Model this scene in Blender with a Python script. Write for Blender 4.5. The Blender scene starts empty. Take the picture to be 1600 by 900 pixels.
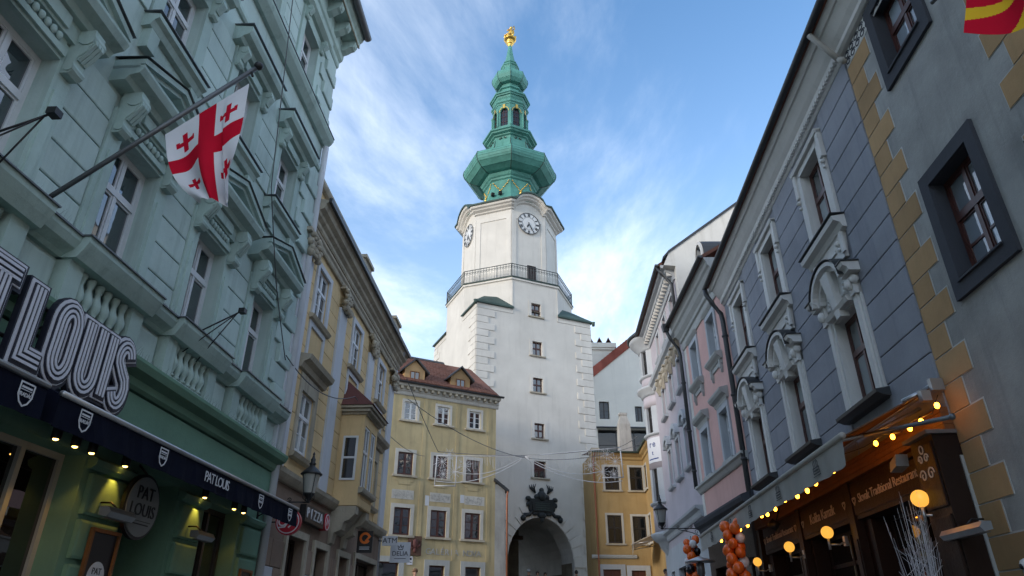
import bpy, bmesh, math, random
from math import sin, cos, pi, radians, hypot
from mathutils import Vector, Matrix

random.seed(7)
SC = bpy.context.scene
COL = SC.collection

# ------------------------------------------------------------------ camera
cam_d = bpy.data.cameras.new('camera'); cam_d.sensor_width = 36.0
cam_d.lens = 1058.5 / 1600 * 36.0
cam_d.clip_start = 0.1; cam_d.clip_end = 2000
cam = bpy.data.objects.new('camera', cam_d); COL.objects.link(cam)
cam.location = (0, 0, 1.6); cam.rotation_euler = (radians(90 + 26.957), 0, 0)
SC.camera = cam

# ------------------------------------------------------------------ sky and sun
SUN_EL, SUN_AZ = 14.0, 232.0          # degrees; azimuth clockwise from +Y
world = bpy.data.worlds.new('World'); SC.world = world; world.use_nodes = True
wn, wl = world.node_tree.nodes, world.node_tree.links
wn.clear()
out = wn.new('ShaderNodeOutputWorld'); bg = wn.new('ShaderNodeBackground')
sky = wn.new('ShaderNodeTexSky'); sky.sky_type = 'NISHITA'; sky.sun_disc = False
sky.sun_elevation = radians(SUN_EL); sky.sun_rotation = radians(SUN_AZ)
sky.air_density = 1.0; sky.dust_density = 0.6; sky.ozone_density = 2.2
tc = wn.new('ShaderNodeTexCoord')
sep = wn.new('ShaderNodeSeparateXYZ'); wl.new(tc.outputs['Generated'], sep.inputs[0])
def wmath(op, a, b=None, c=None):
    n = wn.new('ShaderNodeMath'); n.operation = op
    for i, x in enumerate((a, b, c)):
        if x is None: continue
        if isinstance(x, (int, float)): n.inputs[i].default_value = x
        else: wl.new(x, n.inputs[i])
    return n.outputs[0]
den = wmath('ADD', wmath('MAXIMUM', sep.outputs[2], 0.0), 0.22)
comb = wn.new('ShaderNodeCombineXYZ')
wl.new(wmath('DIVIDE', sep.outputs[0], den), comb.inputs[0])
wl.new(wmath('DIVIDE', sep.outputs[1], den), comb.inputs[1])
def wnoise(scale, rot, sc, detail, rough, dist, off):
    mp = wn.new('ShaderNodeMapping'); mp.inputs['Rotation'].default_value = (0, 0, radians(rot))
    mp.inputs['Scale'].default_value = sc; mp.inputs['Location'].default_value = off
    wl.new(comb.outputs[0], mp.inputs[0])
    nz = wn.new('ShaderNodeTexNoise'); nz.inputs['Scale'].default_value = scale
    nz.inputs['Detail'].default_value = detail; nz.inputs['Roughness'].default_value = rough
    nz.inputs['Distortion'].default_value = dist
    wl.new(mp.outputs[0], nz.inputs['Vector'])
    return nz.outputs['Fac']
def wramp(fac, a, b):
    r = wn.new('ShaderNodeMapRange'); r.interpolation_type = 'SMOOTHSTEP'
    wl.new(fac, r.inputs['Value']); r.inputs['From Min'].default_value = a; r.inputs['From Max'].default_value = b
    return r.outputs['Result']
n1 = wramp(wnoise(1.5, 28, (1.0, 0.55, 1), 9, 0.62, 0.5, (3.1, 0.4, 0)), 0.40, 0.76)
n2 = wramp(wnoise(3.4, 65, (1.7, 0.6, 1), 10, 0.68, 0.9, (0.3, 1.7, 2)), 0.36, 0.82)
mask = wmath('MULTIPLY', wmath('ADD', wmath('MULTIPLY', n1, 0.74), wmath('MULTIPLY', wmath('MULTIPLY', n1, n2), 0.40)), 0.95)
hz = wmath('MULTIPLY', wmath('POWER', wmath('SUBTRACT', 1.0, wmath('MAXIMUM', sep.outputs[2], 0.0)), 2.9), 0.95)
mask = wmath('MINIMUM', wmath('ADD', mask, hz), 0.96)
mix = wn.new('ShaderNodeMix'); mix.data_type = 'RGBA'
wl.new(mask, mix.inputs['Factor'])
hs = wn.new('ShaderNodeHueSaturation'); hs.inputs['Saturation'].default_value = 1.14; hs.inputs['Value'].default_value = 1.06
wl.new(sky.outputs[0], hs.inputs['Color'])
wl.new(hs.outputs[0], mix.inputs['A']); mix.inputs['B'].default_value = (4.2, 4.55, 5.05, 1)
wl.new(mix.outputs['Result'], bg.inputs['Color']); bg.inputs['Strength'].default_value = 0.13
wl.new(bg.outputs[0], out.inputs[0])

sun_d = bpy.data.lights.new('sun', 'SUN'); sun_d.energy = 0.85; sun_d.angle = radians(12); sun_d.color = (1.0, 0.88, 0.74)
sun = bpy.data.objects.new('sun', sun_d); COL.objects.link(sun)
az, el = radians(SUN_AZ), radians(SUN_EL)
sdir = Vector((sin(az) * cos(el), cos(az) * cos(el), sin(el)))
sun.rotation_euler = sdir.to_track_quat('Z', 'Y').to_euler(); sun.location = (-30, -5, 60)

SC.view_settings.view_transform = 'Standard'; SC.view_settings.look = 'None'
SC.view_settings.exposure = 1.45; SC.view_settings.gamma = 1.0
SC.view_settings.use_curve_mapping = False
SC.cycles.max_bounces = 6; SC.cycles.diffuse_bounces = 3; SC.cycles.glossy_bounces = 3
SC.cycles.use_denoising = True; SC.cycles.caustics_reflective = False; SC.cycles.caustics_refractive = False
SC.cycles.sample_clamp_indirect = 4.0
SC.cycles.use_adaptive_sampling = True; SC.cycles.adaptive_threshold = 0.025

# ------------------------------------------------------------------ materials
MATS = {}
def newmat(name):
    m = bpy.data.materials.new(name); m.use_nodes = True; m.node_tree.nodes.clear(); MATS[name] = m
    n, l = m.node_tree.nodes, m.node_tree.links
    o = n.new('ShaderNodeOutputMaterial'); b = n.new('ShaderNodeBsdfPrincipled'); l.new(b.outputs[0], o.inputs[0])
    return m, n, l, b
def lerp3(a, b, t): return tuple(a[i] * (1 - t) + b[i] * t for i in range(3))
def plaster(name, col, var=0.22, streak=0.35, dirt=None, rough=0.85, scale=1.0, bump=0.25, piece=0.06, grain=40):
    """weathered paint or plaster: mottling, rain streaks, blotches, fine relief; a little different for each piece"""
    m, n, l, b = newmat(name)
    g = n.new('ShaderNodeNewGeometry'); pos = g.outputs['Position']
    def noise(sc, vec=None, detail=6, rough_=0.6):
        z = n.new('ShaderNodeTexNoise'); z.inputs['Scale'].default_value = sc; z.inputs['Detail'].default_value = detail
        z.inputs['Roughness'].default_value = rough_; l.new(vec or pos, z.inputs['Vector']); return z.outputs['Fac']
    def mapr(f, a, b_):
        r = n.new('ShaderNodeMapRange'); l.new(f, r.inputs['Value']); r.inputs['From Min'].default_value = a
        r.inputs['From Max'].default_value = b_; return r.outputs['Result']
    def mixc(f, a, b_):
        x = n.new('ShaderNodeMix'); x.data_type = 'RGBA'
        l.new(f, x.inputs['Factor'])
        for s, c in (('A', a), ('B', b_)):
            if isinstance(c, tuple): x.inputs[s].default_value = (*c, 1)
            else: l.new(c, x.inputs[s])
        return x.outputs['Result']
    def mul(f, k):
        x = n.new('ShaderNodeMath'); x.operation = 'MULTIPLY'; l.new(f, x.inputs[0]); x.inputs[1].default_value = k; return x.outputs[0]
    dirt = dirt or tuple(c * 0.45 + 0.01 for c in col)
    light = tuple(min(0.9, c * (1 + var * 0.5)) for c in col); dark = tuple(c * (1 - var) for c in col)
    c = mixc(mapr(noise(0.9 * scale), 0.3, 0.7), dark, light)
    mp = n.new('ShaderNodeMapping'); mp.inputs['Scale'].default_value = (5 * scale, 5 * scale, 0.45 * scale); l.new(pos, mp.inputs[0])
    st = mapr(noise(1.0, mp.outputs[0], 7, 0.65), 0.52, 0.78)
    c = mixc(mul(st, streak), c, dirt)
    bl = mapr(noise(3.3 * scale, None, 8, 0.7), 0.6, 0.8)
    c = mixc(mul(bl, streak * 0.7), c, dirt)
    if piece:
        oi = n.new('ShaderNodeObjectInfo'); hs_ = n.new('ShaderNodeHueSaturation')
        r = n.new('ShaderNodeMapRange'); l.new(oi.outputs['Random'], r.inputs['Value'])
        r.inputs['To Min'].default_value = 1 - piece; r.inputs['To Max'].default_value = 1 + piece
        l.new(r.outputs['Result'], hs_.inputs['Value']); l.new(c, hs_.inputs['Color']); c = hs_.outputs['Color']
    l.new(c, b.inputs['Base Color']); b.inputs['Roughness'].default_value = rough; b.inputs['Specular IOR Level'].default_value = 0.25
    if bump:
        bp = n.new('ShaderNodeBump'); bp.inputs['Strength'].default_value = bump; bp.inputs['Distance'].default_value = 0.02
        l.new(noise(grain * 0.35, None, 6, 0.7), bp.inputs['Height']); l.new(bp.outputs[0], b.inputs['Normal'])
    return m
def simple(name, col, rough=0.5, metal=0.0, var=0.15, sc=6.0, spec=0.5, bump=0.0):
    m, n, l, b = newmat(name)
    g = n.new('ShaderNodeNewGeometry'); z = n.new('ShaderNodeTexNoise'); z.inputs['Scale'].default_value = sc
    z.inputs['Detail'].default_value = 5; l.new(g.outputs['Position'], z.inputs['Vector'])
    r = n.new('ShaderNodeMix'); r.data_type = 'RGBA'; l.new(z.outputs['Fac'], r.inputs['Factor'])
    r.inputs['A'].default_value = (*[c * (1 - var) for c in col], 1); r.inputs['B'].default_value = (*[min(1, c * (1 + var)) for c in col], 1)
    l.new(r.outputs['Result'], b.inputs['Base Color'])
    b.inputs['Roughness'].default_value = rough; b.inputs['Metallic'].default_value = metal; b.inputs['Specular IOR Level'].default_value = spec
    if bump:
        bp = n.new('ShaderNodeBump'); bp.inputs['Strength'].default_value = bump; bp.inputs['Distance'].default_value = 0.01
        l.new(z.outputs['Fac'], bp.inputs['Height']); l.new(bp.outputs[0], b.inputs['Normal'])
    return m
def emit(name, col, strength, base=(0.8, 0.6, 0.3)):
    m, n, l, b = newmat(name)
    b.inputs['Base Color'].default_value = (*base, 1); b.inputs['Emission Color'].default_value = (*col, 1)
    b.inputs['Emission Strength'].default_value = strength; b.inputs['Roughness'].default_value = 0.3
    return m
def glass(name, col=(0.012, 0.016, 0.02), ior=1.9, wob=0.10, rough=0.03):
    """window pane over a dark room: mirror-like by Fresnel, a little wavy"""
    m, n, l, b = newmat(name)
    g = n.new('ShaderNodeNewGeometry'); z = n.new('ShaderNodeTexNoise'); z.inputs['Scale'].default_value = 2.2
    z.inputs['Detail'].default_value = 2; l.new(g.outputs['Position'], z.inputs['Vector'])
    bp = n.new('ShaderNodeBump'); bp.inputs['Strength'].default_value = wob; bp.inputs['Distance'].default_value = 0.05
    l.new(z.outputs['Fac'], bp.inputs['Height']); l.new(bp.outputs[0], b.inputs['Normal'])
    oi = n.new('ShaderNodeObjectInfo'); r = n.new('ShaderNodeMix'); r.data_type = 'RGBA'; l.new(oi.outputs['Random'], r.inputs['Factor'])
    r.inputs['A'].default_value = (*[c * 0.5 for c in col], 1); r.inputs['B'].default_value = (*[c * 2.2 for c in col], 1)
    l.new(r.outputs['Result'], b.inputs['Base Color'])
    b.inputs['Roughness'].default_value = rough; b.inputs['IOR'].default_value = ior
    return m

plaster('tower_white', (0.62, 0.595, 0.54), var=0.11, streak=0.32, dirt=(0.36, 0.335, 0.29), scale=0.6, piece=0.03)
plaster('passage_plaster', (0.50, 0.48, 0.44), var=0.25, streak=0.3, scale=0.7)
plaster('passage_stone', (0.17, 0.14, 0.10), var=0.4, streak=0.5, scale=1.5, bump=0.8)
plaster('mint_wall', (0.455, 0.57, 0.54), var=0.16, streak=0.5, dirt=(0.20, 0.27, 0.25), piece=0.05)
plaster('mint_trim', (0.405, 0.525, 0.49), var=0.2, streak=0.6, dirt=(0.15, 0.21, 0.19), piece=0.05)
plaster('shop_green', (0.16, 0.29, 0.21), var=0.12, streak=0.20, dirt=(0.07, 0.14, 0.10), piece=0.04)
plaster('beige_wall', (0.66, 0.485, 0.26), var=0.15, streak=0.35, dirt=(0.28, 0.21, 0.12), piece=0.06)
plaster('pale_pilaster', (0.55, 0.57, 0.60), var=0.10, streak=0.25, dirt=(0.30, 0.30, 0.30))
plaster('old_stone_trim', (0.43, 0.385, 0.30), var=0.3, streak=0.6, dirt=(0.12, 0.11, 0.09), bump=0.5)
plaster('brown_stone', (0.28, 0.205, 0.155), var=0.25, streak=0.4, dirt=(0.10, 0.08, 0.07), piece=0.15, bump=0.4)
plaster('gallery_yellow', (0.44, 0.36, 0.205), var=0.24, streak=0.75, dirt=(0.20, 0.18, 0.11), scale=0.6)
plaster('window_band_white', (0.50, 0.48, 0.43), var=0.15, streak=0.4, dirt=(0.28, 0.26, 0.22))
plaster('ochre_house', (0.42, 0.29, 0.13), var=0.22, streak=0.7, dirt=(0.32, 0.20, 0.07), scale=0.7)
plaster('gable_white', (0.74, 0.70, 0.62), var=0.08, streak=0.18, dirt=(0.40, 0.36, 0.30), scale=0.5)
plaster('firewall_white', (0.62, 0.61, 0.57), var=0.15, streak=0.6, dirt=(0.30, 0.28, 0.23), scale=0.5)
plaster('lilac_wall', (0.44, 0.405, 0.44), var=0.10, streak=0.25, dirt=(0.28, 0.26, 0.28))
plaster('lilac_trim', (0.43, 0.455, 0.48), var=0.12, streak=0.30, dirt=(0.2, 0.22, 0.24))
plaster('pink_wall', (0.62, 0.385, 0.345), var=0.10, streak=0.25, dirt=(0.30, 0.18, 0.17))
plaster('grey_trim', (0.40, 0.41, 0.395), var=0.12, streak=0.3, dirt=(0.16, 0.17, 0.16))
plaster('blue_wall', (0.285, 0.295, 0.325), var=0.17, streak=0.35, dirt=(0.10, 0.12, 0.17), piece=0.05)
plaster('white_trim', (0.66, 0.65, 0.62), var=0.08, streak=0.25, dirt=(0.32, 0.32, 0.31))
plaster('grey_plaster', (0.37, 0.37, 0.35), var=0.36, streak=0.5, dirt=(0.13, 0.14, 0.14), scale=0.8, bump=0.4)
plaster('ochre_quoin', (0.43, 0.275, 0.135), var=0.22, streak=0.45, dirt=(0.24, 0.17, 0.09), piece=0.14)
plaster('quoin_line', (0.52, 0.52, 0.50), var=0.12, streak=0.2)
plaster('slate_frame', (0.060, 0.064, 0.075), var=0.15, streak=0.2)
plaster('chimney_render', (0.40, 0.39, 0.36), var=0.25, streak=0.6, dirt=(0.15, 0.14, 0.12))
plaster('shield_dark', (0.028, 0.034, 0.036), var=0.4, streak=0.3, rough=0.5, bump=0.8)
plaster('copper_green', (0.095, 0.28, 0.235), var=0.28, streak=0.75, dirt=(0.025, 0.12, 0.095), rough=0.55, scale=0.7, piece=0.06)
plaster('copper_dull', (0.055, 0.09, 0.078), var=0.35, streak=0.6, dirt=(0.03, 0.06, 0.05), rough=0.6)
plaster('roof_tile', (0.17, 0.075, 0.052), var=0.35, streak=0.5, dirt=(0.10, 0.06, 0.045), piece=0.25, bump=0.6)
plaster('verge_red', (0.30, 0.085, 0.06), var=0.3, streak=0.4, piece=0.2)
plaster('roof_red_sheet', (0.125, 0.05, 0.045), var=0.2, streak=0.35, dirt=(0.12, 0.04, 0.04), rough=0.6)
plaster('wood_dark', (0.022, 0.010, 0.0065), var=0.4, streak=0.5, dirt=(0.012, 0.007, 0.005), rough=0.45, bump=0.4, piece=0.1)
plaster('wood_warm', (0.20, 0.085, 0.03), var=0.35, streak=0.4, dirt=(0.08, 0.035, 0.015), rough=0.5, bump=0.4, piece=0.12)
simple('gold', (0.80, 0.50, 0.12), rough=0.28, metal=1.0)
simple('zinc', (0.16, 0.17, 0.18), rough=0.5, metal=0.6)
simple('gutter_dark', (0.045, 0.047, 0.05), rough=0.45, metal=0.3)
simple('copper_pipe', (0.30, 0.115, 0.06), rough=0.55, metal=0.4)
simple('black_iron', (0.012, 0.012, 0.013), rough=0.45)
simple('railing_iron', (0.05, 0.065, 0.065), rough=0.55)
simple('white_paint', (0.62, 0.62, 0.60), rough=0.4, var=0.08)
simple('cool_white_frame', (0.60, 0.62, 0.64), rough=0.4, var=0.1)
simple('brown_frame', (0.075, 0.026, 0.020), rough=0.4)
simple('dark_frame', (0.022, 0.018, 0.016), rough=0.4)
simple('navy_fabric', (0.006, 0.0075, 0.018), rough=0.9, var=0.3, spec=0.1)
simple('print_white', (0.62, 0.63, 0.66), rough=0.6, var=0.05)
simple('sign_white', (0.62, 0.63, 0.70), rough=0.5, var=0.06)
simple('sign_navy', (0.014, 0.015, 0.028), rough=0.5)
simple('sign_grey', (0.26, 0.27, 0.27), rough=0.6, var=0.12)
simple('sign_black', (0.010, 0.010, 0.012), rough=0.4)
simple('sign_red', (0.42, 0.012, 0.03), rough=0.4)
simple('sign_orange', (0.80, 0.18, 0.02), rough=0.4)
simple('flag_white', (0.72, 0.72, 0.75), rough=0.9, var=0.04, spec=0.1)
simple('flag_red', (0.55, 0.008, 0.03), rough=0.9, var=0.1, spec=0.1)
simple('flag_yellow', (0.75, 0.48, 0.03), rough=0.9, var=0.1, spec=0.1)
simple('awning_grey', (0.40, 0.385, 0.35), rough=0.95, var=0.15, sc=3, spec=0.1)
simple('awning_brown', (0.16, 0.085, 0.05), rough=0.95, var=0.15, sc=3, spec=0.1)
simple('awning_print', (0.10, 0.10, 0.10), rough=0.95, spec=0.1)
simple('metal_light', (0.42, 0.43, 0.44), rough=0.35, metal=0.7)
simple('cream_lettering', (0.62, 0.52, 0.42), rough=0.6)
simple('balloon_orange', (0.78, 0.13, 0.015), rough=0.22)
simple('balloon_white', (0.72, 0.70, 0.70), rough=0.22)
simple('balloon_black', (0.012, 0.012, 0.016), rough=0.18)
simple('twig_white', (0.62, 0.62, 0.66), rough=0.6)
simple('light_wire', (0.46, 0.47, 0.49), rough=0.5)
simple('cable', (0.10, 0.105, 0.11), rough=0.6)
simple('leaf', (0.035, 0.085, 0.018), rough=0.6, var=0.5)
simple('skin', (0.45, 0.26, 0.18), rough=0.6)
simple('hair_dark', (0.02, 0.013, 0.01), rough=0.6)
simple('cloth_dark', (0.02, 0.022, 0.03), rough=0.9)
simple('cloth_blue', (0.02, 0.05, 0.20), rough=0.9)
simple('cloth_brown', (0.16, 0.09, 0.05), rough=0.9)
simple('plaque_wood', (0.10, 0.05, 0.03), rough=0.7, var=0.4)
simple('curtain', (0.38, 0.38, 0.36), rough=0.9, var=0.15)
simple('near_black', (0.008, 0.008, 0.008), rough=0.9)  # plain near-black colour for the lantern core and roof hatches
glass('pane_glass', (0.012, 0.016, 0.02), 2.25); glass('pane_dark', (0.006, 0.007, 0.008), 1.6); glass('pane_pale', (0.15, 0.17, 0.175), 2.0); glass('pane_curtain', (0.20, 0.23, 0.26), 2.2)
glass('shop_glass', (0.004, 0.004, 0.005), 2.2, 0.03, 0.015)
glass('lantern_glass', (0.24, 0.24, 0.22), 1.5, 0.2, 0.06)
emit('bulb_glow', (1.0, 0.33, 0.02), 6.5); emit('globe_glow', (1.0, 0.44, 0.06), 0.42, (0.35, 0.22, 0.06)); emit('spot_glow', (1.0, 0.55, 0.12), 5.0)
emit('warm_lamp', (1.0, 0.40, 0.10), 3.0)

m, n, l, b = newmat('awning_cream')
b.inputs['Base Color'].default_value = (0.55, 0.50, 0.42, 1); b.inputs['Roughness'].default_value = 0.9
tr = n.new('ShaderNodeBsdfTranslucent'); tr.inputs[0].default_value = (0.6, 0.52, 0.42, 1); ad_ = n.new('ShaderNodeMixShader'); ad_.inputs[0].default_value = 0.5
l.new(b.outputs[0], ad_.inputs[1]); l.new(tr.outputs[0], ad_.inputs[2]); l.new(ad_.outputs[0], [x for x in n if x.type == 'OUTPUT_MATERIAL'][0].inputs[0])
# street paving
m, n, l, b = newmat('paving')
g = n.new('ShaderNodeNewGeometry'); br = n.new('ShaderNodeTexBrick'); br.inputs['Scale'].default_value = 3.0
br.inputs['Color1'].default_value = (0.27, 0.255, 0.23, 1); br.inputs['Color2'].default_value = (0.21, 0.20, 0.18, 1); br.inputs['Mortar'].default_value = (0.12, 0.115, 0.105, 1)
l.new(g.outputs['Position'], br.inputs['Vector']); l.new(br.outputs['Color'], b.inputs['Base Color']); b.inputs['Roughness'].default_value = 0.75
bp = n.new('ShaderNodeBump'); bp.inputs['Strength'].default_value = 0.5; bp.inputs['Distance'].default_value = 0.01
l.new(br.outputs['Fac'], bp.inputs['Height']); bp.invert = True; l.new(bp.outputs[0], b.inputs['Normal'])

# ------------------------------------------------------------------ mesh helpers
class MB:
    def __init__(s): s.v = []; s.f = []; s.m = []; s.mi = 0; s.sm = []; s.smooth = False
    def add(s, vs, fs):
        o = len(s.v); s.v += [tuple(p) for p in vs]
        for f in fs: s.f.append(tuple(i + o for i in f)); s.m.append(s.mi); s.sm.append(s.smooth)
        return s
    def hexa(s, p): return s.add(p, [(0, 3, 2, 1), (4, 5, 6, 7), (0, 1, 5, 4), (1, 2, 6, 5), (2, 3, 7, 6), (3, 0, 4, 7)])
    def box(s, x0, x1, y0, y1, z0, z1):
        return s.hexa([(x0, y0, z0), (x1, y0, z0), (x1, y1, z0), (x0, y1, z0), (x0, y0, z1), (x1, y0, z1), (x1, y1, z1), (x0, y1, z1)])
    def chamf(s, x0, x1, z0, z1, yb, yf, c):
        """block on a wall: back at yb, front at yf (< yb), front edges chamfered by c"""
        ym = yf + (yb - yf) * 0.15
        return s.add([(x0, yb, z0), (x1, yb, z0), (x1, yb, z1), (x0, yb, z1), (x0, ym, z0), (x1, ym, z0), (x1, ym, z1), (x0, ym, z1),
                      (x0 + c, yf, z0 + c), (x1 - c, yf, z0 + c), (x1 - c, yf, z1 - c), (x0 + c, yf, z1 - c)],
                     [(0, 1, 5, 4), (1, 2, 6, 5), (2, 3, 7, 6), (3, 0, 4, 7), (4, 5, 9, 8), (5, 6, 10, 9), (6, 7, 11, 10), (7, 4, 8, 11), (8, 9, 10, 11)])
    def _prism(s, poly, f0, f1):
        k = len(poly); vs = [f0(p) for p in poly] + [f1(p) for p in poly]
        return s.add(vs, [tuple(range(k - 1, -1, -1)), tuple(range(k, 2 * k))] + [(i, (i + 1) % k, k + (i + 1) % k, k + i) for i in range(k)])
    def px(s, prof, x0, x1): return s._prism(prof, lambda p: (x0, p[0], p[1]), lambda p: (x1, p[0], p[1]))
    def py(s, poly, y0, y1): return s._prism(poly, lambda p: (p[0], y0, p[1]), lambda p: (p[0], y1, p[1]))
    def pz(s, poly, z0, z1): return s._prism(poly, lambda p: (p[0], p[1], z0), lambda p: (p[0], p[1], z1))
    def lathe(s, prof, n=12, c=(0, 0), a0=0.0, smooth=True, cap=True, ang=2 * pi, sx=1, sy=1):
        full = abs(ang - 2 * pi) < 1e-6; k = n if full else n + 1; vs = []
        for r, z in prof:
            for i in range(k):
                a = a0 + ang * i / n; vs.append((c[0] + sx * r * cos(a), c[1] + sy * r * sin(a), z))
        fs = []
        for j in range(len(prof) - 1):
            for i in range(n):
                i2 = (i + 1) % k; fs.append((j * k + i, j * k + i2, (j + 1) * k + i2, (j + 1) * k + i))
        if cap and full:
            if prof[0][0] > 1e-4: fs.append(tuple(range(k - 1, -1, -1)))
            if prof[-1][0] > 1e-4: fs.append(tuple((len(prof) - 1) * k + i for i in range(k)))
        o = s.smooth; s.smooth = smooth; s.add(vs, fs); s.smooth = o; return s
    def sphere(s, c, r, nu=10, nv=7, sc=(1, 1, 1), smooth=True):
        prof = []; vs = []
        for j in range(nv + 1):
            t = -pi / 2 + pi * j / nv
            for i in range(nu):
                a = 2 * pi * i / nu; vs.append((c[0] + r * sc[0] * cos(t) * cos(a), c[1] + r * sc[1] * cos(t) * sin(a), c[2] + r * sc[2] * sin(t)))
        fs = [(j * nu + i, j * nu + (i + 1) % nu, (j + 1) * nu + (i + 1) % nu, (j + 1) * nu + i) for j in range(nv) for i in range(nu)]
        o = s.smooth; s.smooth = smooth; s.add(vs, fs); s.smooth = o; return s
    def tube(s, path, r, n=6, closed=False):
        P = [Vector(p) for p in path]; k = len(P); vs = []
        up = Vector((0, 0, 1))
        for i in range(k):
            t = (P[(i + 1) % k] - P[i - 1]) if closed else (P[min(i + 1, k - 1)] - P[max(i - 1, 0)])
            if t.length < 1e-9: t = Vector((0, 0, 1))
            t.normalize(); a = t.cross(up if abs(t.z) < 0.9 else Vector((1, 0, 0))).normalized(); b_ = t.cross(a)
            rr = r[i] if isinstance(r, (list, tuple)) else r
            for j in range(n):
                w = 2 * pi * j / n; vs.append(P[i] + (a * cos(w) + b_ * sin(w)) * rr)
        fs = [(i * n + j, i * n + (j + 1) % n, ((i + 1) % k) * n + (j + 1) % n, ((i + 1) % k) * n + j) for i in range(k if closed else k - 1) for j in range(n)]
        if not closed: fs += [tuple(range(n - 1, -1, -1)), tuple((k - 1) * n + j for j in range(n))]
        o = s.smooth; s.smooth = n > 4; s.add(vs, fs); s.smooth = o; return s
    def mesh(s, name, mats):
        me = bpy.data.meshes.new(name); me.from_pydata(s.v, [], s.f)
        for mm in ([mats] if isinstance(mats, str) else mats): me.materials.append(MATS[mm])
        me.polygons.foreach_set('material_index', s.m); me.polygons.foreach_set('use_smooth', s.sm)
        me.update(); return me
    def build(s, name, mats, parent=None, loc=(0, 0, 0), rz=0):
        return put(name, s.mesh(name, mats), parent, loc, rz)
def put(name, me, parent=None, loc=(0, 0, 0), rz=0, rot=None):
    o = bpy.data.objects.new(name, me); COL.objects.link(o)
    o.location = loc; o.rotation_euler = rot or (0, 0, rz)
    if parent: o.parent = parent
    return o
def tag(o, label=None, cat=None, group=None, kind=None):
    for k, v in (('label', label), ('category', cat), ('group', group), ('kind', kind)):
        if v: o[k] = v
    return o
def thing(name, label, cat, loc=(0, 0, 0), rz=0, group=None):
    return tag(put(name, None, None, loc, rz), label, cat, group)
def textmesh(txt, size, mat, ext=0.01, align='CENTER', space=1.0):
    cu = bpy.data.curves.new('t', 'FONT'); cu.body = txt; cu.size = size; cu.extrude = ext; cu.align_x = align; cu.align_y = 'CENTER'
    cu.resolution_u = 3; cu.space_character = space
    ob = bpy.data.objects.new('t', cu); COL.objects.link(ob)
    dg = bpy.context.evaluated_depsgraph_get(); me = bpy.data.meshes.new_from_object(ob.evaluated_get(dg))
    bpy.data.objects.remove(ob); bpy.data.curves.remove(cu)
    # stand the text up: text x -> x, text y -> z, extrusion along y
    me.transform(Matrix(((1, 0, 0, 0), (0, 0, -1, 0), (0, 1, 0, 0), (0, 0, 0, 1))))
    me.materials.clear(); me.materials.append(MATS[mat]); return me
def stroke(mb, pts, w, y0, y1, closed=False):
    """flat ribbon of width w along points (x,z), between depths y0 (front) and y1; mitred"""
    k = len(pts); L = []; R = []
    for i in range(k):
        if closed: a, b_ = pts[i - 1], pts[(i + 1) % k]
        else: a, b_ = pts[max(i - 1, 0)], pts[min(i + 1, k - 1)]
        p = pts[i]
        d1 = Vector((p[0] - a[0], p[1] - a[1])); d2 = Vector((b_[0] - p[0], b_[1] - p[1]))
        if d1.length < 1e-7: d1 = d2
        if d2.length < 1e-7: d2 = d1
        d1.normalize(); d2.normalize(); n1 = Vector((-d1.y, d1.x)); n2 = Vector((-d2.y, d2.x)); nn = n1 + n2
        if nn.length < 1e-6: nn = n1
        nn.normalize(); sc = min(1.0 / max(nn.dot(n1), 0.35), 2.0)
        L.append((p[0] + nn.x * w / 2 * sc, p[1] + nn.y * w / 2 * sc)); R.append((p[0] - nn.x * w / 2 * sc, p[1] - nn.y * w / 2 * sc))
    for i in range(k if closed else k - 1):
        j = (i + 1) % k
        a, b_, c, d = L[i], L[j], R[j], R[i]
        mb.hexa([(a[0], y1, a[1]), (b_[0], y1, b_[1]), (c[0], y1, c[1]), (d[0], y1, d[1]), (a[0], y0, a[1]), (b_[0], y0, b_[1]), (c[0], y0, c[1]), (d[0], y0, d[1])])
def offs(pts, o, closed=False):
    k = len(pts); r = []
    for i in range(k):
        if closed: a, b_ = pts[i - 1], pts[(i + 1) % k]
        else: a, b_ = pts[max(i - 1, 0)], pts[min(i + 1, k - 1)]
        p = pts[i]; d1 = Vector((p[0] - a[0], p[1] - a[1])); d2 = Vector((b_[0] - p[0], b_[1] - p[1]))
        if d1.length < 1e-7: d1 = d2
        if d2.length < 1e-7: d2 = d1
        d1.normalize(); d2.normalize(); n1 = Vector((-d1.y, d1.x)); nn = n1 + Vector((-d2.y, d2.x)); nn.normalize()
        sc = min(1.0 / max(nn.dot(n1), 0.4), 2.0); r.append((p[0] + nn.x * o * sc, p[1] + nn.y * o * sc))
    return r
def arc(cx, cz, rx, rz, a0, a1, n):
    return [(cx + rx * cos(radians(a0 + (a1 - a0) * i / n)), cz + rz * sin(radians(a0 + (a1 - a0) * i / n))) for i in range(n + 1)]

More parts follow.
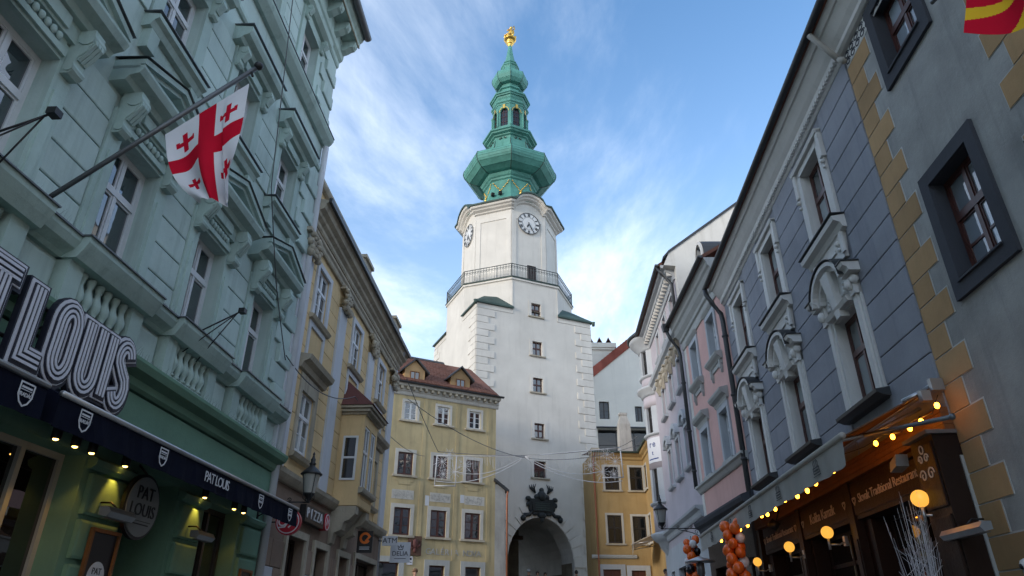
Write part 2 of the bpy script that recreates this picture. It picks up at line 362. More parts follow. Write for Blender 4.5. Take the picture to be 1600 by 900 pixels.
def wall(mb, u0, u1, z0, z1, ops, reveal=0.25, depth=7.0, y=0.0, caps=True, voids=()):
    """wall front in the plane y with real openings; jambs run back by reveal; a solid block behind"""
    allo = list(ops) + list(voids)
    us = sorted({u0, u1, *[c for o in allo for c in o[:2] if u0 < c < u1]}); zs = sorted({z0, z1, *[c for o in allo for c in o[2:4] if z0 < c < z1]})
    idx = {}
    def V(u, z):
        if (u, z) not in idx: idx[(u, z)] = len(vs); vs.append((u, y, z))
        return idx[(u, z)]
    vs = []; fs = []
    for i in range(len(us) - 1):
        for j in range(len(zs) - 1):
            cu, cz = (us[i] + us[i + 1]) / 2, (zs[j] + zs[j + 1]) / 2
            if any(o[0] < cu < o[1] and o[2] < cz < o[3] for o in allo): continue
            fs.append((V(us[i], zs[j]), V(us[i + 1], zs[j]), V(us[i + 1], zs[j + 1]), V(us[i], zs[j + 1])))
    mb.add(vs, fs)
    for o in ops:
        a, b_, c, d = o[:4]; r = o[4] if len(o) > 4 else reveal
        for q in (((a, c), (a, d)), ((b_, d), (b_, c)), ((a, d), (b_, d)), ((b_, c), (a, c))):
            (p0, q0), (p1, q1) = q
            mb.add([(p0, y, q0), (p1, y, q1), (p1, y + r, q1), (p0, y + r, q0)], [(0, 1, 2, 3)])
        mb.add([(a, y + r, c), (b_, y + r, c), (b_, y + r, d), (a, y + r, d)], [(0, 1, 2, 3)])
    if caps:
        mb.add([(u0, y, z0), (u1, y, z0), (u1, depth, z0), (u0, depth, z0), (u0, y, z1), (u1, y, z1), (u1, depth, z1), (u0, depth, z1)],
               [(4, 5, 6, 7), (1, 2, 6, 5), (2, 3, 7, 6), (3, 0, 4, 7)])

WCACHE = {}
def window(root, u, z, w, h, y, frame='cool_white_frame', pane='pane_glass', cols=2, transom=None, rows=(1, 1), ft=0.06, mt=0.05, mun=0.022, thick=0.06, curtain=None):
    """window part standing in its opening (centre u, sill z); panes are sub-parts"""
    key = (round(w, 3), round(h, 3), frame, pane, cols, transom, rows, ft, mt, mun, thick)
    if key not in WCACHE:
        f = MB(); panes = []
        f.box(-w / 2, w / 2, 0, thick, 0, ft); f.box(-w / 2, w / 2, 0, thick, h - ft, h)
        f.box(-w / 2, -w / 2 + ft, 0, thick, ft, h - ft); f.box(w / 2 - ft, w / 2, 0, thick, ft, h - ft)
        zones = [(ft, h - ft, rows[0])]
        if transom:
            t = h * transom; f.box(-w / 2 + ft, w / 2 - ft, -0.015, thick, t - mt * 0.7, t + mt * 0.7)
            zones = [(ft, t - mt * 0.7, rows[0]), (t + mt * 0.7, h - ft, rows[1])]
        iw = (w - 2 * ft - mt * (cols - 1)) / cols
        for (a, b_, r) in zones:
            for c in range(cols):
                x0 = -w / 2 + ft + c * (iw + mt)
                if c: f.box(x0 - mt, x0, -0.008, thick, a, b_)
                s_ = 0.028                      # sash
                f.box(x0, x0 + iw, 0.008, thick * 0.8, a, a + s_); f.box(x0, x0 + iw, 0.008, thick * 0.8, b_ - s_, b_)
                f.box(x0, x0 + s_, 0.008, thick * 0.8, a + s_, b_ - s_); f.box(x0 + iw - s_, x0 + iw, 0.008, thick * 0.8, a + s_, b_ - s_)
                ih = (b_ - a - 2 * s_ - mun * (r - 1)) / r
                for k in range(r):
                    z0 = a + s_ + k * (ih + mun)
                    if k: f.box(x0 + s_, x0 + iw - s_, 0.012, thick * 0.7, z0 - mun, z0)
                    panes.append((iw - 2 * s_, ih, x0 + iw / 2, z0 + ih / 2))
        fm = f.mesh('window', frame); pm = []
        for (pw, ph, cx, cz) in panes:
            k2 = ('p', round(pw, 3), round(ph, 3), pane)
            if k2 not in WCACHE:
                p = MB(); p.box(-pw / 2 - 0.004, pw / 2 + 0.004, -0.003, 0.003, -ph / 2 - 0.004, ph / 2 + 0.004); WCACHE[k2] = p.mesh('pane', pane)
            pm.append((WCACHE[k2], cx, cz))
        WCACHE[key] = (fm, pm)
    fm, pm = WCACHE[key]
    o = put('window', fm, root, (u, y, z))
    for me, cx, cz in pm:
        put('pane', me, o, (cx, thick * 0.5, cz), rot=(random.uniform(-0.006, 0.006), 0, random.uniform(-0.008, 0.008)))
    return o
def lin(a, b, n): return [a + (b - a) * i / (n - 1) for i in range(n)]
def yawroot(P, yaw, toward=False):
    """rotation so that local x runs along the facade, to the right seen from the street"""
    a = radians(yaw); d = (sin(a), cos(a)) if not toward else (-sin(a), -cos(a))
    return math.atan2(d[1], d[0])

# ------------------------------------------------------------------ ground
def gz(y): return 0.0 if y < 0 else (0.072 * y if y < 46 else 0.072 * 46)
gm = MB(); ys = [-400, -40, 0, 12, 24, 36, 46, 80, 400]
for a, b_ in zip(ys[:-1], ys[1:]):
    gm.add([(-400, a, gz(a)), (400, a, gz(a)), (400, b_, gz(b_)), (-400, b_, gz(b_))], [(0, 1, 2, 3)])
tag(gm.build('ground', 'paving'), kind='structure')
# ------------------------------------------------------------------ gate tower
W = 9.63; AX = W / 2
tower = thing('gate_tower', 'tall white gate tower with clock faces, railed gallery and green copper spire', 'tower', (-2.586, 45.0, 0), radians(24.55))
ARC = []                                  # arch outline (u, z), left to right
AC, AZ0, AHW, AH = 4.92, 5.35, 2.42, 3.05
for i in range(25):
    t = pi - pi * i / 24
    ARC.append((AC + AHW * cos(t), AZ0 + AH * (abs(sin(t)) ** 0.92)))
TWIN = [(4.86, 23.05, .80, 1.1), (4.91, 19.88, .80, 1.12), (4.91, 17.05, .80, 1.1), (4.97, 13.7, .80, 1.08), (4.95, 11.0, .92, 1.13)]
wt = MB()
ops = [(c - w / 2, c + w / 2, z, z + h) for c, z, w, h in TWIN]
wall(wt, 0, W, 9.0, 25.75, ops, 0.28, W, caps=False, voids=[(0, AX - AX * math.tan(pi / 8), 23.5, 25.75), (AX + AX * math.tan(pi / 8), W, 23.5, 25.75)])
# below 9 m: around the arch
wt.add([(0, 0, -1), (AC - AHW, 0, -1), (AC - AHW, 0, AZ0), (AC - AHW, 0, 9), (0, 0, 9)], [(0, 1, 2, 3, 4)])
wt.add([(AC + AHW, 0, -1), (W, 0, -1), (W, 0, 9), (AC + AHW, 0, 9), (AC + AHW, 0, AZ0)], [(0, 1, 2, 3, 4)])
for (a, b_) in zip(ARC[:-1], ARC[1:]):
    wt.add([(a[0], 0, a[1]), (b_[0], 0, b_[1]), (b_[0], 0, 9), (a[0], 0, 9)], [(0, 1, 2, 3)])
# sides, back and the top at the caps
wt.add([(0, 0, -1), (0, W, -1), (0, W, 23.5), (0, 0, 23.5)], [(0, 1, 2, 3)])
wt.add([(W, 0, -1), (W, W, -1), (W, W, 23.5), (W, 0, 23.5)], [(3, 2, 1, 0)])
wt.add([(0, W, 9), (W, W, 9), (W, W, 23.5), (0, W, 23.5)], [(0, 1, 2, 3)])
wt.add([(0, 0, 23.5), (W, 0, 23.5), (W, W, 23.5), (0, W, 23.5)], [(0, 1, 2, 3)])
RO = AX / cos(pi / 8)
def octo(R): return [(AX + R * cos(pi / 8 + k * pi / 4), AX + R * sin(pi / 8 + k * pi / 4)) for k in range(8)]
oc = octo(RO - .004)
for k in range(8):
    a, b_ = oc[k], oc[(k + 1) % 8]
    if k == 5: continue
    wt.add([(*a, 23.5), (*b_, 23.5), (*b_, 25.75), (*a, 25.75)], [(0, 1, 2, 3)])
towerwall = wt.build('wall', 'tower_white', tower)
# string courses below the caps and flat bands
sb = MB()
for x0, x1 in ((0, 2.9), (6.7, W)):
    sb.box(x0, x1, -0.035, 0, 22.95, 23.03)
sb.box(2.86, 2.92, -0.035, 0, 22.95, 25.7); sb.box(6.70, 6.76, -0.035, 0, 22.95, 25.7)
sb.box(-0.035, 0, 0, 2.9, 22.95, 23.03); sb.box(-0.035, 0, 6.7, W, 22.95, 23.03)
sb.build('string_course', 'tower_white', tower)
for c, z, w, h in TWIN:
    window(tower, c, z, w, h, 0.18, 'brown_frame', 'pane_glass', cols=2, transom=0.55, rows=(1, 1), ft=0.05, mt=0.05)
    f = MB(); f.box(c - w / 2 - .22, c - w / 2, -0.03, 0, z, z + h + .2); f.box(c + w / 2, c + w / 2 + .22, -0.03, 0, z, z + h + .2); f.box(c - w / 2, c + w / 2, -0.03, 0, z + h, z + h + .2)
    f.build('window_surround', 'tower_white', tower)
    f = MB(); f.box(c - w / 2 - .27, c + w / 2 + .27, -0.12, 0.02, z - .1, z - 0.0); f.build('window_sill', 'old_stone_trim', tower)
# quoins at the two front corners and the rear left corner: alternately long and short, each a block
for k in range(36):
    z = 3.6 + k * 0.535
    if z + .5 > 22.9: break
    L = 1.45 if k % 2 else 0.95
    M = 0.95 if k % 2 else 1.45
    for spec in (('f', 0, L), ('f', W - L, W), ('s', 0, M), ('s', W - M, W)):
        if spec[0] == 'f' and spec[1] == 0 and z < 3.0: continue
        q = MB(); a, b_ = spec[1], spec[2]
        q.chamf(a + .008, b_ - .008, z, z + .505, 0.0, -0.055, 0.03)
        o = q.mesh('quoin', 'tower_white')
        if spec[0] == 'f': put('quoin', o, towerwall)
        else:
            o.transform(Matrix(((0, 1, 0, 0), (1, 0, 0, 0), (0, 0, 1, 0), (0, 0, 0, 1)))); put('quoin', o, towerwall)
# voussoirs round the arch, alternately long and short
for k in range(17):
    t0 = pi - (k + .07) * pi / 17; t1 = pi - (k + .93) * pi / 17
    Lr = 1.0 if k % 2 == 0 else 0.62
    def P(t, e):
        x, z = AHW * cos(t), AH * sin(t) ** 0.92 if sin(t) > 0 else 0
        d = Vector((cos(t) * AH, sin(t) * AHW)).normalized(); return (AC + x + d.x * e, AZ0 + z + d.y * e)
    a, b_, c, d = P(t0, .02), P(t1, .02), P(t1, Lr), P(t0, Lr)
    v = MB(); v.hexa([(a[0], 0, a[1]), (b_[0], 0, b_[1]), (c[0], 0, c[1]), (d[0], 0, d[1])] + [(p[0], -.07, p[1]) for p in (a, b_, c, d)])
    v.build('voussoir', 'tower_white', towerwall)
# the passage: outer arch, chamber, inner stone arch, far wall
ps = MB(); n = len(ARC)
def sheet(mb, prof, y0, y1):
    for a, b_ in zip(prof[:-1], prof[1:]):
        mb.add([(a[0], y0, a[1]), (b_[0], y0, b_[1]), (b_[0], y1, b_[1]), (a[0], y1, a[1])], [(0, 1, 2, 3)])
full = [(AC - AHW, -1)] + ARC + [(AC + AHW, -1)]
wide = [(AC - 3.1, -1), (AC - 3.1, 5.6)] + [(AC + 3.1 * cos(pi - pi * i / 16), 5.6 + 3.0 * sin(pi * i / 16)) for i in range(1, 16)] + [(AC + 3.1, 5.6), (AC + 3.1, -1)]
sheet(ps, full, 0.0, 1.7); sheet(ps, wide, 1.7, 13.0)
ps.add([(AC - 4, 1.72, -1), (AC - AHW, 1.72, -1), (AC - AHW, 1.72, 9.4), (AC - 4, 1.72, 9.4)], [(0, 1, 2, 3)])
ps.add([(AC + 4, 1.72, -1), (AC + AHW, 1.72, -1), (AC + AHW, 1.72, 9.4), (AC + 4, 1.72, 9.4)], [(0, 1, 2, 3)])
ps.add([(AC + 1.2, 13, -1), (AC + 4, 13, -1), (AC + 4, 13, 9.4), (AC + 1.2, 13, 9.4)], [(0, 1, 2, 3)])  # far wall on the right only; left half shaped open to let light in
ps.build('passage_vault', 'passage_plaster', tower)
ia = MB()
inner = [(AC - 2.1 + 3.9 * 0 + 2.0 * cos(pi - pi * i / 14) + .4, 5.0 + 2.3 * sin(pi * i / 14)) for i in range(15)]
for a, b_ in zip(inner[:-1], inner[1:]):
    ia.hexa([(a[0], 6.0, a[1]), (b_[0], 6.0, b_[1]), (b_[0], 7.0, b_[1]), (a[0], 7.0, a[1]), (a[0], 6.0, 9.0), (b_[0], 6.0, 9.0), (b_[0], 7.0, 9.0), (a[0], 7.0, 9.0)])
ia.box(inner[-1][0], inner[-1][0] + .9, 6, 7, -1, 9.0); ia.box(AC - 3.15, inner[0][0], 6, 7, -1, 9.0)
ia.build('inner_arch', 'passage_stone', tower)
db = MB()
for x0, x1 in ((AC - AHW - .001, AC - AHW + .03), (AC + AHW - .03, AC + AHW + .001)): db.box(x0, x1, 0.25, 1.69, -1, 5.7)
db.box(AC + 3.06, AC + 3.09, 2.2, 8.2, -1, 5.2)
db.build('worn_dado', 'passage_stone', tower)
bm_ = MB(); bm_.box(AC - 2.9, AC + .2, 3.1, 3.5, 7.35, 7.62); bm_.build('passage_beam', 'wood_dark', tower)
pl = MB(); pl.box(AC + 3.02, AC + 3.08, 5.0, 5.12, 4.6, 4.85); pl.build('wall_lamp', 'black_iron', tower)

# corner caps of green sheet above the square corners
def cap(corner):
    cx, cy = corner; sx = 1 if cx < 1 else -1; sy = 1 if cy < 1 else -1
    e = AX - RO * sin(pi / 8); o = -0.16
    A = (cx + sx * o, cy + sy * o, 23.45); B = (cx + sx * (e + .15), cy + sy * o, 23.45); Cc = (cx + sx * o, cy + sy * (e + .15), 23.45)
    D = (cx + sx * e * .62, cy + sy * e * .62, 24.6)
    B2 = (cx + sx * (e - .55), cy + sy * .9, 24.6); C2 = (cx + sx * .9, cy + sy * (e - .55), 24.6)
    m_ = MB(); th = 0.12
    lo = [(p[0], p[1], p[2] - th) for p in (A, B, Cc)]
    m_.add([A, B, Cc, B2, C2, (cx + sx * .95, cy + sy * .95, 24.45)] + lo + [(cx + sx * e, cy + sy * .0 + sy * .6, 24.45), (cx + sx * .6, cy + sy * e, 24.45)],
           [(0, 1, 3, 5), (0, 5, 4, 2), (0, 6, 7, 1), (0, 2, 8, 6), (6, 8, 7), (5, 3, 4), (1, 7, 3), (2, 4, 8)])
    return m_.build('corner_roof', 'copper_dull', tower)
for c in ((0, 0), (W, 0), (0, W), (W, W)): cap(c)
for c in ((0, 0), (W, 0)):
    h = MB(); h.lathe([(0.11, 23.1), (0.13, 23.3), (0.16, 23.42)], 8, (c[0] + (-.18 if c[0] < 1 else .18), -.18)); h.build('rain_hopper', 'copper_dull', tower)

def olathe(mb, prof, smooth=False): mb.lathe(prof, 8, (AX, AX), pi / 8, smooth)
# gallery
ga = MB(); olathe(ga, [(RO, 25.6), (5.22, 25.72), (5.24, 25.80), (5.34, 25.84), (5.34, 25.98), (4.1, 26.0)]); ga.build('gallery_slab', 'tower_white', tower)
g2 = MB(); olathe(g2, [(5.36, 25.985), (5.40, 26.0), (5.40, 26.05), (4.1, 26.06)]); g2.build('gallery_deck', 'copper_dull', tower)
gv = octo(5.26)
for k in range(8):
    a, b_ = Vector((*gv[k], 0)), Vector((*gv[(k + 1) % 8], 0)); r = MB()
    for zz, rr in ((27.22, .035), (27.02, .018), (26.15, .025)):
        r.tube([a + Vector((0, 0, zz)), b_ + Vector((0, 0, zz))], rr, 4)
    N = 17
    for i in range(N + 1):
        p = a.lerp(b_, i / N); r.tube([p + Vector((0, 0, 26.05)), p + Vector((0, 0, 27.2))], 0.018 if i % N else 0.04, 4)
        if i < N:
            m_ = a.lerp(b_, (i + .5) / N); d = (b_ - a).normalized() * ((b_ - a).length / N * .36)
            r.tube([m_ + d * cos(w) + Vector((0, 0, 26.95 + .09 * sin(w))) for w in lin(0, 2 * pi, 7)], 0.013, 3)
            r.tube([m_ + Vector((0, 0, 26.16)), m_ + Vector((0, 0, 26.7))], 0.012, 3)
    r.build('railing', 'railing_iron', tower)
# drum
RD = 4.10
dr = MB(); olathe(dr, [(RD + .05, 26.0), (RD + .05, 26.35), (RD, 26.4), (RD, 33.0)]); drum = dr.build('drum', 'tower_white', tower)
ad = RD * cos(pi / 8)
def face_frame(k):
    """drum face k: origin at the middle of the face, tangent and outward normal"""
    a = k * pi / 4; nrm = Vector((cos(a), sin(a), 0)); tan = Vector((-sin(a), cos(a), 0)); return Vector((AX, AX, 0)) + nrm * ad, tan, nrm
def onface(mb_fn, k, name, mat, parent, out=0.0):
    """mesh built in (x along the face, y inward, z), set on drum face k"""
    o, t, nr = face_frame(k); mb = MB(); mb_fn(mb)
    ob = mb.build(name, mat, parent, (o.x + nr.x * out, o.y + nr.y * out, 0)); ob.rotation_euler = (0, 0, math.atan2(nr.y, nr.x) + pi / 2); return ob
hw = RD * sin(pi / 8)
def panel(mb):
    for x0, x1, z0, z1 in ((-hw + .02, -hw + .42, 26.5, 32.6), (hw - .42, hw - .02, 26.5, 32.6), (-hw + .42, hw - .42, 32.2, 32.6)):
        mb.box(x0, x1, -0.05, 0.02, z0, z1)
for k in range(8): onface(panel, k, 'pilaster_frame', 'tower_white', drum)
# moulded cornice, arched over the four clock faces
def cornice_face(k, arched):
    def fn(mb):
        N = 14
        def zz(x):
            if not arched: return 0.0
            s_ = max(0.0, 1 - (x / 1.34) ** 2); return 0.90 * (s_ ** .6 if s_ > 0 else 0)
        prof = [(0.06, 32.98), (-.12, 33.08), (-.15, 33.18), (-.36, 33.30), (-.42, 33.40), (-.58, 33.48), (-.63, 33.62), (-.65, 33.70), (0.3, 33.84)]
        xs = lin(-1, 1, N + 1); rings = []
        for s_ in xs:
            ring = []
            for (y, z) in prof:
                w = hw + (-y) * math.tan(pi / 8)
                # arch follows the clock's radius, ends stay level
                x = s_ * w; ring.append((x, y, z + zz(x)))
            rings.append(ring)
        for a, b_ in zip(rings[:-1], rings[1:]):
            for j in range(len(prof) - 1):
                mb.add([a[j], b_[j], b_[j + 1], a[j + 1]], [(0, 1, 2, 3)])
        # infill between the drum top and the arch
        for a, b_ in zip(rings[:-1], rings[1:]):
            mb.add([(a[0][0], .03, 32.55), (b_[0][0], .03, 32.55), b_[0], a[0]], [(0, 1, 2, 3)])
    return fn
for k in range(8): onface(cornice_face(k, k % 2 == 0), k, 'cornice', 'tower_white', tower)
def capstrip(k, arched):
    def fn(mb):
        def zz(x):
            s_ = max(0.0, 1 - (x / 1.34) ** 2); return 0.90 * s_ ** .6 if arched else 0
        prof = [(-.63, 33.66), (-.74, 33.66), (-.75, 33.80), (-.2, 34.0), (0.9, 34.35)]
        rings = []
        for s_ in lin(-1, 1, 15):
            rings.append([(s_ * (hw - y * math.tan(pi / 8)), y, z + zz(s_ * (hw - y * math.tan(pi / 8))) * (1 if y < 0 else .25)) for y, z in prof])
        for a, b_ in zip(rings[:-1], rings[1:]):
            for j in range(len(prof) - 1): mb.add([a[j], b_[j], b_[j + 1], a[j + 1]], [(0, 1, 2, 3)])
    return fn
for k in range(8): onface(capstrip(k, k % 2 == 0), k, 'cornice_roof', 'copper_dull', tower)
# clocks on the four square-facing faces (numerals as raised marks)
for k in (0, 2, 4, 6):
    def dial(mb): mb.py([(1.0 * cos(t), 31.95 + 1.0 * sin(t)) for t in lin(0, 2 * pi, 37)[:-1]], -0.10, -0.02)
    cl = onface(dial, k, 'clock_face', 'white_paint', tower)
    onface(lambda mb: stroke(mb, [(0.985 * cos(t), 31.95 + .985 * sin(t)) for t in lin(0, 2 * pi, 37)[:-1]], .05, -.13, -.095, True), k, 'clock_ring', 'sign_black', tower)
    onface(lambda mb: stroke(mb, [(0.60 * cos(t), 31.95 + .60 * sin(t)) for t in lin(0, 2 * pi, 37)[:-1]], .018, -.112, -.095, True), k, 'chapter_ring', 'sign_black', tower)
    NUM = {12: 'XII', 1: 'I', 2: 'II', 3: 'III', 4: 'IIII', 5: 'V', 6: 'VI', 7: 'VII', 8: 'VIII', 9: 'IX', 10: 'X', 11: 'XI'}
    for h_, s_ in NUM.items():
        def num(mb):
            a = radians(90 - 30 * h_); wch = {'I': .06, 'V': .11, 'X': .12}; tot = sum(wch[c] for c in s_); x = -tot / 2
            def Q(px_, pz_):
                r_ = .79 + pz_; return (r_ * cos(a) + px_ * sin(a), 31.95 + r_ * sin(a) - px_ * cos(a))
            for c in s_:
                w_ = wch[c]; m0 = x + w_ / 2; hh = .125
                if c == 'I': segs = [((m0, -hh), (m0, hh))]
                elif c == 'V': segs = [((m0 - .045, hh), (m0, -hh)), ((m0, -hh), (m0 + .045, hh))]
                else: segs = [((m0 - .045, hh), (m0 + .045, -hh)), ((m0 - .045, -hh), (m0 + .045, hh))]
                for p, q in segs: stroke(mb, [Q(*p), Q(*q)], .036, -.118, -.095)
                x += w_
        onface(num, k, 'numeral', 'sign_black', tower)
    def hands(mb):
        for ang, ln, wd in ((-112, .46, .11), (-62, .72, .075)):
            a = radians(ang); d = (cos(a), sin(a)); t = (-d[1], d[0])
            for f0, f1, w0, w1 in ((-.16, 0.1, .05, .03), (.1, .62, .04, wd * 1.3), (.62, 1, wd * 1.3, .01)):
                p = [(d[0] * ln * f0 + t[0] * w0 / 2, d[1] * ln * f0 + t[1] * w0 / 2), (d[0] * ln * f0 - t[0] * w0 / 2, d[1] * ln * f0 - t[1] * w0 / 2),
                     (d[0] * ln * f1 - t[0] * w1 / 2, d[1] * ln * f1 - t[1] * w1 / 2), (d[0] * ln * f1 + t[0] * w1 / 2, d[1] * ln * f1 + t[1] * w1 / 2)]
                mb.py([(x, 31.95 + z) for x, z in p], -.15, -.125)
    onface(hands, k, 'clock_hands', 'sign_black', tower)
# gallery doors
def door(mb):
    mb.box(-.35, .35, -0.06, 0.03, 26.1, 28.0)
    for z in lin(26.25, 27.85, 9): mb.box(-.3, .3, -.075, -.06, z, z + .1)
onface(lambda mb: [mb.box(x + 0, x + .74, -.06, .03, 26.1, 28.0) for x in (-.15,)], 6, 'gallery_door', 'wood_dark', tower)
onface(lambda mb: mb.box(-.4, .3, -.06, .03, 26.1, 27.9), 5, 'gallery_door', 'gable_white', tower)

# copper helm
hp = [(4.3, 34.05), (3.5, 34.55), (2.85, 35.2), (2.5, 36.0), (2.32, 36.9), (2.28, 37.55)]
h1 = MB(); olathe(h1, hp); h1.build('helm_skirt', 'copper_green', tower)
h2 = MB(); olathe(h2, [(2.28, 37.5), (2.42, 37.6), (2.45, 37.75), (2.58, 37.85), (2.70, 38.05), (2.70, 38.2), (2.2, 38.3)]); h2.build('helm_cornice', 'copper_green', tower)
bulb = [(2.35, 38.15), (3.05, 38.2), (3.7, 38.45), (4.12, 38.85), (4.22, 39.05), (4.29, 39.3), (4.29, 39.55), (4.22, 39.8), (4.0, 39.95), (3.3, 40.2), (2.5, 40.6), (2.1, 41.3), (1.98, 42.3)]
h3 = MB(); olathe(h3, bulb); hb = h3.build('onion_dome', 'copper_green', tower)
for k in range(8):                       # standing seams on the dome's edges, and courses of sheet
    r = MB(); r.tube([(AX + (R + .015) * cos(pi / 8 + k * pi / 4), AX + (R + .015) * sin(pi / 8 + k * pi / 4), z) for R, z in bulb], .035, 5); r.build('seam', 'copper_dull', hb)
sm = MB()
for R, z in bulb[2:9]:
    pts = [(AX + (R + .006) * cos(pi / 8 + k * pi / 4), AX + (R + .006) * sin(pi / 8 + k * pi / 4), z) for k in range(8)]; sm.tube(pts, .014, 4, True)
sm.build('sheet_joints', 'copper_green', hb)
h4 = MB(); olathe(h4, [(1.98, 42.2), (1.92, 42.5), (1.96, 42.66), (2.12, 42.74), (2.16, 42.84), (2.42, 42.94), (2.46, 43.06), (2.60, 43.12), (2.60, 43.28), (1.9, 43.75)]); h4.build('lantern_base', 'copper_green', tower)
# lantern: eight piers with round arches, dark openings
RLn = 1.62
ln_ = MB(); olathe(ln_, [(1.78, 43.7), (1.78, 44.1), (1.72, 44.15)]); ln_.build('lantern_plinth', 'copper_green', tower); ln_ = MB(); olathe(ln_, [(1.72, 46.75), (1.74, 46.9), (1.85, 47.0), (1.85, 47.15), (1.6, 47.2), (1.6, 47.6)])
ln_.build('lantern_ring', 'copper_green', tower)
core = MB(); olathe(core, [(1.38, 44.0), (1.38, 47.2)]); core.build('lantern_core', 'near_black', tower)  # black solid standing for the dark inside of the lantern
al = RLn * cos(pi / 8); hl = RLn * sin(pi / 8)
for k in range(8):
    a = k * pi / 4; nr = Vector((cos(a), sin(a), 0)); o = Vector((AX, AX, 0)) + nr * al
    mb = MB(); r_ = .38; zs = 45.85
    mb.box(-hl, -r_, -.05, .2, 44.1, 46.75); mb.box(r_, hl, -.05, .2, 44.1, 46.75)
    pts = [(r_ * cos(t), zs + r_ * 1.25 * sin(t)) for t in lin(pi, 0, 11)]
    for p, q in zip(pts[:-1], pts[1:]):
        mb.hexa([(p[0], .2, p[1]), (q[0], .2, q[1]), (q[0], .2, 46.75), (p[0], .2, 46.75), (p[0], -.05, p[1]), (q[0], -.05, q[1]), (q[0], -.05, 46.75), (p[0], -.05, 46.75)])
    mb.lathe([(.12, 44.05), (.14, 44.15), (.10, 44.25), (.09, 45.75), (.13, 45.85), (.15, 45.95), (.10, 46.1)], 8, (-hl, -.08))
    ob = mb.build('lantern_arch', 'copper_green', tower, (o.x, o.y, 0)); ob.rotation_euler = (0, 0, a + pi / 2)
    gm_ = MB(); gm_.py([(r_ * 1.0 * cos(t), zs + r_ * 1.25 * sin(t)) for t in lin(pi, 0, 11)] + [(r_, 44.1), (-r_, 44.1)], .10, .12)
    gg = gm_.build('pane', 'pane_dark', ob)
    mu = MB()
    for x in (-.13, .13): mu.box(x - .015, x + .015, .07, .10, 44.1, 46.2)
    for z in (44.7, 45.3, 45.85): mu.box(-r_, r_, .072, .099, z, z + .03)
    mu.build('glazing_bar', 'brown_frame', ob)
    gd = MB(); stroke(gd, [((r_ + .09) * cos(t), zs + (r_ + .09) * 1.25 * sin(t)) for t in lin(pi, 0, 13)], .06, -.09, -.05)
    gd.py([(-.07, 46.25), (.07, 46.25), (.13, 46.72), (-.13, 46.72)], -.12, -.05); gd.build('gilt_arch', 'gold', ob)
h5 = MB(); olathe(h5, [(1.6, 47.5), (1.7, 47.65), (1.75, 47.85), (1.86, 47.85), (1.9, 47.98), (2.0, 48.02), (2.0, 48.18), (1.35, 48.5), (1.15, 48.8), (1.12, 49.2), (1.3, 49.28), (1.3, 49.38), (1.05, 49.5), (1.05, 49.95)]); h5.build('upper_cornice', 'copper_green', tower)
b2 = [(1.05, 49.9), (1.42, 49.98), (1.68, 50.3), (1.80, 50.72), (1.80, 50.95), (1.75, 51.22), (1.62, 51.32), (1.2, 51.5), (.9, 51.85), (.82, 52.45)]
h6 = MB(); olathe(h6, b2); hb2 = h6.build('upper_onion', 'copper_green', tower)
for k in range(8):
    r = MB(); r.tube([(AX + (R + .01) * cos(pi / 8 + k * pi / 4), AX + (R + .01) * sin(pi / 8 + k * pi / 4), z) for R, z in b2], .022, 4); r.build('seam', 'copper_dull', hb2)
h7 = MB(); olathe(h7, [(.82, 52.4), (.86, 52.6), (.95, 52.7), (.95, 52.82), (.72, 52.9), (.70, 53.1), (.78, 53.15), (.78, 53.25), (.58, 53.35), (.40, 54.3), (.26, 55.2), (.19, 55.9)]); h7.build('spire', 'copper_green', tower)
# gilding: festoons on the skirt and scrolls on the lantern base
for k in range(8):
    a = k * pi / 4; nr = Vector((cos(a), sin(a), 0)); ta = Vector((-sin(a), cos(a), 0))
    gd = MB()
    for s_ in lin(0, 1, 22):
        x = (s_ - .5) * 1.5; z = 37.25 - 1.0 * (1 - abs(2 * s_ - 1)); R = 2.33 + max(0, 37 - z) * .12
        p = Vector((AX, AX, 0)) + nr * (R * cos(pi / 8) + .04) + ta * x
        gd.sphere((p.x, p.y, z + .04 * sin(s_ * 40)), .055, 6, 4)
    p = Vector((AX, AX, 0)) + nr * (2.45 * cos(pi / 8) + .08); gd.sphere((p.x, p.y, 35.98), .14, 6, 5, (1, 1, 1.3)); gd.sphere((p.x, p.y, 36.2), .1, 6, 5)
    gd.build('gilt_festoon', 'gold', tower)
    p = Vector((AX, AX, 0)) + nr * (1.95 * cos(pi / 8) + .05)
    for s_ in (-1, 1):
        gd = MB(); gd.tube([p + ta * (s_ * (.12 + .22 * w / 5)) + Vector((0, 0, 42.45 + .1 * sin(w * 1.3))) for w in range(6)], .045, 5)
        gd.build('gilt_scroll', 'copper_dull', tower)
dw = MB(); a = 5 * pi / 4
for s_ in (-.35, .35):
    p = Vector((AX, AX, 0)) + Vector((cos(a), sin(a), 0)) * 2.62 + Vector((-sin(a), cos(a), 0)) * (s_ - .25)
    dw.box(p.x - .13, p.x + .13, p.y - .13, p.y + .13, 35.62, 35.9)
dw.build('roof_hatch', 'near_black', tower)
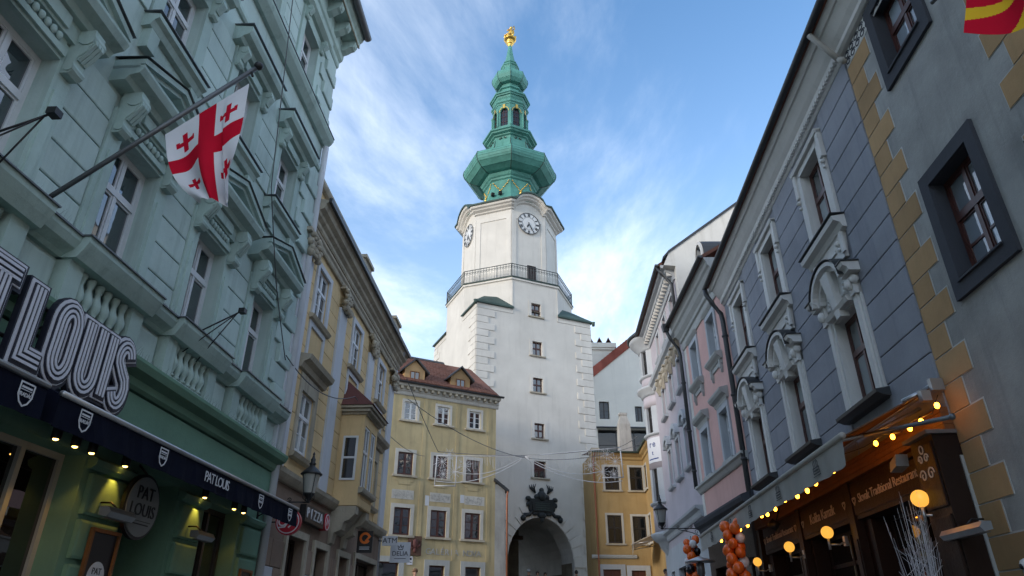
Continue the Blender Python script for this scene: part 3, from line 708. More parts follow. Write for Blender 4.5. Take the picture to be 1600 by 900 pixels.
# gilded figure on its crown
st = MB(); st.lathe([(.16, 55.8), (.26, 55.95), (.2, 56.05), (.30, 56.15), (.45, 56.35), (.36, 56.5), (.30, 56.6), (.40, 56.7), (.62, 56.75), (.66, 56.9), (.3, 56.95)], 12, (AX, AX))
for k in range(8): st.sphere((AX + .6 * cos(k * pi / 4), AX + .6 * sin(k * pi / 4), 57.02), .11, 6, 4, (1, 1, 1.6))
st.build('gilded_crown', 'gold', tower)
fig = MB()                                   # armoured figure, arm and lance raised over a winged beast
for path, rad in (([(.05, 0, 56.9), (.02, 0, 57.3), (.10, 0, 57.65)], [.13, .15, .14]), ([(-.16, .05, 56.9), (-.14, 0, 57.3), (-.02, 0, 57.65)], [.12, .14, .13]),
                  ([(.04, 0, 57.6), (.05, 0, 57.9), (.08, 0, 58.25), (.1, 0, 58.45)], [.17, .22, .24, .1]),
                  ([(.28, 0, 58.3), (.46, -.1, 58.5), (.40, -.1, 58.9)], [.10, .08, .06]), ([(-.1, 0, 58.3), (-.28, -.1, 58.05), (-.40, -.2, 57.8)], [.10, .08, .06]),
                  ([(.42, -.12, 58.95), (-.1, -.3, 57.9), (-.62, -.4, 56.95)], [.03, .03, .03]),
                  ([(-.7, -.1, 57.05), (-.45, -.1, 57.25), (-.1, -.05, 57.05), (.3, 0, 57.0)], [.07, .15, .18, .1]),
                  ([(.1, .15, 58.3), (.45, .3, 58.7), (.55, .35, 58.4), (.4, .3, 57.7)], [.08, .14, .12, .03])):
    fig.tube([(AX + x, AX + y, z) for x, y, z in path], rad, 8)
fig.sphere((AX + .12, AX, 58.62), .16, 8, 6, (1, 1, 1.2)); fig.build('gilded_figure', 'gold', tower)

# bronze cartouche above the arch
cx = 4.97; cz = 9.15
ct = MB()
ct.py([(cx + x, cz + z) for x, z in ((-.95, -.32), (-.7, -.52), (.7, -.52), (.95, -.32), (.98, .2), (.8, .42), (-.8, .42), (-.98, .2))], -.22, -.03)
ct.py([(cx + x, cz + z) for x, z in ((-.72, -.38), (.72, -.38), (.78, .22), (-.78, .22))], -.28, -.2)
crest = MB()
for x, z, r_, s_ in ((0, .62, .36, (1, .5, 1)), (0, 1.0, .18, (1, .6, 1)), (-.35, .55, .2, (1.2, .5, .9)), (.35, .55, .2, (1.2, .5, .9)), (0, -.62, .28, (1.2, .5, .8)), (0, -.9, .14, (1, .6, 1.2)),
                     (-.5, -.55, .16, (1.5, .5, .7)), (.5, -.55, .16, (1.5, .5, .7)), (-1.0, .42, .2, (1.1, .5, .8)), (1.0, .42, .2, (1.1, .5, .8)), (-1.05, .05, .12, (1, .6, 1.4)), (1.05, .05, .12, (1, .6, 1.4))):
    crest.sphere((cx + x, -.16, cz + z), r_, 9, 6, s_)
for s_ in (-1, 1):
    crest.tube([(cx + s_ * x, -.14, cz + z) for x, z in ((.7, -.35), (.95, -.62), (1.3, -.66), (1.45, -.85), (1.3, -1.0))], [.1, .13, .15, .13, .08], 7)
    crest.sphere((cx + s_ * 1.38, -.14, cz - .85), .2, 8, 6)
    for q in range(4):
        crest.tube([(cx + s_ * .45, -.12, cz + .8), (cx + s_ * (.55 + .1 * q), -.14, cz + 1.1), (cx + s_ * (.40 + .17 * q), -.12, cz + 1.42 - .04 * q)], [.05, .055, .02], 5)
plate = ct.build('cartouche', 'shield_dark', tower); crest.build('crest_ornament', 'shield_dark', plate)
lt = MB()
for z in (.12, -.02, -.16, -.30): lt.box(cx - .55, cx + .55, -.292, -.279, cz + z, cz + z + .03)
lt.build('inscription', 'copper_dull', plate)
# ------------------------------------------------------------------ helpers for facades
def cornice(root, name, prof, u0, u1, mat, returns=True):
    """moulding along the facade; prof = (out, z) from bottom to top"""
    mb = MB(); pts = [(0.0, prof[0][1])] + [(-d, z) for d, z in prof] + [(0.0, prof[-1][1])]
    mb.px(pts, u0, u1); return mb.build(name, mat, root)
def prism_part(root, name, poly, y0, y1, mat, loc=(0, 0, 0)):
    mb = MB(); mb.py(poly, y0, y1); return mb.build(name, mat, root, loc)
def boxpart(root, name, b, mat):
    mb = MB(); mb.box(*b); return mb.build(name, mat, root)
def courses(wallobj, piers, zs, proud, mat, ch=0.02, gap=0.02, y=0.0, name='block', split=None, skip=None):
    """rustication: one block for each course of each pier"""
    for (a, b_) in piers:
        for k, (z0, z1) in enumerate(zip(zs[:-1], zs[1:])):
            if skip and skip(a, b_, z0, z1): continue
            cuts = [a, b_]
            if split and b_ - a > split:
                m_ = a + (b_ - a) * (0.5 if k % 2 else 0.36); cuts = [a, m_, b_]
            for c0, c1 in zip(cuts[:-1], cuts[1:]):
                mb = MB(); mb.chamf(c0 + gap / 2, c1 - gap / 2, z0 + gap / 2, z1 - gap / 2, y + .002, y - proud, ch); mb.build(name, mat, wallobj)
def reveal(root, u0, u1, z0, z1, d, mat, bottom=True):
    """lining of a window opening in the colour of its surround"""
    f = MB(); f.box(u0, u0 + .006, .0, d, z0, z1); f.box(u1 - .006, u1, .0, d, z0, z1); f.box(u0 + .006, u1 - .006, .0, d, z1 - .006, z1)
    if bottom: f.box(u0 + .006, u1 - .006, .0, d, z0, z0 + .006)
    return f.build('window_reveal', mat, root)
def gutter(root, u0, u1, d, z, r=0.09, mat='gutter_dark'):
    mb = MB(); pts = [(-d + r * cos(t), z + r * sin(t)) for t in lin(pi, 2 * pi, 9)] + [(-d + r * .8, z), (-d - r * .8, z)]
    mb.px(pts, u0, u1); return mb.build('gutter', mat, root)
def downpipe(root, pts, r, mat='gutter_dark', clips=()):
    mb = MB(); mb.tube(pts, r, 10)
    o = mb.build('downpipe', mat, root)
    for c in clips:
        k = MB(); k.lathe([(r + .004, -.03), (r + .02, -.03), (r + .02, .03), (r + .004, .03)], 10); k.build('pipe_clip', mat, o, c)
    return o
def roof_slab(root, u0, u1, y0, z0, y1, z1, mat, th=0.12, name='roof'):
    mb = MB(); mb.px([(y0, z0), (y1, z1), (y1, z1 - th), (y0, z0 - th)], u0, u1); return mb.build(name, mat, root)
def scroll_bracket(w, h, d):
    """console with a scrolled side: x centred, top at z=0"""
    mb = MB(); prof = [(0, 0), (-d, 0), (-d, -.18 * h), (-d * 1.05, -.32 * h), (-d * .85, -.5 * h), (-d * .5, -.66 * h), (-d * .45, -.82 * h), (-d * .55, -.92 * h), (-d * .35, -h), (0, -h)]
    mb.px(prof, -w / 2, w / 2)
    for y, z, r in ((-d * .72, -.2 * h, .16 * h), (-d * .32, -.86 * h, .10 * h)):
        t = [(y + r * cos(a), z + r * sin(a)) for a in lin(0, 2 * pi, 11)[:-1]]; mb.px(t, -w / 2 - .015, w / 2 + .015)
    for k in (-.3, 0, .3):
        mb.px([(-d * 1.03 - .02, -.2 * h), (-d * 1.07 - .02, -.32 * h), (-d * .5 - .02, -.68 * h), (-d * .5, -.68 * h), (-d * 1.0, -.32 * h), (-d * 1.0, -.2 * h)], k * w - .02, k * w + .02)
    return mb

# ------------------------------------------------------------------ green townhouse (left, near)
GL = (-5.2, 0.0); GY = 2.734
green = thing('green_townhouse', 'tall mint green townhouse with pedimented windows and balusters above a dark green shopfront', 'house', (*GL, 0), yawroot(GL, GY))
C1 = [11.36, 9.23, 7.10, 4.97, 2.84, 0.71, -1.42, -3.55]; UE = 13.05; US = -6.0
ops = []
for c in C1:
    ops += [(c - .45, c + .45, 5.5, 7.12, .22), (c - .45, c + .45, 9.05, 10.4, .22), (c - .45, c + .45, 12.6, 14.0, .22)]
wg = MB(); wall(wg, US, UE, 4.0, 15.0, ops, .2, 8.0)
gw = wg.build('wall', 'mint_wall', green)
shop_ops = [(10.75, 12.05, 0, 3.40, .35), (8.68, 9.88, 0, 3.45, 1.3), (5.25, 7.74, 0, 3.40, .35), (1.9, 4.3, 0, 3.4, .35), (-2.5, 0.9, 0, 3.4, .35)]
ws = MB(); wall(ws, US, UE, -1, 4.0, shop_ops, .35, 8.0); shopw = ws.build('shop_wall', 'shop_green', green)
for c in C1:
    window(green, c, 5.5, .9, 1.62, .15, 'cool_white_frame', 'pane_glass', 2, 0.64, (1, 1), ft=.07, mt=.06)
    window(green, c, 9.05, .9, 1.35, .15, 'cool_white_frame', 'pane_glass', 2, 0.62, (1, 1), ft=.07, mt=.06)
    window(green, c, 12.6, .9, 1.4, .15, 'cool_white_frame', 'pane_glass', 2, 0.62, (1, 1), ft=.07, mt=.06)
# surrounds, consoles, pediments
def greensur():
    s1 = MB()
    for sx in (-1, 1):
        a, b_ = sorted((sx * .45, sx * .70)); s1.box(a, b_, -.06, .0, 5.45, 7.35)
        a, b_ = sorted((sx * .50, sx * .62)); s1.box(a, b_, -.085, -.06, 5.5, 6.75)
    s1.box(-.45, .45, -.06, .0, 7.12, 7.45)
    return s1.mesh('window_surround', 'mint_trim')
sur1 = greensur()
fr = MB(); fr.box(-.62, .62, -.12, 0, 7.38, 7.62); fr.box(-.30, .30, -.16, -.12, 7.42, 7.58)
for x in lin(-.28, .28, 7): fr.sphere((x, -.10, 7.30), .045, 6, 4, (1, .8, 1.3))
fr.box(-.45, .45, -.10, -.06, 7.16, 7.24)
frm = fr.mesh('frieze', 'mint_trim')
pe = MB()
base = [(0, 7.58), (-.20, 7.60), (-.24, 7.66), (-.36, 7.70), (-.40, 7.78), (-.40, 7.82), (0, 7.82)]
pe.px(base, -.90, .90)
for s_ in (-1, 1):          # raking cornices
    for (d0, d1, t0, t1) in ((-.40, 0, .02, .10), (-.34, 0, -.05, .02)):
        pts = [(s_ * .90, 7.82 + t0), (0, 8.14 + t0), (0, 8.14 + t1), (s_ * .90, 7.82 + t1)]
        pe.py(pts if s_ > 0 else pts[::-1], d0, d1)
pe.py([(-.70, 7.8), (.70, 7.8), (0, 8.08)], -.10, 0)
pem = pe.mesh('pediment', 'mint_trim')
pc = MB(); pc.add([(-.93, -.43, 7.935), (0, -.43, 8.255), (.93, -.43, 7.935), (-.93, 0, 7.95), (0, 0, 8.27), (.93, 0, 7.95)], [(0, 1, 4, 3), (1, 2, 5, 4)])
pcm = pc.mesh('lead_flashing', 'zinc')
con = scroll_bracket(.17, .62, .24).mesh('console', 'mint_trim')
hd = MB(); hd.px([(0, 10.68), (-.14, 10.70), (-.18, 10.76), (-.28, 10.80), (-.32, 10.88), (-.32, 10.96), (0, 11.0)], -.80, .80); hdm = hd.mesh('window_hood', 'mint_trim')
hz_ = MB(); hz_.box(-.83, .83, -.345, 0, 11.0, 11.015); hzm = hz_.mesh('lead_flashing', 'zinc')
s2 = MB()
for sx in (-1, 1):
    a, b_ = sorted((sx * .45, sx * .66)); s2.box(a, b_, -.05, 0, 9.0, 10.68)
s2.box(-.45, .45, -.05, 0, 10.4, 10.68); s2.box(-.35, .35, -.10, -.05, 10.46, 10.62)
s2m = s2.mesh('window_surround', 'mint_trim')
si2 = MB(); si2.px([(0, 8.74), (-.12, 8.76), (-.16, 8.84), (-.22, 8.88), (-.22, 8.95), (0, 8.98)], -.70, .70); si2.box(-.55, .55, -.05, 0, 8.45, 8.74)
for sx in (-.55, .55): si2.box(sx - .1, sx + .1, -.13, 0, 8.42, 8.74)
si2m = si2.mesh('window_sill', 'mint_trim')
si2z = MB(); si2z.box(-.73, .73, -.245, 0, 8.98, 8.992); si2zm = si2z.mesh('lead_flashing', 'zinc')
con2 = scroll_bracket(.13, .42, .16).mesh('console', 'mint_trim')
s3 = MB()
for sx in (-1, 1):
    a, b_ = sorted((sx * .45, sx * .64)); s3.box(a, b_, -.05, 0, 12.5, 14.25)
s3.box(-.45, .45, -.05, 0, 14.0, 14.25); s3.px([(0, 14.25), (-.12, 14.27), (-.22, 14.34), (-.25, 14.46), (0, 14.5)], -.78, .78); s3m = s3.mesh('window_surround', 'mint_trim')
con3 = scroll_bracket(.12, .36, .14).mesh('console', 'mint_trim')
for c in C1:
    so = put('window_surround', sur1, green, (c, 0, 0)); put('frieze', frm, so); p = put('pediment', pem, green, (c, 0, 0)); put('lead_flashing', pcm, p)
    for sx in (-.58, .58): put('console', con, so, (sx, -.06, 7.60))
    so = put('window_surround', s2m, green, (c, 0, 0)); h = put('window_hood', hdm, green, (c, 0, 0)); put('lead_flashing', hzm, h); s_ = put('window_sill', si2m, green, (c, 0, 0)); put('lead_flashing', si2zm, s_)
    for sx in (-.56, .56): put('console', con2, so, (sx, -.05, 10.68))
    so = put('window_surround', s3m, green, (c, 0, 0))
    for sx in (-.54, .54): put('console', con3, so, (sx, -.05, 14.25))
# rusticated courses on the piers
piers = [(a + .70, b_ - .70) for a, b_ in zip(sorted(C1)[:-1], sorted(C1)[1:])]
courses(gw, piers, lin(5.47, 7.52, 6), .035, 'mint_wall', .014, .022)
piers2 = [(a + .68, b_ - .68) for a, b_ in zip(sorted(C1)[:-1], sorted(C1)[1:])]
courses(gw, piers2, lin(9.0, 10.62, 5), .035, 'mint_wall', .014, .022)
courses(gw, piers2, lin(12.5, 14.2, 5), .03, 'mint_wall', .014, .022)
for zs in (lin(5.47, 8.7, 9), lin(8.98, 11.2, 7), lin(12.45, 14.6, 7)):
    for k, (z0, z1) in enumerate(zip(zs[:-1], zs[1:])):
        mb = MB(); mb.chamf(12.12 + (0 if k % 2 else .25), UE, z0 + .012, z1 - .012, .002, -.05 if k % 2 else -.09, .02); mb.build('quoin', 'mint_wall', gw)
# sill cornice with breaks at the windows, balustrade panels, shop entablature
cornice(green, 'sill_cornice', [(.06, 5.18), (.10, 5.22), (.20, 5.28), (.24, 5.36), (.24, 5.42)], US, UE - .1, 'mint_trim')
mb = MB(); mb.box(US, UE - .1, -.265, 0, 5.42, 5.44); mb.build('lead_flashing', 'zinc', green)
bal = MB(); bal.lathe([(.055, 0), (.055, .03), (.035, .05), (.05, .10), (.072, .16), (.068, .21), (.04, .28), (.032, .33), (.045, .36), (.05, .39), (.055, .41), (.055, .44)], 10); balm = bal.mesh('baluster', 'mint_trim')
for c in C1:
    rail = MB(); rail.box(c - .62, c + .62, -.13, 0, 4.66, 4.72); rail.px([(-.24, 5.18), (-.30, 5.28), (-.34, 5.36), (-.34, 5.43), (0, 5.43), (0, 5.18)], c - .78, c + .78)
    for sx in (-1, 1):
        a, b_ = sorted((c + sx * .5, c + sx * .74)); rail.box(a, b_, -.16, 0, 4.64, 5.18)
    ro = rail.build('balustrade', 'mint_trim', green)
    z_ = MB(); z_.box(c - .80, c + .80, -.365, 0, 5.43, 5.446); z_.build('lead_flashing', 'zinc', ro)
    for x in lin(-.40, .40, 6): put('baluster', balm, ro, (c + x, -.085, 4.73))
    rc = MB(); rc.box(c - .5, c + .5, -.012, 0, 4.72, 5.18); rc.build('panel', 'mint_trim', ro)
for a, b_ in zip(sorted(C1)[:-1], sorted(C1)[1:]):
    mb = MB(); mb.chamf(a + .80, b_ - .80, 4.72, 5.12, .002, -.05, .03); mb.build('panel', 'mint_wall', gw)
cornice(green, 'shop_cornice', [(.08, 4.30), (.12, 4.34), (.14, 4.42), (.26, 4.48), (.30, 4.56), (.30, 4.60), (.02, 4.64)], US, UE, 'shop_green')
cornice(green, 'shop_fascia', [(.10, 3.84), (.10, 3.88), (.05, 3.90), (.05, 4.28)], US, UE - .02, 'shop_green')
spk = MB()                                      # bird spikes on the ledges
for (z, d, a, b_, st_) in ((5.44, .2, 3.0, 12.9, .045), (4.63, .22, 6.0, 12.9, .06)):
    x = a
    while x < b_:
        dx, dy = random.uniform(-.05, .05), random.uniform(-.12, .03); h_ = random.uniform(.09, .13); r = .0022
        spk.add([(x - r, -d, z), (x + r, -d, z), (x + dx, -d + dy, z + h_), (x, -d - r, z), (x, -d + r, z)], [(0, 1, 2), (3, 4, 2)]); x += st_
tag(spk.build('bird_spikes', 'zinc', green), kind='stuff')
# upper courses and the main cornice
cornice(green, 'storey_band', [(.04, 11.28), (.07, 11.32), (.07, 11.40)], US, UE, 'mint_trim')
cornice(green, 'storey_cornice', [(.08, 12.02), (.12, 12.06), (.2, 12.14), (.24, 12.22), (.24, 12.28)], US, UE + .05, 'mint_trim')
mb = MB(); mb.box(US, UE + .05, -.26, 0, 12.28, 12.295); mb.build('lead_flashing', 'zinc', green)
cornice(green, 'main_cornice', [(.05, 14.62), (.08, 14.66), (.08, 14.80), (.15, 14.86), (.17, 14.95), (.17, 15.32), (.56, 15.34), (.56, 15.46), (.62, 15.52), (.66, 15.62), (.68, 15.66), (.1, 15.8)], US, UE + .04, 'mint_trim')
mo = MB(); mo.px([(-.17, 15.33), (-.52, 15.33), (-.52, 15.22), (-.46, 15.12), (-.40, 15.10), (-.28, 15.02), (-.17, 14.98)], -.1, .1); mo.sphere((0, -.45, 15.2), .075, 6, 5, (1.2, 1, 1)); mom = mo.mesh('modillion', 'mint_trim')
x = UE - .12
while x > 3.0: put('modillion', mom, green, (x, 0, 0)); x -= .62
soff = MB(); soff.box(US, UE + .04, -.56, -.525, 15.30, 15.335); soff.build('soffit_board', 'old_stone_trim', green)
gutter(green, US, UE + .06, .75, 15.66, .10, 'zinc')
roof_slab(green, US, UE, -.66, 15.75, 3.5, 18.5, 'roof_tile'); roof_slab(green, US, UE, 3.5, 18.5, 8, 15.75, 'roof_tile')
# shopfront: piers with rustication, windows and recessed entry
def shop_window(root, u0, u1, z0, z1, y, mull, frame, pane='shop_glass', transom=None):
    f = MB(); t = .07
    f.box(u0, u1, y, y + .08, z1 - t, z1); f.box(u0, u1, y, y + .08, z0, z0 + .25)
    f.box(u0, u0 + t, y, y + .08, z0 + .25, z1 - t); f.box(u1 - t, u1, y, y + .08, z0 + .25, z1 - t)
    xs = [u0 + t] + sum([[m_ - t / 2, m_ + t / 2] for m_ in mull], []) + [u1 - t]
    for m_ in mull: f.box(m_ - t / 2, m_ + t / 2, y - .01, y + .08, z0 + .25, z1 - t)
    zz = [(z0 + .25, z1 - t)]
    if transom:
        for a, b_ in zip(xs[0::2], xs[1::2]): f.box(a, b_, y, y + .08, transom - t / 2, transom + t / 2)
        zz = [(z0 + .25, transom - t / 2), (transom + t / 2, z1 - t)]
    o = f.build('shop_window', frame, root)
    for a, b_ in zip(xs[0::2], xs[1::2]):
        for c, d in zz:
            p = MB(); p.box(a - .004, b_ + .004, y + .036, y + .044, c - .004, d + .004); p.build('pane', pane, o)
    return o
shop_window(green, 5.25, 7.74, 0, 3.40, .26, [6.1, 7.08], 'grey_trim')
shop_window(green, 10.75, 12.05, 0, 3.40, .26, [11.45], 'dark_frame')
shop_window(green, 1.9, 4.3, 0, 3.40, .26, [3.1], 'dark_frame'); shop_window(green, -2.5, .9, 0, 3.40, .26, [-.8], 'dark_frame')
shop_window(green, 8.72, 9.84, 0, 2.75, 1.05, [9.28], 'dark_frame')
boxpart(green, 'door_lintel', (8.68, 9.88, 1.0, 1.12, 2.75, 2.9), 'wood_dark')
for (a, b_) in ((7.80, 8.64), (9.92, 10.70), (12.10, 12.98), (4.35, 5.2)):
    for z0, z1 in zip((.4, 1.1, 1.75, 2.32, 2.78), (1.06, 1.71, 2.28, 2.74, 3.24)):
        mb = MB(); mb.chamf(a + .06, b_ - .06, z0, z1 - .02, .002, -.06, .03); mb.build('block', 'shop_green', shopw)
    cornice(green, 'pier_cap', [(.05, 3.26), (.10, 3.30), (.12, 3.36), (.06, 3.40)], a - .02, b_ + .02, 'shop_green')
downpipe(green, [(UE - .03, -.10, -1), (UE - .03, -.10, 10.6), (UE - .03, -.10, 12.0)], .075, 'pale_pilaster', [(0, 0, 0)])
# ------------------------------------------------------------------ blue townhouse (right)
RP = (5.1, 0.0); RY = 4.065
def rpt(s): a = radians(RY); return (RP[0] + sin(a) * s, RP[1] + cos(a) * s)
BF = 18.45                                   # far end; local u = BF - s
blue = thing('blue_townhouse', 'slate blue townhouse with white arched window heads above a brown restaurant front', 'house', (*rpt(BF), 0), yawroot(RP, RY, True))
BE = BF - 8.6
CB = [BF - s for s in (16.98, 13.92, 10.80)]
ops = []
for c in CB: ops += [(c - .48, c + .48, 4.98, 6.58, .30), (c - .48, c + .48, 8.15, 9.85, .30)]
wb = MB(); wall(wb, 0, BE, 3.95, 10.75, ops, .3, 8.0); bw = wb.build('wall', 'blue_wall', blue)
wb = MB(); wall(wb, 0, BE, -1, 3.95, [(.7, 3.2, .2, 3.3, .4), (3.7, 6.2, .2, 3.3, .4), (6.7, BE - .75, .2, 3.3, .4)], .3, 8.0); bsw = wb.build('shop_wall', 'wood_dark', blue)
sur_lo = MB()
for sx in (-1, 1):
    a, b_ = sorted((sx * .48, sx * .76)); sur_lo.box(a, b_, -.06, 0, 4.95, 6.95)
    a, b_ = sorted((sx * .56, sx * .70)); sur_lo.box(a, b_, -.10, -.06, 4.95, 6.75)
sur_lo.box(-.48, .48, -.06, 0, 6.58, 6.95); slm = sur_lo.mesh('window_surround', 'white_trim')
head = MB()                                       # arched head with hood, keystone and side scrolls
head.py([(-.60, 6.85)] + [(.60 * cos(t), 6.98 + .42 * sin(t)) for t in lin(pi, 0, 13)] + [(.60, 6.85)], -.09, 0)
def archband(mb, r0x, r0z, r1x, r1z, y0, y1, cz):
    o_ = [(r1x * cos(t), cz + r1z * sin(t)) for t in lin(pi, 0, 17)]; i_ = [(r0x * cos(t), cz + r0z * sin(t)) for t in lin(pi, 0, 17)]
    for k in range(16):
        a, b_, c, d = i_[k], i_[k + 1], o_[k + 1], o_[k]
        mb.hexa([(p[0], y1, p[1]) for p in (a, b_, c, d)] + [(p[0], y0, p[1]) for p in (a, b_, c, d)])
archband(head, .52, .36, .62, .45, -.20, 0, 6.98); archband(head, .62, .45, .70, .52, -.30, 0, 6.98)
for sx in (-1, 1):
    a, b_ = sorted((sx * .60, sx * .92)); head.px([(0, 6.96), (-.22, 6.97), (-.24, 7.03), (-.30, 7.06), (-.32, 7.12), (0, 7.13)], a, b_)
    head.box(min(sx * .58, sx * .76), max(sx * .58, sx * .76), -.14, 0, 6.62, 6.96); head.sphere((sx * .76, -.1, 6.86), .085, 8, 6)
    head.sphere((sx * .67, -.17, 6.80), .07, 7, 5, (1, 1, 1.5))
    for k in range(3): head.sphere((sx * .36, -.11, 6.98 - .08 * k), .035, 6, 4)
head.px([(0, 6.60), (-.16, 6.61), (-.2, 6.68), (-.12, 6.74), (0, 6.76)], -.5, .5)
hm = head.mesh('arched_hood', 'white_trim')
ks = MB(); ks.hexa([(-.09, 0, 6.50), (.09, 0, 6.50), (.09, -.16, 6.50), (-.09, -.16, 6.50), (-.16, 0, 7.33), (.16, 0, 7.33), (.16, -.27, 7.33), (-.16, -.27, 7.33)]); ksm = ks.mesh('keystone', 'white_trim')
fl = MB()
o_ = [(.73 * cos(t), 6.985 + .55 * sin(t)) for t in lin(pi, 0, 17)]
for p, q in zip(o_[:-1], o_[1:]): fl.hexa([(p[0], 0, p[1]), (q[0], 0, q[1]), (q[0], -.33, q[1]), (p[0], -.33, p[1]), (p[0], 0, p[1] + .015), (q[0], 0, q[1] + .015), (q[0], -.33, q[1] + .015), (p[0], -.33, p[1] + .015)])
for sx in (-1, 1): a, b_ = sorted((sx * .70, sx * .95)); fl.box(a, b_, -.34, 0, 7.13, 7.147)
flm = fl.mesh('lead_flashing', 'gutter_dark')
sur_up = MB()
for sx in (-1, 1):
    a, b_ = sorted((sx * .48, sx * .70)); sur_up.box(a, b_, -.06, 0, 8.0, 9.98)
    a, b_ = sorted((sx * .64, sx * .76)); sur_up.box(a, b_, -.10, 0, 9.45, 10.05)
    sur_up.sphere((sx * .70, -.09, 9.35), .05, 6, 5); sur_up.sphere((sx * .70, -.08, 9.22), .035, 6, 4)
sur_up.box(-.70, .70, -.06, 0, 9.85, 9.98); sur_up.px([(0, 9.98), (-.12, 10.0), (-.14, 10.07), (0, 10.09)], -.76, .76); sum_ = sur_up.mesh('window_surround', 'white_trim')
ap = MB(); ap.py([(-.72, 7.95), (.72, 7.95), (.60, 7.4), (-.60, 7.4)], -.07, 0); ap.box(-.34, .34, -.10, -.07, 7.60, 7.66)
ap.px([(0, 7.84), (-.10, 7.86), (-.14, 7.94), (-.24, 7.98), (-.26, 8.06), (0, 8.10)], -.86, .86)
for sx in (-1, 1): ap.sphere((sx * .48, -.09, 7.7), .05, 6, 5); ap.sphere((sx * .48, -.08, 7.58), .04, 6, 4); ap.box(min(sx * .6, sx * .72), max(sx * .6, sx * .72), -.11, -.07, 7.45, 7.84)
apm = ap.mesh('window_apron', 'white_trim')
az_ = MB(); az_.box(-.89, .89, -.29, 0, 8.10, 8.118); azm = az_.mesh('lead_flashing', 'gutter_dark')
sl = MB(); sl.px([(0, 4.82), (-.12, 4.83), (-.24, 4.88), (-.25, 4.93), (0, 4.97)], -.86, .86); slim = sl.mesh('window_sill', 'gutter_dark')
for c in CB:
    window(blue, c, 4.98, .96, 1.6, .13, 'brown_frame', 'pane_pale', 2, .60, (1, 1), ft=.07, mt=.07)
    window(blue, c, 8.15, .96, 1.7, .13, 'brown_frame', 'pane_pale', 2, .60, (1, 1), ft=.07, mt=.07)
    reveal(blue, c - .48, c + .48, 4.98, 6.58, .22, 'white_trim'); reveal(blue, c - .48, c + .48, 8.15, 9.85, .22, 'white_trim')
    so = put('window_surround', slm, blue, (c, 0, 0)); put('keystone', ksm, so); h = put('arched_hood', hm, blue, (c, 0, 0)); put('lead_flashing', flm, h)
    put('window_surround', sum_, blue, (c, 0, 0)); a = put('window_apron', apm, blue, (c, 0, 0)); put('lead_flashing', azm, a); put('window_sill', slim, blue, (c, 0, 0))
edges = sorted(CB); bp_ = [(0.02, edges[0] - .78), (edges[0] + .78, edges[1] - .78), (edges[1] + .78, edges[2] - .78), (edges[2] + .78, BE - .01)]
courses(bw, bp_, lin(4.1, 10.36, 15), .03, 'blue_wall', .010, .018)
# eaves
cornice(blue, 'eaves_cornice', [(.04, 10.34), (.07, 10.38), (.07, 10.46), (.12, 10.48), (.13, 10.55), (.20, 10.64), (.27, 10.76), (.32, 10.84), (.35, 10.84), (.38, 10.90), (.43, 10.98)], 0, BE, 'white_trim')
de = MB(); de.box(-.03, .03, -.135, -.08, 10.40, 10.455); dem = de.mesh('dentil', 'white_trim')
x = .08
while x < BE - .05: put('dentil', dem, blue, (x, 0, 0)); x += .11
gutter(blue, -.15, BE + .05, .50, 11.02, .075); roof_slab(blue, 0, BE, -.46, 11.06, 3.4, 13.2, 'roof_tile'); roof_slab(blue, 0, BE, 3.4, 13.2, 8, 10.9, 'roof_tile')
downpipe(blue, [(-.10, -.50, 10.96), (-.10, -.49, 10.80), (-.08, -.36, 10.5), (-.06, -.14, 10.12), (-.06, -.12, 9.9), (-.06, -.12, -1)], .075, 'gutter_dark', [(-.06, -.12, z) for z in (9.4, 7.6, 5.8, 4.4)])

# ------------------------------------------------------------------ grey townhouse with ochre quoins (right, nearest)
grey = thing('grey_townhouse', 'grey plastered townhouse with painted ochre corner quoins and dark framed windows', 'house', (*rpt(8.6), 0), yawroot(RP, RY, True))
GE = 3.55
ops = [(1.10, 2.02, 5.50, 6.95, .42), (1.10, 2.02, 8.98, 10.2, .42), (4.0, 5.0, 5.5, 6.95, .4)]
wy = MB(); wall(wy, 0, GE, -1, 10.75, ops[:2] + [(1.6, 3.0, .2, 2.75, .4)], .42, 8.0); yw = wy.build('wall', 'grey_plaster', grey)
for z, h in ((5.50, 1.45), (8.98, 1.22)):
    window(grey, 1.56, z, .92, h, .15, 'brown_frame', 'pane_curtain', 2, .60, (2, 1), ft=.06, mt=.07, mun=.035)
    f = MB(); t = .19
    f.box(1.10 - t, 1.10, -.05, 0, z - t, z + h + t); f.box(2.02, 2.02 + t, -.05, 0, z - t, z + h + t); f.box(1.10, 2.02, -.05, 0, z + h, z + h + t); f.box(1.10, 2.02, -.05, 0, z - t, z)
    f.build('window_surround', 'slate_frame', grey)
    f = MB(); f.box(1.10, 1.104, 0, .15, z, z + h); f.box(2.016, 2.02, 0, .15, z, z + h); f.box(1.10, 2.02, 0, .15, z + h - .004, z + h); f.box(1.08, 2.04, -.08, .26, z - .004, z + .02); f.build('window_reveal', 'slate_frame', grey)
for base, mirror in ((0.0, False), (GE, True)):                # quoins: alternately long and short, white joints
    k = 0; z = -.4
    while z < 9.8:
        L = .75 if k % 2 else .47; h = .376
        for nm, mat, p, g_ in (('quoin_line', 'quoin_line', .006, 0.0), ('quoin', 'ochre_quoin', .014, .02)):
            mb = MB(); a, b_ = (.004, L - g_) if not mirror else (GE - L + g_, GE - .004)
            mb.box(a, b_, -p, .001, z + g_ * .5, z + h + (.012 if g_ == 0 else -.010)); mb.build(nm, mat, yw)
        z += h; k += 1
cornice(grey, 'eaves_cornice', [(.07, 10.44), (.12, 10.48), (.13, 10.55), (.20, 10.64), (.27, 10.76), (.32, 10.84), (.35, 10.84), (.38, 10.90), (.43, 10.98)], 0.002, GE, 'white_trim')
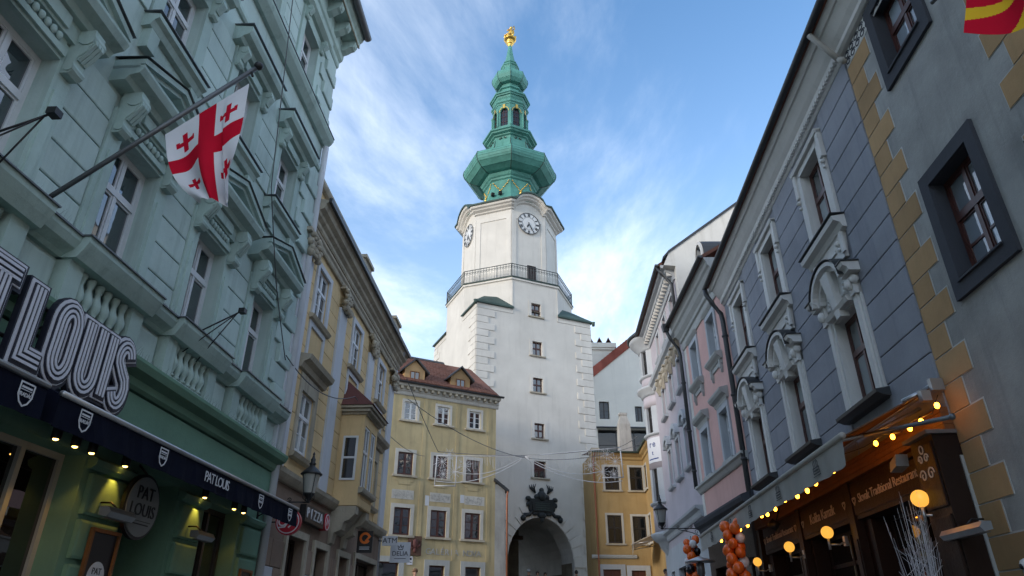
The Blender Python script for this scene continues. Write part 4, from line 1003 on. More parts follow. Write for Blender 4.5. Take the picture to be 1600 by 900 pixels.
fz = MB(); fz.box(0.02, GE - .02, -.012, 0, 10.14, 10.42); fzo = fz.build('frieze', 'white_trim', grey)
sc_ = MB()
x = .12
while x < GE - .1:
    for s_ in (-1, 1): stroke(sc_, [(x + .09 * cos(t) * (1 - t / 16), 10.28 + s_ * .065 + .06 * sin(t) * (1 - t / 16)) for t in lin(0, 8, 14)], .018, -.020, -.012)
    x += .2
tag(sc_.build('scroll_painting', 'slate_frame', fzo), kind='stuff')
cb = MB(); cb.tube([(.03, -.10, 10.30), (.03, -.26, 10.56), (.03, -.50, 10.94)], .05, 8); cb.tube([(.03, -.12, 10.34), (.14, -.10, 10.18)], .05, 8); cb.build('cable_duct', 'awning_grey', grey)
gutter(grey, 0.052, GE, .50, 11.02, .075); roof_slab(grey, .002, GE, -.46, 11.06, 3.4, 13.2, 'roof_tile')
# arched ground floor opening with dark frame
f = MB(); o_ = [(2.3 + .85 * cos(t), 2.1 + .85 * sin(t)) for t in lin(pi, 0, 17)]; i_ = [(2.3 + .68 * cos(t), 2.1 + .68 * sin(t)) for t in lin(pi, 0, 17)]
for k in range(16):
    a, b_, c, d = i_[k], i_[k + 1], o_[k + 1], o_[k]; f.hexa([(p[0], 0, p[1]) for p in (a, b_, c, d)] + [(p[0], -.07, p[1]) for p in (a, b_, c, d)])
f.box(1.45, 1.62, -.07, 0, .2, 2.1); f.box(2.98, 3.15, -.07, 0, .2, 2.1); f.build('arch_surround', 'slate_frame', grey)
f = MB(); f.py([(p[0], p[1]) for p in i_] + [(2.98, .3), (1.62, .3)], -.02, 0.0); f.build('pane', 'shop_glass', grey)
corn = MB(); corn.box(-.06, .0, -.05, .001, -1, 3.6); corn.build('corner_strip', 'grey_trim', grey)

# ------------------------------------------------------------------ next house towards the viewer, past the grey one
cream = thing('cream_townhouse', 'cream townhouse past the grey house, at the right edge of the photo', 'house', (*rpt(5.04), 0), yawroot(RP, RY, True))
cops = []
for c in (1.6, 4.0, 6.4, 8.8):
    cops += [(c - .5, c + .5, 4.9, 6.5, .2), (c - .5, c + .5, 8.2, 9.7, .2)]
cw = MB(); wall(cw, 0, 10.6, -1, 10.9, cops + [(.8, 3.2, .2, 3.0, .3), (4.4, 7.0, .2, 3.0, .3)], .2, 8.0); cw.build('wall', 'gable_white', cream)
for c in (1.6, 4.0, 6.4, 8.8):
    for z, h in ((4.9, 1.6), (8.2, 1.5)):
        window(cream, c, z, 1.0, h, .12, 'cool_white_frame', 'pane_glass', 2, .62, (1, 1))
        f = MB(); f.box(c - .66, c - .5, -.05, 0, z - .1, z + h + .15); f.box(c + .5, c + .66, -.05, 0, z - .1, z + h + .15); f.box(c - .5, c + .5, -.05, 0, z + h, z + h + .15); f.build('window_surround', 'white_trim', cream)
for a, b_ in ((.8, 3.2), (4.4, 7.0)): shop_window(cream, a, b_, .2, 3.0, .2, [(a + b_) / 2], 'dark_frame')
cornice(cream, 'eaves_cornice', [(.05, 10.5), (.1, 10.6), (.3, 10.8), (.4, 11.0)], .02, 10.6, 'white_trim'); gutter(cream, .02, 10.6, .46, 11.06, .075); roof_slab(cream, .02, 10.6, -.42, 11.1, 3.4, 13.3, 'roof_tile')

# ------------------------------------------------------------------ pink townhouse
pk0 = rpt(BF); PY = 0.6; PKL = 5.38
def along(P, yaw, s): a = radians(yaw); return (P[0] + sin(a) * s, P[1] + cos(a) * s)
pkf = along(pk0, PY, PKL)
pink = thing('pink_townhouse', 'narrow pink townhouse with grey stone sills, between the blue and the lilac house', 'house', (*pkf, 0), yawroot(pk0, PY, True))
def pu(s): return PKL - s
CP = [pu(1.60), pu(3.93)]
ops = []
for c in CP: ops += [(c - .42, c + .42, 6.18, 7.62, .30), (c - .42, c + .42, 9.32, 10.72, .30)]
wp = MB(); wall(wp, 0, PKL, 4.6, 11.5, ops, .3, 8.0); pw = wp.build('wall', 'pink_wall', pink)
wp = MB(); wall(wp, 0, PKL, -1, 4.6, [(.6, 4.6, 0, 3.4, .4)], .3, 8.0); wp.build('shop_wall', 'wood_dark', pink)
for c in CP:
    for z, h in ((6.18, 1.44), (9.32, 1.40)):
        window(pink, c, z, .84, h, .16, 'cool_white_frame', 'pane_pale', 2, .62, (2, 1), ft=.05, mt=.05)
        reveal(pink, c - .42, c + .42, z, z + h, .26, 'lilac_trim')
        f = MB()
        for sx in (-1, 1): a, b_ = sorted((c + sx * .42, c + sx * .58)); f.box(a, b_, -.05, 0, z - .08, z + h + .16)
        f.box(c - .42, c + .42, -.05, 0, z + h, z + h + .16); f.build('window_surround', 'lilac_trim', pink)
    # sill on small brackets above, hood below
    f = MB(); f.px([(0, 9.05), (-.06, 9.07), (-.10, 9.12), (-.18, 9.18), (-.22, 9.24), (-.22, 9.28), (0, 9.32)], c - .68, c + .68); f.box(c - .6, c + .6, -.04, 0, 8.92, 9.05)
    for sx in (-.52, .52): f.box(c + sx - .05, c + sx + .05, -.10, 0, 8.78, 9.05); f.py([(c + sx - .05, 8.78), (c + sx + .05, 8.78), (c + sx, 8.64)], -.07, 0)
    f.build('window_sill', 'old_stone_trim' if 0 else 'grey_trim', pink)
    f = MB(); f.px([(0, 7.82), (-.06, 7.84), (-.09, 7.92), (-.2, 7.98), (-.25, 8.06), (-.26, 8.12), (0, 8.18)], c - .70, c + .70); f.box(c - .58, c + .58, -.06, 0, 7.78, 7.84); f.build('window_hood', 'grey_trim', pink)
    f = MB(); f.px([(0, 10.88), (-.05, 10.9), (-.12, 10.98), (-.14, 11.02), (0, 11.05)], c - .62, c + .62); f.build('window_hood', 'grey_trim', pink)
    f = MB(); f.box(c - .5, c + .5, -.12, 0, 6.06, 6.14); f.build('window_sill', 'grey_trim', pink)
cornice(pink, 'string_course', [(.04, 5.78), (.08, 5.82), (.14, 5.92), (.20, 5.96), (.20, 6.02)], 0, PKL, 'grey_trim')
cornice(pink, 'eaves_cornice', [(.04, 11.02), (.06, 11.10), (.06, 11.3), (.12, 11.34), (.14, 11.44), (.24, 11.58), (.30, 11.74), (.36, 11.80), (.38, 11.90), (.46, 12.04)], 0, PKL, 'grey_trim')
gutter(pink, -.2, PKL + .05, .54, 12.08, .08); roof_slab(pink, 0, PKL, -.50, 12.12, 3.6, 14.6, 'roof_tile'); roof_slab(pink, 0, PKL, 3.6, 14.6, 8, 12, 'roof_tile')
downpipe(pink, [(-.12, -.54, 12.0), (-.12, -.53, 11.85), (-.1, -.42, 11.55), (-.06, -.18, 11.15), (-.06, -.14, 10.9), (-.06, -.14, 6.0)], .07, 'gutter_dark', [(-.06, -.14, z) for z in (9.8, 8.0, 6.6)])
hop = MB(); hop.hexa([(-.22, -.66, 11.88), (-.02, -.66, 11.88), (-.02, -.46, 11.88), (-.22, -.46, 11.88), (-.28, -.70, 12.16), (.02, -.70, 12.16), (.02, -.40, 12.16), (-.28, -.40, 12.16)]); hop.build('rain_hopper', 'gutter_dark', pink)
cornice(pink, 'shop_cornice', [(.14, 4.45), (.2, 4.5), (.24, 4.62), (.34, 4.70), (.38, 4.80), (.38, 4.86), (.05, 4.98)], 0, PKL, 'slate_frame')
shop_window(pink, .6, 4.6, 0, 3.4, .3, [2.0, 3.3], 'dark_frame', 'shop_glass', 2.6)
# round topped roof dormer
dm = MB(); pr = [(-.55, 12.3), (-.55, 13.6)] + [(.55 * cos(t), 13.6 + .6 * sin(t)) for t in lin(pi, 0, 11)][1:-1] + [(.55, 13.6), (.55, 12.3)]
dm.py([(2.0 + x, z + .35) for x, z in pr], .5, 3.2); dmo = dm.build('dormer', 'gutter_dark', pink)
g_ = MB(); g_.py([(2.0 + .38 * cos(t), 13.9 + .55 * sin(t)) for t in lin(0, 2 * pi, 21)[:-1]], .46, .49); g_.build('pane', 'pane_glass', dmo)
g_ = MB(); stroke(g_, [(2.0 + .43 * cos(t), 13.9 + .60 * sin(t)) for t in lin(0, 2 * pi, 21)[:-1]], .10, .43, .50, True); g_.build('dormer_frame', 'white_trim', dmo)

# ------------------------------------------------------------------ lilac townhouse with round bay
LP0 = pkf; LY = 2.8; LLN = 8.8
lf_ = along(LP0, LY, LLN)
lilac = thing('lilac_townhouse', 'pale lilac townhouse with blue grey trim and round corner bay', 'house', (*lf_, 0), yawroot(LP0, LY, True))
def lu(s): return LLN - s
CLs = [lu(1.15), lu(3.1), lu(5.0)]
ops = []
for c in CLs: ops += [(c - .36, c + .36, 7.15, 8.45, .22), (c - .36, c + .36, 10.05, 11.25, .22), (c - .34, c + .34, 12.75, 13.85, .22)]
wl_ = MB(); wall(wl_, 0, LLN, 4.8, 14.6, ops, .22, 7.0); lw = wl_.build('wall', 'lilac_wall', lilac)
wl_ = MB(); wall(wl_, 0, LLN, -1, 4.8, [(1.2, 2.0, 0, 3.9, .3), (3.0, 4.6, 0, 3.9, .3), (5.6, 7.8, 0, 3.9, .3)], .22, 7.0); wl_.build('shop_wall', 'lilac_trim', lilac)
for a, b_ in ((1.2, 2.0), (3.0, 4.6), (5.6, 7.8)): shop_window(lilac, a, b_, .2, 3.9, .2, [(a + b_) / 2] if b_ - a > 1 else [], 'dark_frame')
for c in CLs:
    window(lilac, c, 7.15, .72, 1.3, .14, 'cool_white_frame', 'pane_dark', 2, .62, (1, 1), ft=.05)
    window(lilac, c, 10.05, .72, 1.2, .14, 'cool_white_frame', 'pane_dark', 2, .62, (1, 1), ft=.05)
    window(lilac, c, 12.75, .68, 1.1, .14, 'cool_white_frame', 'pane_dark', 2, None, (2,), ft=.05)
    for z0, z1, w_ in ((7.0, 8.6, .36), (9.95, 11.3, .36), (12.65, 13.95, .34)):
        f = MB()
        for sx in (-1, 1): a, b_ = sorted((c + sx * w_, c + sx * (w_ + .16))); f.box(a, b_, -.05, 0, z0, z1)
        f.box(c - w_, c + w_, -.05, 0, z1 - .12, z1); f.build('window_surround', 'lilac_trim', lilac)
        f = MB(); f.px([(0, z0 - .12), (-.14, z0 - .10), (-.18, z0 - .03), (0, z0 + .02)], c - .56, c + .56); f.build('window_sill', 'lilac_trim', lilac)
    f = MB(); archband(f, .38, .30, .60, .48, -.20, 0, 0); hmesh = f.mesh('arched_hood', 'lilac_trim'); ho = put('arched_hood', hmesh, lilac, (c, 0, 8.62))
    f = MB(); f.sphere((0, -.08, .12), .16, 8, 6, (1.2, .6, 1)); f.box(-.52, .52, -.05, 0, 0, .06); put('hood_ornament', f.mesh('hood_ornament', 'lilac_trim'), ho)
    for sx in (-.5, .5):
        h_ = MB(); h_.box(-.07, .07, -.12, 0, -.7, 0); h_.sphere((0, -.16, -.16), .11, 7, 6, (.8, .8, 1.2)); h_.tube([(0, -.1, -.3), (0, -.17, -.45), (0, -.08, -.65)], [.09, .07, .03], 6); h_.box(-.11, .11, -.2, 0, 0, .07)
        h_.build('herm_pilaster', 'old_stone_trim', lilac, (c + sx, -.03, 11.75))
prof_mid = [(.05, 11.85), (.10, 11.9), (.12, 12.0), (.24, 12.06), (.28, 12.16), (.28, 12.22)]
cornice(lilac, 'middle_cornice', prof_mid, 0, LLN, 'lilac_trim')
cornice(lilac, 'string_course', [(.06, 12.5), (.1, 12.54), (.1, 12.6)], 0, LLN, 'lilac_trim')
cornice(lilac, 'lower_cornice', [(.06, 5.1), (.10, 5.16), (.12, 5.3), (.26, 5.38), (.28, 5.46)], 0, LLN, 'lilac_trim')
cornice(lilac, 'eaves_cornice', [(.05, 14.1), (.08, 14.16), (.1, 14.3), (.34, 14.46), (.36, 14.56), (.5, 14.62), (.54, 14.74)], 0, LLN, 'lilac_trim')
mo = MB(); mo.box(-.06, .06, -.30, -.08, 14.28, 14.44); mom2 = mo.mesh('modillion', 'white_trim')
x = .2
while x < LLN - .1: put('modillion', mom2, lilac, (x, 0, 0)); x += .34
gutter(lilac, -.2, LLN, .64, 14.78, .09); roof_slab(lilac, 0, LLN, -.6, 14.8, 5.2, 18.6, 'roof_tile'); roof_slab(lilac, 0, LLN, 5.2, 18.6, 9, 15.5, 'roof_tile')
fwl = MB(); fwl.py([(0, 0)], 0, 0) if 0 else None
fwl.px([(-.45, 14.55), (-.2, 15.1), (5.2, 19.1), (8.0, 17.0), (8.0, 5), (0.0, 5), (0.0, 14.5)], LLN + .001, LLN + .35); fwl.build('firewall', 'firewall_white', lilac)
fwc = MB(); fwc.px([(-.46, 14.9), (-.46, 14.82), (-.2, 15.1), (5.2, 19.1), (5.2, 19.2), (-.2, 15.2)], LLN - .03, LLN + .40); fwc.build('firewall_coping', 'gutter_dark', lilac)
dpp = downpipe(lilac, [(LLN - .12, -.64, 14.7), (LLN - .1, -.5, 14.4), (LLN - .06, -.14, 13.9), (LLN - .06, -.13, 12.4)], .065, 'gutter_dark')
# bay: cylinder at the corner with windows between bands
BR = 1.0; bx, by = 0.65, 0.55
def bayring(name, prof, mat):
    mb = MB(); mb.lathe(prof, 40, (bx, by)); return mb.build(name, mat, lilac)
bayring('bay_cornice', [(BR, 14.05), (BR + .06, 14.12), (BR + .08, 14.22), (BR + .30, 14.42), (BR + .34, 14.5), (BR + .42, 14.56), (BR + .46, 14.70), (BR + .3, 14.9)], 'lilac_trim')
bayring('bay_roof', [(BR + .50, 14.72), (BR + .56, 14.76), (BR + .56, 14.86), (.7, 15.6), (.05, 15.9)], 'gutter_dark')
for z0, z1 in ((12.78, 14.05), (9.95, 11.2), (6.85, 8.3)):
    for k in range(5):
        a0 = radians(198 + k * 40); 
        # piers between the bay windows
        mb = MB(); mb.lathe([(BR, z0), (BR, z1)], 4, (bx, by), a0 - radians(9), True, False, radians(18)); mb.lathe([(BR - .2, z0), (BR - .2, z1)], 4, (bx, by), a0 - radians(9), True, False, radians(18))
        for e in (-9, 9):
            p = a0 + radians(e); mb.add([(bx + BR * cos(p), by + BR * sin(p), z0), (bx + (BR - .2) * cos(p), by + (BR - .2) * sin(p), z0), (bx + (BR - .2) * cos(p), by + (BR - .2) * sin(p), z1), (bx + BR * cos(p), by + BR * sin(p), z1)], [(0, 1, 2, 3)])
        mb.build('bay_pier', 'lilac_trim', lilac)
        if k < 4:
            ac = radians(218 + k * 40); ww = 2 * (BR - .08) * sin(radians(11)) * 1.0
            o = window(lilac, 0, 0, ww, z1 - z0, 0, 'dark_frame', 'pane_glass', 2, .62, (1, 1), ft=.045, mt=.04)
            o.location = (bx + (BR - .13) * cos(ac), by + (BR - .13) * sin(ac), z0); o.rotation_euler = (0, 0, ac + pi / 2)
for z0, z1, mat in ((12.15, 12.78, 'lilac_wall'), (11.2, 11.75, 'lilac_wall'), (8.3, 9.95, 'lilac_wall'), (5.55, 6.85, 'lilac_wall')):
    bayring('bay_band', [(BR - .25, z0), (BR, z0), (BR, z1), (BR - .25, z1)], mat)
for z in (12.70, 9.85, 6.75): bayring('bay_sill', [(BR, z - .06), (BR + .10, z), (BR + .12, z + .06), (BR - .1, z + .10)], 'lilac_trim')
bayring('bay_string', [(BR, 11.72), (BR + .10, 11.82), (BR + .12, 11.95), (BR + .26, 12.04), (BR + .28, 12.14), (BR, 12.18)], 'lilac_trim')
bayring('bay_base', [(.35, 4.3), (.5, 4.55), (.8, 4.9), (BR - .1, 5.15), (BR + .02, 5.2), (BR + .12, 5.3), (BR + .2, 5.42), (BR + .2, 5.5), (BR, 5.56)], 'lilac_trim')

# ------------------------------------------------------------------ ochre corner house right of the tower
ochre = thing('ochre_corner_house', 'yellow ochre corner house with dark windows beside the tower', 'house', (4.75, 44.1, -.35), radians(6))
OL = 3.82
W1s = [(1.20, 2.12, 10.05, 11.5), (2.84, 3.68, 10.05, 11.5), (1.20, 2.10, 6.85, 8.5), (2.80, 3.66, 6.85, 8.45)]
wo = MB(); wall(wo, .42, OL, -1, 12.3, [(*w, .14) for w in W1s] + [(.75, 1.85, 2.5, 5.35, .2), (2.5, 3.4, 2.5, 5.3, .2)], .14, 3.0); ow = wo.build('wall', 'ochre_house', ochre)
def owin(root, u0, u1, z0, z1, cols=2):
    window(root, (u0 + u1) / 2, z0, u1 - u0, z1 - z0, .06, 'dark_frame', 'pane_dark', cols, .55, (1, 1), ft=.06, mt=.05)
    f = MB(); t = .13; f.box(u0 - t, u0, -.03, 0, z0 - .02, z1 + t); f.box(u1, u1 + t, -.03, 0, z0 - .02, z1 + t); f.box(u0, u1, -.03, 0, z1, z1 + t); f.build('window_surround', 'window_band_white', root)
    f = MB(); f.box(u0 - .2, u1 + .2, -.10, .01, z0 - .12, z0 - .02); f.build('window_sill', 'old_stone_trim', root)
for w in W1s: owin(ochre, *w)
cornice(ochre, 'eaves_cornice', [(.04, 11.95), (.08, 12.0), (.10, 12.12), (.24, 12.24), (.30, 12.36)], .40, OL + .1, 'ochre_house')
gutter(ochre, .38, OL + .3, .36, 12.42, .09, 'copper_dull')
cornice(ochre, 'string_course', [(.03, 5.95), (.10, 6.0), (.12, 6.12), (.02, 6.18)], .1, 2.9, 'grey_trim')
for u0, u1, z1 in ((.75, 1.85, 5.35), (2.5, 3.4, 5.3)):
    f = MB(); t = .28; f.box(u0 - t, u0, -.06, 0, 2.4, z1 + t); f.box(u1, u1 + t, -.06, 0, 2.4, z1 + t); f.box(u0, u1, -.06, 0, z1, z1 + t); f.build('door_surround', 'lilac_trim', ochre)
    d = MB(); d.box(u0, u1, .10, .16, 2.5, z1); do = d.build('door', 'wood_warm' if 0 else 'brown_frame', ochre)
    for k in range(2):
        for j in range(2):
            p = MB(); xw = (u1 - u0) / 2; p.chamf(u0 + k * xw + .06, u0 + (k + 1) * xw - .06, 2.7 + j * 1.35, 3.9 + j * 1.35, .10, .07, .03); p.build('door_panel', 'brown_frame', do)
# side wing towards the viewer
wing = MB(); wall(wing, 0, 8.0, -1, 12.3, [(.18, 1.0, 10.05, 11.5, .14), (.18, 1.0, 6.85, 8.45, .14)], .14, 3.0)
rz_w = radians(-84)
wing_o = wing.build('side_wing', 'ochre_house', ochre, (OL, 0, 0), -radians(98))
for (u0, u1, z0, z1) in ((.18, 1.0, 10.05, 11.5), (.18, 1.0, 6.85, 8.45)):
    f = MB(); w_, h_ = u1 - u0, z1 - z0
    for b_ in ((u0, u0 + .05, z0, z1), (u1 - .05, u1, z0, z1), (u0 + .05, u1 - .05, z0, z0 + .05), (u0 + .05, u1 - .05, z1 - .05, z1), (u0 + .05, u1 - .05, z0 + h_ * .55, z0 + h_ * .55 + .05)): f.box(b_[0], b_[1], .05, .11, b_[2], b_[3])
    f.build('window_frame', 'dark_frame', wing_o)
    p = MB(); p.box(u0 + .04, u1 - .04, .09, .10, z0 + .04, z1 - .04); p.build('pane', 'pane_dark', wing_o)
    f = MB(); f.box(u0 - .12, u0, -.03, 0, z0, z1 + .12); f.box(u1, u1 + .12, -.03, 0, z0, z1 + .12); f.box(u0, u1, -.03, 0, z1, z1 + .12); f.box(u0 - .2, u1 + .2, -.1, .0, z0 - .12, z0 - .01); f.build('window_surround', 'window_band_white', wing_o)
f = MB(); f.px([(0, 11.95), (-.08, 12.0), (-.10, 12.12), (-.24, 12.24), (-.30, 12.36), (0, 12.36)], 0.0, 8.0); f.build('eaves_cornice', 'ochre_house', wing_o)
f = MB(); f.px([(-.40, 12.38), (-.28, 12.36), (-.28, 12.48), (-.42, 12.48)], -.2, 8.0); f.build('gutter', 'copper_dull', wing_o)
f = MB(); f.add([(.38, -.4, 12.45), (OL + .3, -.4, 12.45), (OL + .9, 3.2, 12.95), (.38, 3.2, 12.95)], [(0, 1, 2, 3)]); f.build('roof', 'roof_red_sheet', ochre)
f = MB(); f.add([(OL + .3, -.45, 12.45), (OL - 1.0, -8.0, 12.45), (OL + 2.2, -7.5, 17.5), (OL + 2.4, 2.0, 17.0)], [(0, 1, 2, 3)]); f.build('roof', 'roof_red_sheet', ochre)
ch = MB(); ch.hexa([(2.55, .75, 11.9), (3.45, .75, 11.9), (3.45, 1.5, 11.9), (2.55, 1.5, 11.9), (2.62, .8, 14.6), (3.38, .8, 14.6), (3.38, 1.45, 14.6), (2.62, 1.45, 14.6)])
ch.hexa([(2.62, .8, 14.6), (3.38, .8, 14.6), (3.38, 1.45, 14.6), (2.62, 1.45, 14.6), (2.80, .95, 15.25), (3.20, .95, 15.25), (3.20, 1.3, 15.25), (2.80, 1.3, 15.25)]); ch.box(2.74, 3.26, .9, 1.35, 15.25, 15.40)
ch.build('chimney', 'chimney_render', ochre)
downpipe(ochre, [(.47, -.10, 12.35), (.5, -.08, 12.1), (.5, -.08, 5.3), (.5, -.08, 2)], .055, 'copper_pipe')
f = MB(); f.tube([(.62, -.36, 12.38), (.55, -.2, 12.2), (.5, -.08, 12.05)], .05, 6); f.build('pipe_elbow', 'copper_pipe', ochre)
f = MB(); f.box(.42, .95, -.05, 1.0, 12.4, 12.7); f.build('parapet_stub', 'old_stone_trim', ochre)
# small awning over its shop
aw = thing('shop_awning', 'small cream awning projecting over the ochre corner house shop', 'awning', (8.45, 42.4, 0), radians(-98))
f = MB(); f.px([(0, 6.6), (-1.35, 6.05), (-1.35, 6.0), (0, 6.55)], -.6, 2.6); f.px([(-1.35, 6.05), (-1.37, 5.66), (-1.36, 5.66), (-1.34, 6.05)], -.6, 2.6); f.build('canopy', 'awning_cream', aw)
f = MB(); f.box(-.6, 2.6, -1.38, -1.32, 6.0, 6.08)
for x in (-.5, 2.5): f.tube([(x, 0, 6.2), (x, -1.3, 6.0)], .025, 5)
f.build('awning_frame', 'metal_light', aw)
# ------------------------------------------------------------------ white gable house behind
gab = thing('white_gable_house', 'white gabled house with red tiled verge and capped chimney behind the ochre house', 'house', (7.2, 58.5, 0), radians(3))
wgm = MB()
gp = [(0, -1), (11.5, -1), (11.5, 20.5), (4.15, 26.0), (-.3, 22.0), (-.3, -1)]
wo_ = [(.55, 1.45, 18.4, 20.0), (3.75, 4.4, 18.2, 19.6)]
wall(wgm, -.3, 11.5, -1, 20.5, [(*w, .3) for w in wo_] + [(.3, 6.2, 14.8, 17.55, .8)], .3, 9.0)
wgm.py([(-.3, 20.5), (11.5, 20.5), (4.15, 26.0), (-.3, 22.3)], 0, 9)
wgm.build('wall', 'gable_white', gab)
for u0, u1, z0, z1 in wo_:
    window(gab, (u0 + u1) / 2, z0, u1 - u0, z1 - z0, .2, 'dark_frame', 'pane_dark', 2, None, (2,), ft=.05)
shop_window(gab, .3, 6.2, 14.6, 17.55, .5, [2.0, 3.6, 5.0], 'dark_frame', 'pane_dark', 16.2)
f = MB(); f.px([(-.5, 17.62), (-.5, 17.56), (0, 17.6), (0, 17.72)], .1, 6.5); f.build('canopy_roof', 'zinc', gab)
for a, b_ in (((-.6, 22.25), (4.15, 26.2)), ((4.15, 26.2), (11.8, 20.5))):
    n_ = int(hypot(b_[0] - a[0], b_[1] - a[1]) / .34)
    for k in range(n_):
        t0, t1 = k / n_, (k + 1) / n_; p = (a[0] + (b_[0] - a[0]) * t0, a[1] + (b_[1] - a[1]) * t0); q = (a[0] + (b_[0] - a[0]) * t1, a[1] + (b_[1] - a[1]) * t1)
        f = MB(); lo_ = .62 if a[0] < 0 else .2; f.hexa([(p[0], -.12, p[1] - lo_), (q[0], -.12, q[1] - lo_), (q[0], .4, q[1] - lo_), (p[0], .4, p[1] - lo_), (p[0], -.16, p[1] + .34), (q[0], -.16, q[1] + .29), (q[0], .4, q[1] + .29), (p[0], .4, p[1] + .34)]); f.build('verge_tile', 'verge_red', gab)
f = MB(); f.add([(-.6, .3, 22.5), (4.15, .3, 26.45), (4.15, 9, 26.45), (-.6, 9, 22.5)], [(0, 1, 2, 3)]); f.add([(11.8, .3, 20.8), (4.15, .3, 26.45), (4.15, 9, 26.45), (11.8, 9, 20.8)], [(0, 1, 2, 3)]); f.build('roof', 'roof_tile', gab)
f = MB(); f.box(.05, 2.4, .9, 1.9, 22.0, 25.3); f.box(-.1, 2.55, .75, 2.05, 25.3, 25.5); f.box(-.2, 2.65, .65, 2.15, 25.5, 25.95); cho = f.build('chimney', 'gable_white', gab)
for k in range(3):
    f = MB(); x = .25 + k * .85
    f.py([(x - .30, 25.95), (x, 26.55), (x + .30, 25.95), (x + .22, 25.95), (x, 26.40), (x - .22, 25.95)], .75, 1.9); f.build('chimney_cap', 'roof_red_sheet', cho)

# ------------------------------------------------------------------ beige townhouse with oriel (left)
beige_o = along(GL, GY, 13.05)
beige = thing('beige_townhouse', 'ornate sandy townhouse with pale pilasters and boxed oriel above brown shop fronts', 'house', (*beige_o, 0), yawroot(GL, GY))
BL = 9.5
CU = [1.35, 4.55, 7.6]
ops = [(c - .42, c + .42, 8.05, 9.25, .14) for c in CU] + [(c - .44, c + .44, 4.98, 6.25, .14) for c in (1.35, 7.6)]
wb = MB(); wall(wb, 0, BL, 4.4, 10.2, ops, .14, 8.0); bgw = wb.build('wall', 'beige_wall', beige)
wb = MB(); wall(wb, 0, BL, -1, 4.4, [(1.3, 2.4, 0, 3.35, .3), (3.1, 4.0, 0, 3.3, .35), (5.0, 5.9, 0, 3.3, .3), (6.6, 8.9, 0, 3.4, .3)], .3, 8.0); bgs = wb.build('shop_wall', 'brown_stone', beige)
for c in CU:
    window(beige, c, 8.05, .84, 1.2, .03, 'cool_white_frame', 'pane_glass', 2, .60, (2, 1), ft=.05, mt=.05)
    f = MB()
    for sx in (-1, 1): a, b_ = sorted((c + sx * .42, c + sx * .56)); f.box(a, b_, -.05, 0, 8.0, 9.38)
    f.box(c - .42, c + .42, -.05, 0, 9.25, 9.38); f.build('window_surround', 'pale_pilaster', beige)
    f = MB(); f.px([(0, 7.86), (-.10, 7.88), (-.15, 7.95), (0, 8.0)], c - .66, c + .66); f.build('window_sill', 'old_stone_trim', beige)
    f = MB()
    for b_ in ((c - .56, c - .44, 6.95, 7.86), (c + .44, c + .56, 6.95, 7.86), (c - .44, c + .44, 7.74, 7.86), (c - .44, c + .44, 6.95, 7.03)): f.box(b_[0], b_[1], -.04, 0, b_[2], b_[3])
    f.build('apron_panel', 'pale_pilaster', beige)
for c in (1.35, 7.6):
    window(beige, c, 4.98, .88, 1.27, .03, 'cool_white_frame', 'pane_pale', 2, .60, (2, 1), ft=.05, mt=.05)
    f = MB()
    for sx in (-1, 1): a, b_ = sorted((c + sx * .44, c + sx * .60)); f.box(a, b_, -.05, 0, 4.9, 6.6)
    f.box(c - .44, c + .44, -.05, 0, 6.25, 6.6); f.build('window_surround', 'old_stone_trim', beige)
    f = MB(); f.px([(0, 6.62), (-.10, 6.64), (-.14, 6.74), (-.26, 6.80), (-.30, 6.90), (0, 6.95)], c - .86, c + .86); f.build('window_hood', 'old_stone_trim', beige)
    f = MB(); f.px([(0, 4.78), (-.12, 4.80), (-.16, 4.88), (0, 4.92)], c - .66, c + .66); f.build('window_sill', 'old_stone_trim', beige)
PIL = [0.12, 3.0, 6.15, 9.1]
for k, c in enumerate(PIL):
    f = MB(); f.box(c - .30, c + .30, -.07, 0, 4.5, 9.05); po = f.build('pilaster', 'pale_pilaster', beige)
    f = MB()                                    # carved capital
    for i in range(26):
        a = random.uniform(-1, 1); f.sphere((c + .30 * a, -.12 - .06 * random.random(), 9.05 + .5 * random.random()), random.uniform(.05, .10), 6, 4, (1, 1, random.uniform(.7, 1.4)))
    f.box(c - .38, c + .38, -.16, 0, 9.55, 9.64); f.build('capital', 'old_stone_trim', po)
segs = [(a + .31, b_ - .31) for a, b_ in zip(PIL[:-1], PIL[1:])]
for (a, b_), c in zip(segs, CU):
    lo = c in (1.35, 7.6)
    for s0, s1 in ((a, c - .60), (c + .60, b_)):
        if s1 - s0 > .12: courses(bgw, [(s0, s1)], lin(4.55, 9.40, 14), .022, 'beige_wall', .008, .014)
cornice(beige, 'architrave', [(.06, 9.62), (.08, 9.66), (.08, 9.74), (.12, 9.78), (.12, 9.84)], 0, BL, 'old_stone_trim')
cornice(beige, 'main_cornice', [(.05, 10.0), (.08, 10.04), (.08, 10.12), (.16, 10.18), (.18, 10.24), (.28, 10.30), (.31, 10.40), (.35, 10.44), (.37, 10.50), (.08, 10.56)], 0, BL + .5, 'old_stone_trim')
f = MB(); f.box(0, BL, .0, .8, 10.2, 11.15); f.build('attic', 'beige_wall', beige)
cornice(beige, 'attic_coping', [(.02, 11.02), (.08, 11.05), (.12, 11.12), (.12, 11.2)], 0, BL, 'old_stone_trim')
for x in (4.6, 8.9):
    f = MB(); f.box(x - .4, x + .4, -.10, .5, 10.75, 11.35); f.box(x - .46, x + .46, -.16, .5, 11.35, 11.45); f.build('attic_pier', 'old_stone_trim', beige)
roof_slab(beige, 0, BL, .3, 11.3, 4.5, 13.0, 'roof_tile'); roof_slab(beige, 0, BL, 4.5, 13.0, 8, 11.0, 'roof_tile')
cornice(beige, 'shop_cornice', [(.08, 4.24), (.12, 4.28), (.18, 4.36), (.20, 4.44), (.04, 4.5)], 0, 4.0, 'old_stone_trim')
